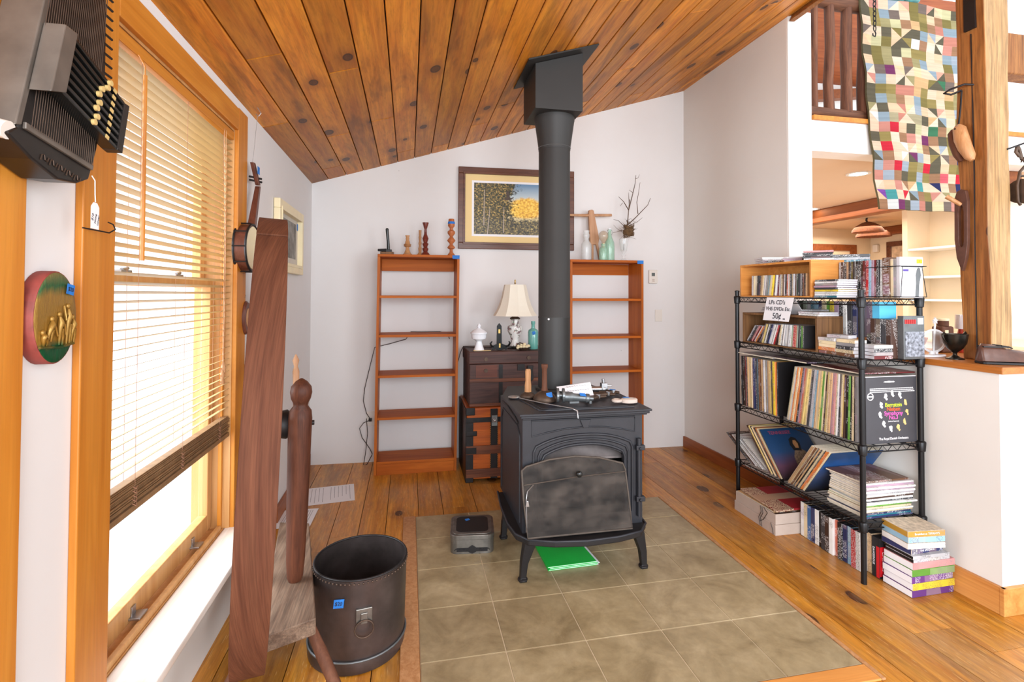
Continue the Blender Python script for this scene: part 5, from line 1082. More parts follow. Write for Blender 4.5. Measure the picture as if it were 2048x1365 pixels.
b = MB(); b.T = Matrix(((tx.x, 0, nz_.x, ct.x), (tx.y, 0, nz_.y, ct.y), (tx.z, 1, nz_.z, ct.z), (0, 0, 0, 1))); b.box(-.028, -.022, -.006, .028, .026, .003); b.box(-.012, -.026, .003, .012, .012, .007); b.build('handle_plate', M['pewter'], t, bevel=.003)
b = MB(); b.T = Matrix(((tx.x, 0, nz_.x, ct.x), (tx.y, 0, nz_.y, ct.y), (tx.z, 1, nz_.z, ct.z), (0, 0, 0, 1))); b.tube([(.032*math.cos(a), -.042+.030*math.sin(a), .008) for a in [i*PI/12 for i in range(24)]], .003, 7, loop=True); b.build('ring_handle', M['rust'], t, smooth=60)
a1 = math.radians(-109); c1 = Vector(bp(.1805, .262, a1)); tag_card(c1+Vector((math.cos(a1), math.sin(a1), 0))*.0015, (-math.sin(a1), math.cos(a1), .15), (.1, .03, 1), .038, .030, t)
text('price_marks', '$20', .018, c1+Vector((math.cos(a1), math.sin(a1), 0))*.0035, (-math.sin(a1), math.cos(a1), .15), (.1, .03, 1), M['ink'], t)
# ================================================================== WIRE SHELVING AND MEDIA
random.seed(9)
SX0, SX1, SY0, SY1 = 2.096, 2.432, 2.016, 2.938
LV = [1.335, 1.045, .640, .283]         # shelf surfaces
t = thing('wire_shelving', 'black wire shelving unit packed with records and tapes against the right wall', 'shelves', (2.26, 2.48, 0))
for i, (x, y) in enumerate(((SX0, SY0), (SX0, SY1), (SX1, SY0), (SX1-.012, SY1))):
    MB().cyl((x, y, .0), (x, y, 1.368), .0125, n=16).build('post', M['blackmetal'], t, smooth=40)
    for z in LV: MB().lathe((x, y, z-.045), [(.0135, 0), (.018, .004), (.021, .045), (.0185, .049), (.0135, .052)], 16).build('post_collar', M['blackmetal'], t, smooth=40)
    MB().lathe((x, y, 1.366), [(.0145, 0), (.0145, .008), (.006, .012)], 14).build('post_cap', M['blackmetal'], t, smooth=40)
for z in LV:
    b = MB(); r = .0032
    def side(p, q):
        p, q = Vector(p), Vector(q); dz = Vector((0, 0, -.028)); b.cyl(p, q, r, n=6); b.cyl(p+dz, q+dz, r, n=6); L = (q-p).length; n = max(4, int(L/.055)); pts = []
        for k in range(2*n+1): pts.append(p+(q-p)*(k/(2*n))+(dz if k % 2 else Vector((0, 0, 0))))
        b.tube(pts, .0018, 5)
    c4 = [(SX0, SY0), (SX0, SY1), (SX1-.012, SY1), (SX1, SY0)]
    for k in range(4): side((*c4[k], z-.004), (*c4[(k+1) % 4], z-.004))
    fr_ = b.build('shelf_frame', M['blackmetal'], t)
    b = MB(); m_ = 34
    for k in range(1, m_): y = SY0+(SY1-SY0)*k/m_; b.cyl((SX0, y, z-.0025), (SX1, y, z-.0025), .0014, n=5)
    for x in (2.18, 2.27, 2.36): b.cyl((x, SY0, z-.0055), (x, SY1, z-.0055), .0025, n=5)
    b.build('wire_grid', M['blackmetal'], fr_)

# object-coloured printed card, plastic and paper
def printed(name, rough, spine=True, seed=0.0, gloss=.5, con=.75, bands=True):
    q = NT(name); oi = q.node('ShaderNodeObjectInfo'); col = oi.outputs['Color']
    cx = q.node('ShaderNodeCombineXYZ'); k = q.math('MULTIPLY', oi.outputs['Random'], 37.)
    for i in range(3): q.link(k, cx.inputs[i])
    v = q.coords((30, 30, 30), off=cx.outputs[0]); n1 = q.noise(v, .35, 2); c = col
    sp = q.node('ShaderNodeSeparateColor'); q.link(col, sp.inputs[0]); lum = sp.outputs[1]
    inv = q.ramp(lum, [(.18, G1(.82)), (.32, G1(.06))])
    if bands:      # title lettering as small broken marks, inside a band
        vt = q.coords((60, 160, 330) if spine == 'z' else (330, 60, 160), off=cx.outputs[0]); nt_ = q.noise(vt, 1, 1, .5)
        vb = q.coords((2, 2, 9) if spine == 'z' else (9, 2, 2), off=cx.outputs[0]); nb_ = q.noise(vb, 1, 1)
        f_ = q.math('MULTIPLY', q.math('GREATER_THAN', nt_, .54), q.math('GREATER_THAN', nb_, .5)); c = q.mix(q.math('MULTIPLY', f_, con), c, inv)
        vc = q.node('ShaderNodeTexVoronoi'); q.link(q.coords((1, 1, 14) if spine == 'z' else (14, 1, 1), off=cx.outputs[0]), vc.inputs['Vector']); vc.inputs['Scale'].default_value = 1
        sc_ = q.node('ShaderNodeSeparateColor'); q.link(vc.outputs['Color'], sc_.inputs[0])
        hs = q.node('ShaderNodeHueSaturation'); hs.inputs['Saturation'].default_value = .55; hs.inputs['Value'].default_value = .7; q.link(vc.outputs['Color'], hs.inputs['Color'])
        c = q.mix(q.math('MULTIPLY', q.math('GREATER_THAN', sc_.outputs[0], .84), .5 if con > .6 else .2), c, hs.outputs[0])
    c = q.mix(1, c, q.ramp(n1, [(.3, G1(.8)), (.7, G1(1.05))]), 'MULTIPLY')
    return q.fin(c, rough, 0, gloss)
P_SP = printed('printed_spine', .45, 'z', con=.5); P_SPH = printed('printed_spine_flat', .45, 'x', con=.5); P_LP = printed('sleeve_spine', .65, 'z', con=.45)
P_COV = printed('printed_cover', .4, 'x', con=.5); P_PLAIN = printed('plain_colour', .45, bands=False)
P_COVC = paint('printed_box_back', srgb(206, 190, 168), .5, 0, amt=.45, scale=70)
P_EDGE = paint('paper_edges', srgb(222, 212, 192), .8, amt=.2, scale=60); P_BLK = paint('black_plastic_edge', srgb(30, 30, 32), .35)
PROT = {}
def proto(kind, d, th, h, mats, flat=False):
    # standing: spine on the -X face.  d along x, th along y, h along z, near bottom edge at the origin
    me = bpy.data.meshes.new(kind); bm = bmesh.new(); mb = MB(); mb.bm = bm; g = .0006
    if not flat: mb.box(0, 0, 0, d, th, h)
    else: mb.box(0, 0, 0, h, d, th)
    bmesh.ops.bevel(bm, geom=bm.edges[:], offset=min(.0012, th*.12), segments=1, affect='EDGES', profile=.7)
    bmesh.ops.recalc_face_normals(bm, faces=bm.faces)
    for f in bm.faces:
        n = f.normal
        if not flat: f.material_index = 1 if n.x < -.9 else (2 if (abs(n.z) > .9 or n.x > .9) else 0)
        else: f.material_index = 1 if n.y < -.9 else (2 if (n.y > .9 or abs(n.x) > .9) else 0)
    bm.to_mesh(me); bm.free()
    for m in mats: me.materials.append(m)
    PROT[kind] = me
proto('record_sleeve', .314, .0100, .314, [P_PLAIN, P_LP, P_EDGE])
proto('cd_case', .142, .0100, .125, [P_PLAIN, P_SP, M['clearcase']])
proto('video_tape', .104, .0262, .187, [P_COV, P_SP, P_BLK])
proto('dvd_case', .135, .0148, .190, [P_COV, P_SP, P_BLK])
proto('cd_case_flat', .125, .0102, .142, [P_COV, P_SPH, M['clearcase']], True)
proto('dvd_flat', .135, .0148, .190, [P_COV, P_SPH, P_BLK], True)
proto('video_flat', .104, .0262, .187, [P_COVC, P_SPH, P_PLAIN], True)
proto('clamshell_flat', .140, .0300, .235, [P_PLAIN, P_SPH, M['paper']], True)
proto('magazine_up', .210, .0065, .275, [P_COV, P_SP, P_EDGE])
proto('magazine_flat', .210, .0085, .280, [P_COV, P_SPH, P_EDGE], True)
proto('cassette_flat', .070, .0165, .109, [P_PLAIN, P_SPH, M['clearcase']], True)
proto('record_flat', .314, .0070, .314, [P_COV, P_SPH, P_EDGE], True)
NAMES = {'cream': (226, 208, 170), 'pale yellow': (224, 200, 130), 'yellow': (236, 208, 60), 'mustard': (196, 150, 60), 'orange': (214, 126, 60), 'tan': (196, 160, 118), 'brown': (110, 74, 50), 'dark brown': (66, 42, 32), 'red': (178, 40, 44),
         'dark red': (110, 30, 34), 'pink': (214, 150, 150), 'purple': (96, 50, 120), 'navy': (44, 50, 92), 'blue': (60, 110, 170), 'pale blue': (150, 190, 214), 'teal': (40, 110, 130), 'green': (100, 160, 60), 'dark green': (40, 66, 50),
         'grey-green': (150, 164, 148), 'grey': (140, 138, 140), 'pale grey': (196, 196, 200), 'white': (232, 232, 230), 'black': (26, 24, 26), 'charcoal': (58, 58, 62), 'salmon': (206, 112, 88), 'olive': (120, 116, 62), 'mauve': (170, 140, 160)}
ORD = ['first', 'second', 'third', 'fourth', 'fifth', 'sixth', 'seventh', 'eighth', 'ninth', 'tenth', 'eleventh', 'twelfth', 'thirteenth', 'fourteenth', 'fifteenth', 'sixteenth', 'seventeenth', 'eighteenth', 'nineteenth', 'twentieth']
TENS = {2: 'twenty', 3: 'thirty', 4: 'forty'}
def ordw(n):
    if n <= 20: return ORD[n-1]
    t_, u_ = divmod(n, 10); return TENS[t_]+'-'+ORD[u_-1] if u_ else {2: 'twentieth', 3: 'thirtieth', 4: 'fortieth'}[t_]
def item(kind, name, col, loc, rx=0, rz=0, lab='', cat='', grp=None, sy=1, sx=1, sz=1):
    o = bpy.data.objects.new(name, PROT[kind]); COL.objects.link(o); o.location = loc; o.rotation_euler = (rx, 0, rz); o.scale = (sx, sy, sz)
    r, g, bb_ = NAMES[col]; j = random.uniform(.9, 1.08); o.color = srgb(min(255, r*j), min(255, g*j), min(255, bb_*j))
    WM[o.name] = Matrix(); return tag(o, lab, cat, grp)
def row(kind, name, cols, x, y, z, th, ang, lab, cat, grp, jx=.004, ths=None):
    # left-most (far) first; ang in degrees, positive leans towards the near end
    n = len(cols)
    for i, c in enumerate(cols):
        a = ang(i/(max(1, n-1))) if callable(ang) else ang; a = R(a); s = (ths[i % len(ths)] if ths else 1)
        w_ = th*s/math.cos(a)+.0004; y -= w_
        zz = z; yy = y
        if a < 0: zz = z+th*s*math.sin(-a)    # pivot rises
        item(kind, name, c, (x+random.uniform(-jx, jx), yy, zz), a, 0, f'{c} {lab[0]}, {ordw(i+1)} from the left {lab[1]}', cat, grp, sy=s)
    return y
def pile(kind, name, cols, x, y, z, th, lab, cat, grp, rz=0, jit=.004, jr=.03):
    n = len(cols)
    for i, c in enumerate(cols):     # bottom first
        pos = 'bottom' if i == 0 else ('top' if i == n-1 else ordw(i+1)+' from bottom')
        item(kind, name, c, (x+random.uniform(-jit, jit), y+random.uniform(-jit, jit), z), 0, rz+random.uniform(-jr, jr), f'{c} {lab[0]}, {pos} {lab[1]}', cat, grp); z += th+.0003
    return z
def crate(lab, x0, x1, y0, y1, z0, z1, mat, th=.012):
    t = thing('wooden_crate', lab, 'crate', ((x0+x1)/2, (y0+y1)/2, z0))
    MB().box(x0, y0, z0, x1, y0+th, z1-th).build('end_board', mat, t, bevel=.001); MB().box(x0, y1-th, z0, x1, y1, z1-th).build('end_board', mat, t, bevel=.001)
    MB().box(x0, y0, z1-th+.0002, x1, y1, z1).build('top_board', mat, t, bevel=.001); MB().box(x0, y0+th, z0, x1, y1-th, z0+.008).build('bottom_board', mat, t, bevel=.001)
    MB().box(x1-.008, y0+th, z0+.008, x1, y1-th, z1-th).build('back_board', mat, t); return t
# ---- top shelf
ZA = LV[0]+.001
crate('orange wooden crate of discs lying on its side on the top wire shelf', 2.120, 2.330, 2.344, 2.940, ZA, 1.541, M['crate'])
cs = ['white', 'pale grey', 'cream', 'white', 'cream', 'charcoal', 'black', 'brown', 'tan', 'cream', 'pale grey', 'white', 'grey', 'grey-green', 'pale blue', 'cream', 'cream', 'yellow', 'tan', 'dark brown', 'white', 'mauve', 'dark red', 'white', 'pale grey', 'cream', 'brown', 'pale grey', 'black', 'salmon', 'white', 'tan', 'charcoal', 'cream', 'pale grey', 'brown', 'grey', 'dark green', 'charcoal', 'grey', 'black', 'brown', 'charcoal', 'tan']
row('cd_case', 'cd_case', cs, 2.150, 2.868, ZA+.0085, .0100, lambda f: 1+9*math.exp(-((f-.35)/.2)**2), ('thin disc case', 'in the orange crate'), 'disc case', 'discs in the orange crate')
pile('cd_case_flat', 'cd_case', ['grey', 'charcoal', 'pale grey', 'white'], 2.165, 2.78, 1.542, .0102, ('flat disc case', 'of the left pile on the orange crate'), 'disc case', 'flat discs on the orange crate', -.3)
pile('cd_case_flat', 'cd_case', ['pale grey', 'mauve', 'pale grey'], 2.165, 2.60, 1.542, .0102, ('flat disc case', 'of the middle pile on the orange crate'), 'disc case', 'flat discs on the orange crate', -.6)
pile('cd_case_flat', 'cd_case', ['white', 'charcoal', 'charcoal', 'black', 'pink'], 2.150, 2.435, 1.542, .0102, ('flat disc case', 'of the nearest pile on the orange crate'), 'disc case', 'flat discs on the orange crate', -.75)
row('dvd_case', 'dvd_case', ['pale grey', 'dark brown', 'black', 'tan', 'charcoal', 'olive', 'charcoal', 'black', 'charcoal', 'dark brown', 'dark red', 'red', 'pale blue', 'mauve', 'dark red', 'black', 'white'], 2.285, 2.338, ZA, .0148, lambda f: 1.0, ('movie case', 'in the upright top shelf row'), 'movie case', 'movie cases on the top shelf', ths=[1.0])
o = item('dvd_case', 'boxed_set', 'brown', (2.282, 2.036, ZA), 0, 0, 'thick boxed movie set with a dark gold portrait spine on the top shelf', 'boxed set', None, sy=2.6, sz=1.04)
item('dvd_case', 'dvd_case', 'cream', (2.285, 2.020, ZA), 0, 0, 'cream movie case right of the thick portrait boxed set', 'movie case'); item('dvd_case', 'dvd_case', 'grey', (2.285, 2.0045, ZA), 0, 0, 'grey movie case squeezed behind the white front-facing one', 'movie case')
t = thing('white_movie_case', 'white movie case facing front with a yellow price sticker, right end of the top shelf', 'movie case', (2.35, 1.99, ZA))
MB().box(2.284, 1.984, ZA, 2.418, 2.003, ZA+.197).build('case', M['clearcase'], t, bevel=.002); MB().box(2.290, 1.9825, ZA+.004, 2.415, 1.9838, ZA+.192).build('cover_sheet', M['paper'], t)
MB().box(2.290, 1.9812, ZA+.148, 2.415, 1.9822, ZA+.151).build('cover_rule', M['ink'], t); MB().box(2.378, 1.9808, ZA+.166, 2.410, 1.982, ZA+.186).build('price_sticker', M['yellow'], t)
text('price_marks', '5', .016, (2.394, 1.9805, ZA+.176), (1, 0, 0), (0, 0, 1), M['ink'], t)
b = MB()
for q_ in range(6): b.box(2.300+q_*.010, 1.9812, ZA+.156, 2.300+q_*.010+.006, 1.9822, ZA+.172)
b.build('faint_title_marks', M['clearcase'], t)
b = MB(); b.prism([(2.368, ZA+.006), (2.388, ZA+.006), (2.392, ZA+.07), (2.402, ZA+.11), (2.396, ZA+.142), (2.388, ZA+.147), (2.380, ZA+.14), (2.372, ZA+.11), (2.374, ZA+.07)], 'y', 1.981, 1.9824); b.build('cover_figure', M['greymetal'], t)
MB().box(2.30, 1.981, ZA+.128, 2.33, 1.9822, ZA+.138).build('purple_logo', paint('purple', srgb(80, 60, 150), .5), t)
t = thing('wire_rack', 'thin black wire rack holding the movie cases at the shelf end', 'rack', (2.35, 1.97, ZA))
b = MB()
for z in (ZA+.006, ZA+.152): b.tube([(2.276, 2.16, z), (2.276, 1.975, z), (2.426, 1.975, z), (2.426, 2.16, z)], .002, 6)
b.tube([(2.276, 1.975, ZA+.006), (2.290, 1.975, ZA+.152)], .0016, 5); b.tube([(2.426, 1.975, ZA+.006), (2.400, 1.975, ZA+.152)], .0016, 5); b.build('wires', M['blackmetal'], t)
pile('cd_case_flat', 'cd_case', ['teal', 'white', 'white', 'yellow', 'charcoal', 'mauve', 'grey', 'white', 'charcoal'], 2.122, 2.325, ZA, .0102, ('flat disc case', 'of the stack before the movie cases'), 'disc case', 'stacked discs on the top shelf', -PI/2+.04)
pile('dvd_flat', 'dvd_case', ['teal', 'pale grey', 'charcoal'], 2.285, 2.40, ZA+.192, .0148, ('flat movie case', 'of the pile beside the orange crate'), 'movie case', 'flat movie cases', -PI/2+.9)
# ---- second shelf
ZB = LV[1]+.001
crate('brown wooden crate of slanted discs on the second wire shelf', 2.115, 2.278, 2.302, 2.910, ZB, 1.236, M['crate2'])
y = row('cd_case', 'cd_case', ['pale grey', 'charcoal', 'dark red', 'pink', 'dark red', 'white', 'orange', 'dark brown', 'charcoal'], 2.125, 2.885, ZB+.0085, .0100, 38, ('disc case', 'of the steeply slanted brown crate discs'), 'disc case', 'slanted discs in the brown crate')
y = row('cd_case', 'cd_case', ['black', 'pale yellow', 'charcoal', 'white', 'charcoal', 'navy', 'pale grey', 'white', 'dark brown', 'white', 'red', 'dark brown'], 2.125, y-.012, ZB+.0085, .0100, 21, ('disc case', 'of the middle leaning brown crate discs'), 'disc case', 'middle discs in the brown crate')
y = row('cd_case', 'cd_case', ['white', 'cream', 'white', 'charcoal', 'white', 'pale grey', 'white', 'grey', 'pale grey', 'white', 'grey-green', 'salmon', 'red', 'salmon', 'grey-green', 'charcoal', 'grey', 'dark green', 'green', 'charcoal'], 2.125, y-.010, ZB+.0085, .0100, lambda f: 11*(1-f)+1, ('disc case', 'of the near-upright brown crate discs'), 'disc case', 'upright discs in the brown crate')
pile('cd_case_flat', 'cd_case', ['mauve', 'brown', 'charcoal'], 2.165, 2.75, 1.237, .0102, ('flat disc case', 'of the pile left of the price sign'), 'disc case', 'flat discs on the brown crate', -.5)
pile('cd_case_flat', 'cd_case', ['mauve', 'brown', 'grey'], 2.155, 2.46, 1.237, .0102, ('flat disc case', 'of the pile right of the sign'), 'disc case', 'flat discs right of the sign', -.4)
item('cd_case_flat', 'cd_case', 'white', (2.118, 2.435, 1.237), 0, -PI/2, 'bright white disc case at the near end of the brown crate, lower of two', 'disc case'); item('cd_case_flat', 'cd_case', 'pale grey', (2.120, 2.440, 1.2475), 0, -PI/2+.06, 'bright white disc case at the near end of the brown crate, upper of two', 'disc case')
t = thing('price_sign', 'folded white card sign with handwritten prices on the second shelf', 'sign', (2.0980, 2.54, 1.2))
b = MB(); b.hexa([(2.0780, 2.672, 1.199), (2.0780, 2.462, 1.199), (2.0790, 2.462, 1.199), (2.0790, 2.672, 1.199), (2.0915, 2.652, 1.334), (2.0915, 2.436, 1.334), (2.0925, 2.436, 1.334), (2.0925, 2.652, 1.334)]); b.build('front_panel', M['paper'], t)
b = MB(); b.hexa([(2.0928, 2.436, 1.333), (2.0928, 2.652, 1.333), (2.0940, 2.652, 1.333), (2.0940, 2.436, 1.333), (2.1830, 2.462, 1.2375), (2.1830, 2.640, 1.2375), (2.1845, 2.640, 1.2375), (2.1845, 2.462, 1.2375)]); b.build('back_panel', M['paper'], t)
ux_ = (0, -1, 0); uy_ = (.0135, .022, .135)
text('sign_writing', "LPs CD's", .036, (2.0855, 2.565, 1.305), ux_, uy_, M['ink'], t, shear=.25); text('sign_writing', 'VHS DVDs Etc.', .032, (2.0825, 2.552, 1.268), ux_, uy_, M['ink'], t, shear=.25)
text('sign_writing', '50¢', .050, (2.0790, 2.560, 1.226), ux_, uy_, M['ink'], t, shear=.2); text('sign_writing', 'ea', .020, (2.0780, 2.500, 1.214), ux_, uy_, M['ink'], t, shear=.2)
crate('low wooden box behind the brown crate, carrying upright video tapes', 2.288, 2.425, 2.150, 2.750, ZB, 1.128, M['crate'])
row('video_tape', 'video_tape', ['black', 'dark green', 'grey-green', 'pale grey', 'teal', 'pale blue', 'navy', 'cream', 'green', 'yellow', 'mauve', 'black', 'white', 'charcoal', 'navy'], 2.300, 2.66, 1.1285, .0262, 0, ('video tape', 'in the back row above the brown crate'), 'video tape', 'video tapes behind the brown crate', ths=[1.0, 1.1])
row('video_tape', 'video_tape', ['black', 'dark brown', 'black', 'charcoal', 'dark brown'], 2.262, 2.148, ZB, .0262, 0, ('tall video box', 'in the dark second shelf row'), 'video tape', 'dark video boxes', ths=[1.0])
t = thing('video_box', 'grey video box with a red and black illustrated front facing the room, second shelf', 'video tape', (2.36, 2.0, ZB))
MB().box(2.300, 1.983, ZB, 2.420, 2.014, ZB+.205).build('box', M['greymetal'], t, bevel=.001); MB().box(2.308, 1.981, ZB+.012, 2.416, 1.9828, ZB+.13).build('illustration', paint('ink_sketch', srgb(150, 156, 168), .5, amt=.9, scale=60), t)
b = MB()
for q_ in range(6): b.box(2.306+q_*.011, 1.981, ZB+.168, 2.306+q_*.011+.008, 1.9828, ZB+.188)
b.build('red_title_marks', paint('red_ink', srgb(190, 40, 40), .5), t)
MB().box(2.38, 1.981, ZB+.165, 2.412, 1.9828, ZB+.195).build('white_label', M['paper'], t)
CB = [('cream cassette stack', 2.118, 2.30, ['brown', 'orange', 'cream', 'cream', 'white'], 'of the leftmost cassette stack'), ('second', 2.128, 2.185, ['brown', 'cream', 'charcoal', 'grey', 'cream'], 'of the cassette stack beside the near post'),
      ('third', 2.20, 2.16, ['dark red', 'grey', 'charcoal', 'white'], 'of the stack right of the near post'), ('fourth', 2.19, 2.07, ['red', 'grey', 'cream', 'charcoal', 'white'], 'of the stack nearest the dark video boxes')]
pile('cassette_flat', 'cassette', CB[0][3], 2.118, 2.298, ZB, .0165, ('cassette', CB[0][4]), 'cassette', 'cassettes on the second shelf', -PI/2, .002, .05)
pile('cassette_flat', 'cassette', CB[1][3], 2.118, 2.186, ZB, .0165, ('cassette', CB[1][4]), 'cassette', 'cassettes on the second shelf', -PI/2, .002, .05)
pile('cassette_flat', 'cassette', CB[2][3], 2.150, 2.000, ZB, .0165, ('cassette', CB[2][4]), 'cassette', 'cassettes on the second shelf', .04, .002, .04)
pile('cassette_flat', 'cassette', ['red', 'grey'], 2.192, 2.078, ZB, .0165, ('cassette', 'of the short stack before the dark boxes'), 'cassette', 'cassettes on the second shelf', 0, .001, .0)
item('cassette_flat', 'cassette', 'pale grey', (2.125, 2.25, ZB+.0845), 0, -PI/2+.25, 'clear empty cassette case resting on top of the cassette stacks', 'cassette case')
tag(MB().box(2.275, 2.085, ZB+.188, 2.375, 2.125, ZB+.27).build('blue_box', paint('sky_blue_box', srgb(90, 190, 232), .5, amt=.1), loc=(2.32, 2.10, ZB+.188), bevel=.001), 'small sky-blue box sitting on the dark video boxes', 'box')
# ---- third shelf: records
ZD = LV[2]+.001
c1 = ['black', 'dark brown', 'dark brown', 'brown', 'dark red', 'black', 'tan', 'cream', 'pale yellow', 'cream', 'mauve', 'navy', 'navy', 'charcoal', 'pale blue', 'charcoal', 'brown', 'brown', 'tan', 'brown', 'pale grey', 'cream', 'grey', 'tan', 'pale yellow', 'pale yellow', 'charcoal', 'yellow', 'yellow', 'orange']
y = row('record_sleeve', 'record_sleeve', c1, 2.113, 2.918, ZD, .0100, -1.5, ('record sleeve', 'of the far upright third shelf records'), 'record', 'upright records at the far end of the third shelf', ths=[1.0, .9, 1.25, 1.1, .8])
fo = item('record_sleeve', 'record_sleeve', 'black', (2.113, y-.010, ZD), 0, 0, 'black record sleeve with yellow front lettering between the two record rows', 'record', sy=.7)
text('title_lettering', 'FOR', .05, (2.18, y-.0106, ZD+.25), (1, 0, 0), (0, 0, 1), M['bone'], fo, depth=.0002)
c2 = ['grey-green', 'cream', 'white', 'orange', 'cream', 'orange', 'charcoal', 'mauve', 'salmon', 'tan', 'pale yellow', 'pale yellow', 'cream', 'charcoal', 'pale grey', 'pale grey', 'pale blue', 'tan', 'cream', 'pale yellow', 'green', 'cream', 'dark brown', 'pale yellow', 'cream', 'tan', 'mauve', 'pink', 'cream', 'white', 'charcoal', 'cream', 'pale yellow', 'dark brown', 'black', 'green', 'black', 'cream', 'black', 'grey']
row('record_sleeve', 'record_sleeve', c2, 2.113, 2.532, ZD, .0100, lambda f: 11*(1-f)+1, ('record sleeve', 'of the long third shelf row'), 'record', 'leaning records on the third shelf', ths=[1.1, 1.0, 1.25, .9, 1.3, 1.1, 1.25])
for (c_, x, yy, z, rz, lab) in (('grey', 2.100, 2.615, .972, 0.02, 'grey record sleeve lying flat on the far upright records'), ('black', 2.125, 2.385, .975, .05, 'black record sleeve lying flat on the middle of the record rows'), ('dark red', 2.13, 2.055, .968, -.02, 'dark maroon record sleeve lying flat on the nearest records')):
    item('record_flat', 'record_sleeve', c_, (x, yy, z), 0, rz, lab, 'record')
t = thing('symphony_record', 'charcoal Bernstein Nielsen Symphony record box facing front at the shelf end', 'record', (2.28, 2.03, ZD))
yb2 = 2.026
bm_ = paint('charcoal_sleeve', srgb(62, 62, 68), .5, amt=.12, scale=12)
MB().box(2.128, yb2, ZD, 2.420, yb2+.020, ZD+.316).build('box_sleeve', bm_, t, bevel=.001); MB().box(2.128, yb2+.001, ZD+.3162, 2.420, yb2+.018, ZD+.3185).build('white_edge', M['paper'], t)
cxm = 2.272; F = yb2-.0006
mk = lambda nm, r_, g_, b_: paint(nm, srgb(r_, g_, b_), .5, amt=0)
for s_, z, c_, sz_ in (('Bernstein', .182, mk('lime_print', 205, 230, 40), .028), ('Nielsen', .162, mk('orange_print', 240, 96, 40), .028), ('Symphony', .142, mk('pink_print', 238, 96, 190), .028), ('No.3', .122, mk('pink_print_two', 238, 96, 190), .028)):
    text('title_lettering', s_, sz_, (cxm+.012, F, ZD+z), (1, 0, 0), (0, 0, 1), c_, t, space=.92)
text('small_lettering', '(Sinfonia Espansiva)', .008, (cxm+.012, F, ZD+.104), (1, 0, 0), (0, 0, 1), M['paper'], t)
text('credit_lettering', 'The Royal Danish Orchestra', .0165, (cxm+.012, F, ZD+.022), (1, 0, 0), (0, 0, 1), M['paper'], t, space=.9)
for k in range(3):
    b = MB(); x = 2.150
    while x < 2.40: w_ = random.uniform(.004, .012); b.box(x, F-.0004, ZD+.260-.008*k, x+w_, F+.0005, ZD+.2635-.008*k); x += w_+.002
    b.build('small_print_line', M['paper'], t)
b = MB(); b.tube([(2.152+.016*math.cos(a), F, ZD+.225+.016*math.sin(a)) for a in [i*PI/10 for i in range(20)]], .0022, 5, loop=True); b.box(2.140, F-.001, ZD+.222, 2.164, F+.0005, ZD+.228); b.build('round_emblem', M['paper'], t)
b = MB()
for k in range(7): b.box(2.235+k*.008, F-.0005, ZD+.290+(.002 if k in (2, 3, 4) else 0), 2.241+k*.008, F+.0005, ZD+.296)
b.prism([(2.225, ZD+.293), (2.26, ZD+.289), (2.295, ZD+.293), (2.26, ZD+.2975)], 'y', F-.0004, F+.0005); b.build('top_mark', M['paper'], t)
random.seed(4)
for k in range(11):
    a = R(95-k*33); rx_, rz_ = .078, .085; cx_, cz_ = cxm+.012+rx_*math.cos(a), ZD+.155+rz_*math.sin(a); b = MB(); n_ = 12
    b.prism([(cx_+.011*random.uniform(.5, 1.05)*math.cos(q*2*PI/n_), cz_+.015*random.uniform(.55, 1.1)*math.sin(q*2*PI/n_)) for q in range(n_)], 'y', F-.0006, F+.0004)
    b.prism([(cx_+.006+.007*math.cos(q*PI/3)*random.uniform(.5, 1.1), cz_-.014+.006*math.sin(q*PI/3)) for q in range(6)], 'y', F-.0007, F+.0003)
    b.build('singer_portrait', M['bone'] if 1 < k < 6 else M['paper'], t)
# ---- fourth shelf
ZE = LV[3]+.001
row('magazine_up', 'magazine', ['charcoal', 'brown', 'charcoal', 'dark brown', 'white', 'pale grey', 'white', 'grey', 'white', 'pale grey', 'white', 'grey', 'white', 'white'], 2.12, 2.86, ZE, .0065, -62, ('magazine', 'of the slumped fourth shelf magazines'), 'magazine', 'slumped magazines on the fourth shelf')
row('record_sleeve', 'record_sleeve', ['dark brown', 'pale yellow', 'charcoal', 'cream', 'tan', 'charcoal', 'orange', 'cream'], 2.113, 2.668, ZE, .0100, -42, ('record sleeve', 'of the left-leaning fourth shelf records'), 'record', 'records leaning left on the fourth shelf', ths=[.9, 1.0, .8])
t = thing('blue_record_sleeve', 'dark blue record sleeve picturing a seated woman, facing up from the V of records', 'record', (2.12, 2.55, ZE))
a = R(-41); c_, s_ = math.cos(a), math.sin(a); o_ = Vector((2.113, 2.545, ZE+.004))
T4 = Matrix(((1, 0, 0, o_.x), (0, c_, -s_, o_.y), (0, s_, c_, o_.z), (0, 0, 0, 1)))
cv = NT('dusk_cover'); sz3 = cv.node('ShaderNodeSeparateXYZ'); cv.link(cv.coords(kind='Generated'), sz3.inputs[0]); cc = cv.ramp(cv.math('ADD', sz3.outputs[2], cv.math('MULTIPLY', cv.noise(cv.coords(), 9, 3), .15)), [(.1, srgb(26, 22, 26)), (.35, srgb(90, 60, 80)), (.6, srgb(40, 70, 110)), (1.05, srgb(24, 58, 96))]); cv.fin(cc, .35)
b = MB(); b.T = T4; b.box(0, 0, 0, .314, .006, .314); b.build('sleeve', cv.m, t, bevel=.001)
b = MB(); b.T = T4; b.prism([(.13, .02), (.24, .02), (.25, .10), (.235, .16), (.20, .185), (.165, .17), (.14, .13)], 'y', -.0008, -.0001); b.build('patterned_dress', paint('floral', srgb(150, 130, 110), .5, amt=.6, scale=90), t)
b = MB(); b.T = T4; b.prism([(.16, .17), (.21, .165), (.222, .21), (.21, .245), (.185, .255), (.16, .24), (.15, .205)], 'y', -.0012, -.0009); b.build('dark_hair', M['blackflat'], t)
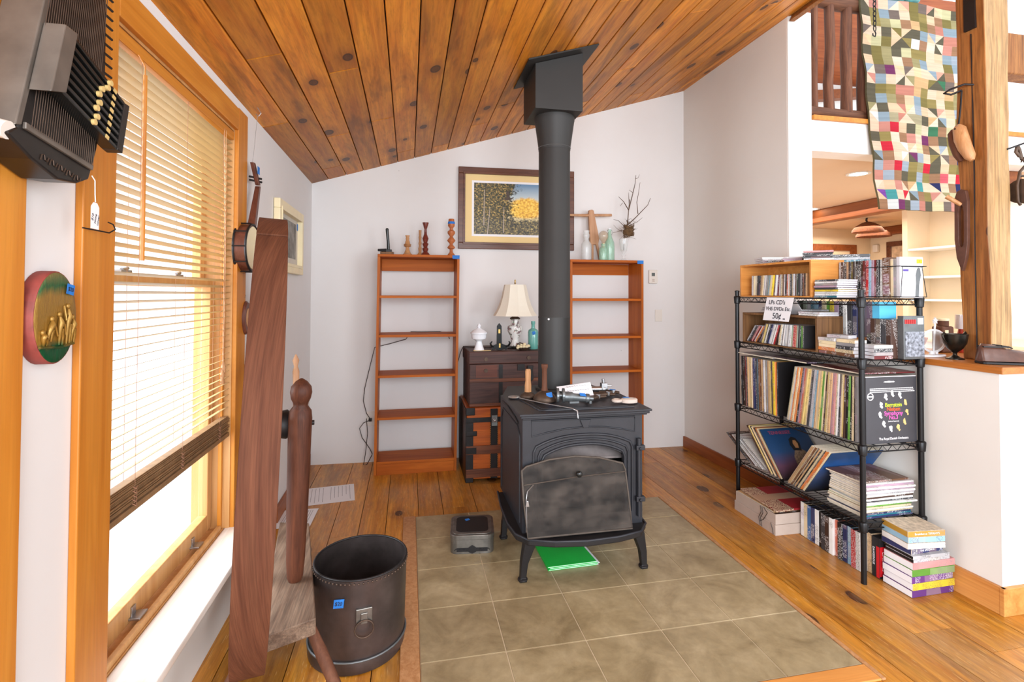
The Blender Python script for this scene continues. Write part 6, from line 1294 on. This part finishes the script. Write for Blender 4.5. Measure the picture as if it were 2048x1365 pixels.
b = MB(); b.T = T4; b.prism([(.178, .185), (.20, .182), (.207, .21), (.20, .232), (.183, .232), (.174, .212)], 'y', -.0018, -.0013); b.build('face_shape', M['tan'], t)
text('cover_lettering', 'TENNESSEE', .030, T4 @ Vector((.12, -.001, .285)), (1, 0, 0), T4.to_3x3() @ Vector((0, 0, 1)), mk('dull_red_print', 150, 60, 80), t)
y = row('record_sleeve', 'record_sleeve', ['cream', 'tan', 'cream', 'brown', 'cream', 'dark brown', 'tan', 'black', 'cream', 'charcoal', 'orange', 'orange', 'cream'], 2.113, 2.530, ZE, .0100, 35, ('record sleeve', 'of the right-leaning fourth shelf records'), 'record', 'records leaning right on the fourth shelf', ths=[.8, .7, .9])
t = thing('seascape_record', 'blue seascape record sleeve, nearest of the records leaning right', 'record', (2.12, 2.4, ZE))
a = R(35); c_, s_ = math.cos(a), math.sin(a); o_ = Vector((2.113, y-.0085, ZE)); T4 = Matrix(((1, 0, 0, o_.x), (0, c_, -s_, o_.y), (0, s_, c_, o_.z), (0, 0, 0, 1)))
cv = NT('sea_cover'); sz3 = cv.node('ShaderNodeSeparateXYZ'); cv.link(cv.coords(kind='Generated'), sz3.inputs[0]); cc = cv.ramp(cv.math('ADD', sz3.outputs[2], cv.math('MULTIPLY', cv.noise(cv.coords(), 16, 4), .25)), [(.15, srgb(40, 40, 40)), (.35, srgb(50, 66, 96)), (.55, srgb(70, 84, 120)), (.8, srgb(36, 86, 150)), (1.1, srgb(40, 70, 110))]); cv.fin(cc, .3)
b = MB(); b.T = T4; b.box(0, 0, 0, .314, .005, .314); b.build('sleeve', cv.m, t, bevel=.001)
pile('magazine_flat', 'magazine', ['navy', 'teal', 'navy', 'cream', 'white', 'cream', 'green', 'white', 'white', 'charcoal', 'white', 'dark brown', 'white', 'pale grey', 'white', 'mauve', 'white', 'mauve', 'white', 'brown'], 2.128, 2.035, ZE, .0085, ('magazine', 'of the big fourth shelf stack'), 'magazine', 'stacked magazines on the fourth shelf', .0, .008, .04)
# ---- floor under the unit
t = thing('cardboard_box', 'low grey cardboard box of old records on the floor under the shelves', 'box', (2.19, 2.68, 0))
x0, x1, y0, y1 = 2.020, 2.372, 2.505, 2.868
b = MB(); b.box(x0, y0, .0, x1, y1, .058); b.build('lower_tray', M['greycard'], t, bevel=.001)
b = MB(); g = .006
b.box(x0+g, y0+g, .059, x1-g, y0+g+.003, .116); b.box(x0+g, y1-g-.003, .059, x1-g, y1-g, .116); b.box(x0+g, y0+g+.003, .059, x0+g+.003, y1-g-.003, .116); b.box(x1-g-.003, y0+g+.003, .059, x1-g, y1-g-.003, .116)
b.build('upper_tray', M['greycard'], t)
b = MB()
for yy in (2.62, 2.635): b.tube([(x0+g-.002, yy, .116), (x0+g-.003, yy-.01, .085), (x0-.003, yy+.004, .05), (x0-.003, yy-.008, .006)], .0018, 5)
b.tube([(x0+g-.002, 2.605, .118), (x0+.0, 2.57, .10), (x0-.003, 2.60, .05), (x0-.003, 2.63, .03)], .0018, 5); b.tube([(x0-.003, 2.54, .06), (x0-.003, 2.525, .03), (x0-.003, 2.52, .004)], .0016, 5)
b.build('tied_string', M['cord'], t)
for k in range(8):
    item('record_flat', 'album', random.choice(['brown', 'dark brown', 'tan']), (2.034+random.uniform(0, .012), 2.535+random.uniform(-.01, .01), .062+k*.0073), 0, random.uniform(-.05, .05), f'worn brown record album in the cardboard box, {"bottom" if k == 0 else ordw(k+1)+" from the bottom"}', 'album', 'albums in the cardboard box', sx=.98)
t = thing('red_album', 'old red and cream patterned record album on top of the cardboard box pile', 'album', (2.2, 2.7, .13))
rp = NT('red_scroll_print'); v_ = rp.node('ShaderNodeTexVoronoi', feature='DISTANCE_TO_EDGE'); rp.link(rp.coords(), v_.inputs['Vector']); v_.inputs['Scale'].default_value = 90
sx3 = rp.node('ShaderNodeSeparateXYZ'); rp.link(rp.coords(kind='Generated'), sx3.inputs[0]); pat = rp.ramp(v_.outputs['Distance'], [(.1, srgb(214, 190, 160)), (.2, srgb(120, 40, 44))])
cc = rp.mix(rp.math('GREATER_THAN', sx3.outputs[0], .38), pat, srgb(164, 34, 44)); cc = rp.mix(rp.math('MULTIPLY', rp.math('GREATER_THAN', sx3.outputs[1], .42), rp.math('LESS_THAN', sx3.outputs[1], .66)), cc, srgb(196, 160, 132)); rp.fin(cc, .55)
MB().hexa([(2.036, 2.515, .1245), (2.330, 2.53, .1245), (2.345, 2.845, .1245), (2.05, 2.85, .1245), (2.036, 2.515, .134), (2.330, 2.53, .134), (2.345, 2.845, .134), (2.05, 2.85, .134)]).build('cover', rp.m, t, bevel=.001)
row('video_tape', 'video_tape', ['white', 'cream', 'blue', 'navy', 'white', 'black', 'charcoal', 'dark brown', 'white', 'salmon', 'black', 'navy', 'pale blue', 'red', 'white'], 2.165, 2.492, .001, .0262, 0, ('video tape', 'of the upright row on the floor'), 'video tape', 'upright video tapes on the floor', .008, ths=[1.0, .95])
item('video_tape', 'album', 'tan', (2.205, 2.078, .001), 0, 0, 'tan worn album standing between the floor tapes and the red box', 'album', sy=.9, sz=1.02, sx=1.7)
t = thing('red_movie_box', 'black and red movie box with large lettering standing behind the tape stack', 'movie box', (2.25, 2.05, 0))
MB().box(2.200, 2.030, .001, 2.325, 2.070, .190).build('box', M['blackflat'], t, bevel=.001)
rdm = mk('bright_red_print', 200, 24, 34); MB().box(2.1985, 2.031, .004, 2.1998, 2.046, .150).build('red_band', rdm, t); MB().box(2.202, 2.0285, .012, 2.24, 2.0298, .150).build('red_band', rdm, t)
text('title_lettering', 'LIAISONS', .022, (2.221, 2.028, .082), (0, 0, -1), (1, 0, 0), M['paper'], t); text('title_lettering', 'URBAN', .020, (2.262, 2.029, .168), (1, 0, 0), (0, 0, 1), M['bone'], t); text('spine_lettering', 'DANGEROUS', .014, (2.198, 2.060, .10), (0, 0, -1), (0, -1, 0), M['paper'], t)
zz = .001
x_, y_ = 2.205, 1.876
for k, (cx_, kind, nm, lab, wr, wc, sx_) in enumerate((
    ('purple', 'clamshell_flat', 'video_clamshell', 'purple-spined white clamshell tape, lowest of the floor stack', None, None, 1), ('yellow', 'clamshell_flat', 'video_clamshell', 'yellow-spined clamshell tape, second from the bottom of the floor stack', None, None, 1),
    ('purple', 'clamshell_flat', 'video_clamshell', 'violet-spined clamshell tape, third from the bottom of the floor stack', None, None, 1), ('green', 'clamshell_flat', 'video_clamshell', 'green-spined clamshell tape in the lower part of the floor stack', None, None, 1),
    ('pink', 'clamshell_flat', 'video_clamshell', 'pink and grey clamshell tape, uppermost clamshell of the floor stack', None, None, 1), ('pale grey', 'dvd_flat', 'dvd_case', 'pale grey movie case, lower of two in the middle of the floor stack', None, None, 1.08), ('pale grey', 'dvd_flat', 'dvd_case', 'pale grey movie case, upper of two in the middle of the floor stack', None, None, 1.06),
    ('navy', 'video_flat', 'video_tape', 'dark blue video tape jutting left in the upper floor stack', 'THE SPECIALIST', 'paper', 1), ('white', 'video_flat', 'video_tape', 'white video tape with small faces, third from the top of the floor stack', None, None, 1), ('pale blue', 'video_flat', 'video_tape', 'grey-blue video tape, second from the top of the floor stack', None, None, 1), ('mustard', 'video_flat', 'video_tape', 'tan video tape lettered on its spine, top of the floor stack', "Breakfast at TIFFANY'S", 'paper', 1))):
    th_ = {'clamshell_flat': .0300, 'dvd_flat': .0148, 'video_flat': .0262}[kind]; dx = (0, .004, 0, .002, .006, .010, .008, .012, -.008, -.004, -.006)[k]; rz = (.02, .01, .03, 0, .01, .02, .0, .05, -.10, -.08, -.09)[k]
    o = item(kind, nm, cx_, (x_+dx, y_+(.012 if k > 6 else 0), zz), 0, rz, lab, nm.replace('_', ' ').replace('dvd', 'movie'), 'stack of tapes on the floor', sx=sx_, sy=1.0 if k < 7 else 1.35)
    if wr:
        o.location = (0, 0, 0); o.rotation_euler = (0, 0, 0); text('spine_lettering', wr, .016 if k < 7 else .013, (.12 if k < 7 else .095, -.0008, th_/2), (1, 0, 0), (0, 0, 1), M[wc], o)
        o.location = (x_+dx, y_+(.012 if k > 6 else 0), zz); o.rotation_euler = (0, 0, rz)
    zz += th_+.0004
# ================================================================== ON THE LEDGE AND THE POST
ZL2 = LZ+.0005
t = thing('crystal_ornament', 'clear and white ring ornament with a star wand on an oval base, on the ledge', 'ornament', (2.555, 2.05, ZL2))
b = MB(); b.prism([(2.552+.072*math.cos(a), 2.05+.03*math.sin(a)) for a in [i*PI/14 for i in range(28)]], 'z', ZL2, ZL2+.010); b.build('oval_base', M['milkglass'], t, bevel=.003)
b = MB(); b.tube([(2.556+.072*math.cos(a), 2.05, ZL2+.078+.054*math.sin(a)) for a in [i*PI/18 for i in range(36)]], .0055, 8, loop=True); b.build('ring', glass('frosted_ring', srgb(240, 242, 246), .1, .6), t, smooth=60)
b = MB(); b.skin([[b.v((2.556+(.068-k)*math.cos(a), y_, ZL2+.078+(.050-k)*math.sin(a))) for a in [i*PI/18 for i in range(36)]] for y_, k in ((2.044, .004), (2.047, 0), (2.053, 0), (2.056, .004))]); b.build('clear_disc', M['glass_clear'], t, smooth=50)
b = MB(); b.cyl((2.548, 2.045, ZL2+.012), (2.560, 2.045, ZL2+.165), .004, n=8); b.cyl((2.545, 2.05, ZL2+.012), (2.545, 2.05, ZL2+.028), .012, n=12); b.cyl((2.575, 2.05, ZL2+.012), (2.575, 2.05, ZL2+.030), .006, n=10)
b.prism([(2.561+(.017 if k % 2 == 0 else .008)*math.cos(R(90+36*k)), ZL2+.178+(.017 if k % 2 == 0 else .008)*math.sin(R(90+36*k))) for k in range(10)], 'y', 2.041, 2.049); b.build('star_wand', glass('frosted_wand', srgb(245, 246, 250), .1, .7), t)
t = thing('metal_goblet', 'tarnished pewter two-handled goblet on the ledge beside the hewn post', 'goblet', (2.563, 1.955, ZL2))
MB().lathe((2.563, 1.955, ZL2), [(.036, 0), (.036, .004), (.020, .010), (.009, .018), (.008, .028), (.012, .034), (.030, .050), (.044, .075), (.049, .100), (.052, .120), (.049, .120), (.042, .08), (.02, .048)], 30).build('cup', M['goblet'], t, smooth=50)
b = MB()
for s in (-1, 1): b.tube([(2.563+s*.044, 1.955, ZL2+.075), (2.563+s*.062, 1.955, ZL2+.09), (2.563+s*.072, 1.955, ZL2+.112), (2.563+s*.064, 1.955, ZL2+.128), (2.563+s*.052, 1.955, ZL2+.118)], .004, 8)
b.build('handles', M['goblet'], t, smooth=60)
t = thing('leather_shoe', 'old brown leather shoe at the near corner of the ledge', 'shoe', (2.62, 1.76, ZL2), -.42)
secs = [(-.125, .026, .0, .062), (-.115, .032, .0, .080), (-.08, .034, .0, .078), (-.03, .034, .0, .062), (.02, .038, .0, .052), (.07, .044, .0, .042), (.11, .040, .0, .034), (.135, .024, .0, .024)]
b = MB(); rs = []
for x, w_, z0_, h_ in secs:
    rs.append([b.v((x, w_*math.cos(a)*(1.0 if math.sin(a) < .2 else .82), .014+max(0, math.sin(a))*(h_-.004)+min(0, math.sin(a))*.004)) for a in [i*2*PI/18 for i in range(18)]])
b.skin(rs); b.build('upper', M['leather'], t, local=True, smooth=60)
b = MB(); out = [(x, w_+.003) for x, w_, _, _ in secs]; b.prism([(x, -w_) for x, w_ in out]+[(x, w_) for x, w_ in reversed(out)], 'z', 0, .010); b.build('sole', M['irondark'], t, local=True, bevel=.002)
b = MB(); b.prism([(-.118, -.024), (-.07, -.026), (-.02, -.016), (-.02, .016), (-.07, .026), (-.118, .024)], 'z', .074, .0795); b.build('opening', M['blackflat'], t, local=True)
b = MB(); b.tube([(-.05, -.02, .082), (-.02, -.014, .078), (.0, -.004, .070)], .003, 6); b.tube([(-.06, .02, .084), (-.03, .016, .080), (-.005, .01, .072)], .003, 6); b.build('laces', M['blackflat'], t, local=True)
tag(MB().lathe((2.80, 2.38, ZL2), [(.05, 0), (.07, .03), (.082, .06), (.084, .066), (.076, .066), (.05, .01)], 24).build('terracotta_bowl', M['terracotta'], loc=(2.80, 2.38, ZL2), smooth=50), 'orange terracotta bowl on the ledge behind the ring ornament', 'bowl')
t = thing('liquor_bottle', 'squat dark bottle with a pale cap and label on the ledge behind the goblet', 'bottle', (2.80, 2.20, ZL2))
MB().box(2.765, 2.17, ZL2, 2.845, 2.23, ZL2+.14).build('body', M['legwood'], t, bevel=.01); MB().cyl((2.805, 2.2, ZL2+.141), (2.805, 2.2, ZL2+.168), .026, n=18).build('neck', M['legwood'], t, smooth=40); MB().cyl((2.805, 2.2, ZL2+.1685), (2.805, 2.2, ZL2+.18), .028, n=18).build('cap', M['creamframe'], t, smooth=40)
MB().box(2.778, 2.166, ZL2+.06, 2.80, 2.1695, ZL2+.12).build('label', M['creamframe'], t)
t = thing('night_light', 'small white and red lamp partly hidden behind the hewn post', 'lamp', (2.90, 2.16, ZL2)); MB().lathe((2.90, 2.17, ZL2), [(.03, 0), (.03, .06), (.02, .12), (.02, .125)], 18).build('base', paint('red_glaze', srgb(190, 60, 40), .3), t, smooth=40); MB().lathe((2.90, 2.17, ZL2+.126), [(.034, 0), (.032, .075), (.0, .075)], 18).build('shade', M['milkglass'], t, smooth=40)
# tools hung on the post's left face
FX = 2.618
t = thing('shoe_last', 'carved wooden shoe last hung by a wire hook on the hewn post', 'shoe last', (FX-.02, 1.93, 2.0))
b = MB(); pts = [((FX-.030, 1.945, 2.168), .013), ((FX-.032, 1.938, 2.15), .026), ((FX-.034, 1.928, 2.10), .030), ((FX-.034, 1.912, 2.05), .028), ((FX-.032, 1.893, 2.005), .022), ((FX-.03, 1.885, 1.985), .010)]
b.tube([p for p, _ in pts], [r for _, r in pts], 14); b.build('toe_block', M['tan'], t, smooth=60)
b = MB(); pts = [((FX-.022, 1.972, 2.158), .010), ((FX-.022, 1.974, 2.14), .022), ((FX-.022, 1.966, 2.09), .025), ((FX-.022, 1.950, 2.03), .022), ((FX-.022, 1.942, 1.995), .010)]; b.tube([p for p, _ in pts], [r for _, r in pts], 12); b.build('heel_block', M['legwood'], t, smooth=60)
MB().cyl((FX-.060, 1.938, 2.148), (FX-.056, 1.938, 2.148), .004, n=8).build('peg_hole', M['blackflat'], t)
b = MB(); b.tube([(FX-.006, 1.945, 2.34), (FX-.012, 1.947, 2.25), (FX-.022, 1.95, 2.165)], .004, 6); b.build('hanging_strap', M['irondark'], t)
b = MB(); b.tube([(FX+.01, 1.90, 2.352), (FX-.02, 1.92, 2.360), (FX-.055, 1.96, 2.348), (FX-.06, 1.985, 2.338), (FX-.03, 1.975, 2.330), (FX-.01, 1.94, 2.34)], .005, 7); tag(b.build('iron_staple', M['irondark'], loc=(FX-.02, 1.94, 2.34), smooth=60), 'bent black iron hook driven into the hewn post above the shoe last', 'hook')
t = thing('iron_ring_tool', 'long dark oval iron tool with a pale wooden peg hung on the hewn post', 'tool', (FX, 1.94, 1.47))
b = MB(); o2 = [(1.942, 1.86), (1.962, 1.852), (1.973, 1.82), (1.975, 1.62), (1.966, 1.53), (1.946, 1.470), (1.942, 1.468), (1.926, 1.53), (1.918, 1.60), (1.916, 1.80), (1.924, 1.85)]; i2 = [(1.944, 1.785), (1.952, 1.775), (1.957, 1.75), (1.957, 1.62), (1.953, 1.59), (1.945, 1.58), (1.943, 1.58), (1.936, 1.59), (1.932, 1.62), (1.932, 1.75), (1.937, 1.775)]
A = [[b.v((x, y, z)) for y, z in L_] for x, L_ in ((FX-.022, o2), (FX-.004, o2), (FX-.004, i2), (FX-.022, i2))]; b.skin(A, loop=True); b.build('oval_frame', M['leather'], t, bevel=.003)
MB().cyl((FX-.055, 1.985, 1.832), (FX-.018, 1.945, 1.785), .011, .009, 12).build('wooden_peg', M['tan'], t, smooth=40)
t = thing('rope_pulley', 'rusty iron double pulley hanging from a nail on the right of the hewn post', 'pulley', (2.83, 1.87, 1.8))
b = MB(); b.cyl((2.74, 1.846, 2.035), (2.81, 1.80, 2.065), .004, n=8); b.build('nail', M['irondark'], t)
b = MB(); b.tube([(2.778, 1.83, 2.05), (2.768, 1.83, 2.02), (2.785, 1.828, 2.0), (2.80, 1.828, 1.985), (2.79, 1.83, 2.03), (2.778, 1.83, 2.05)], .007, 8); b.tube([(2.80, 1.825, 1.99), (2.788, 1.825, 1.965), (2.80, 1.825, 1.945), (2.813, 1.825, 1.965)], .008, 8, loop=True); b.build('shackle', M['rust'], t, smooth=60)
b = MB(); b.tube([(2.808, 1.82, 1.955), (2.775, 1.82, 1.925), (2.758, 1.82, 1.86), (2.762, 1.82, 1.785), (2.775, 1.82, 1.77)], .006, 8); b.tube([(2.808, 1.82, 1.955), (2.86, 1.82, 1.93), (2.882, 1.82, 1.86), (2.876, 1.82, 1.785), (2.862, 1.82, 1.77)], .007, 8); b.cyl((2.765, 1.82, 1.905), (2.868, 1.82, 1.912), .005, n=8); b.build('yoke', M['rust'], t, smooth=60)
for x in (2.785, 2.822, 2.856): 
    b = MB(); b.turn((x-.014, 1.82, 1.835), (x+.014, 1.82, 1.835), [(0, .055), (.15, .056), (.3, .046), (.7, .046), (.85, .056), (1, .055)], 22); b.build('sheave', M['rust'], t, smooth=50)
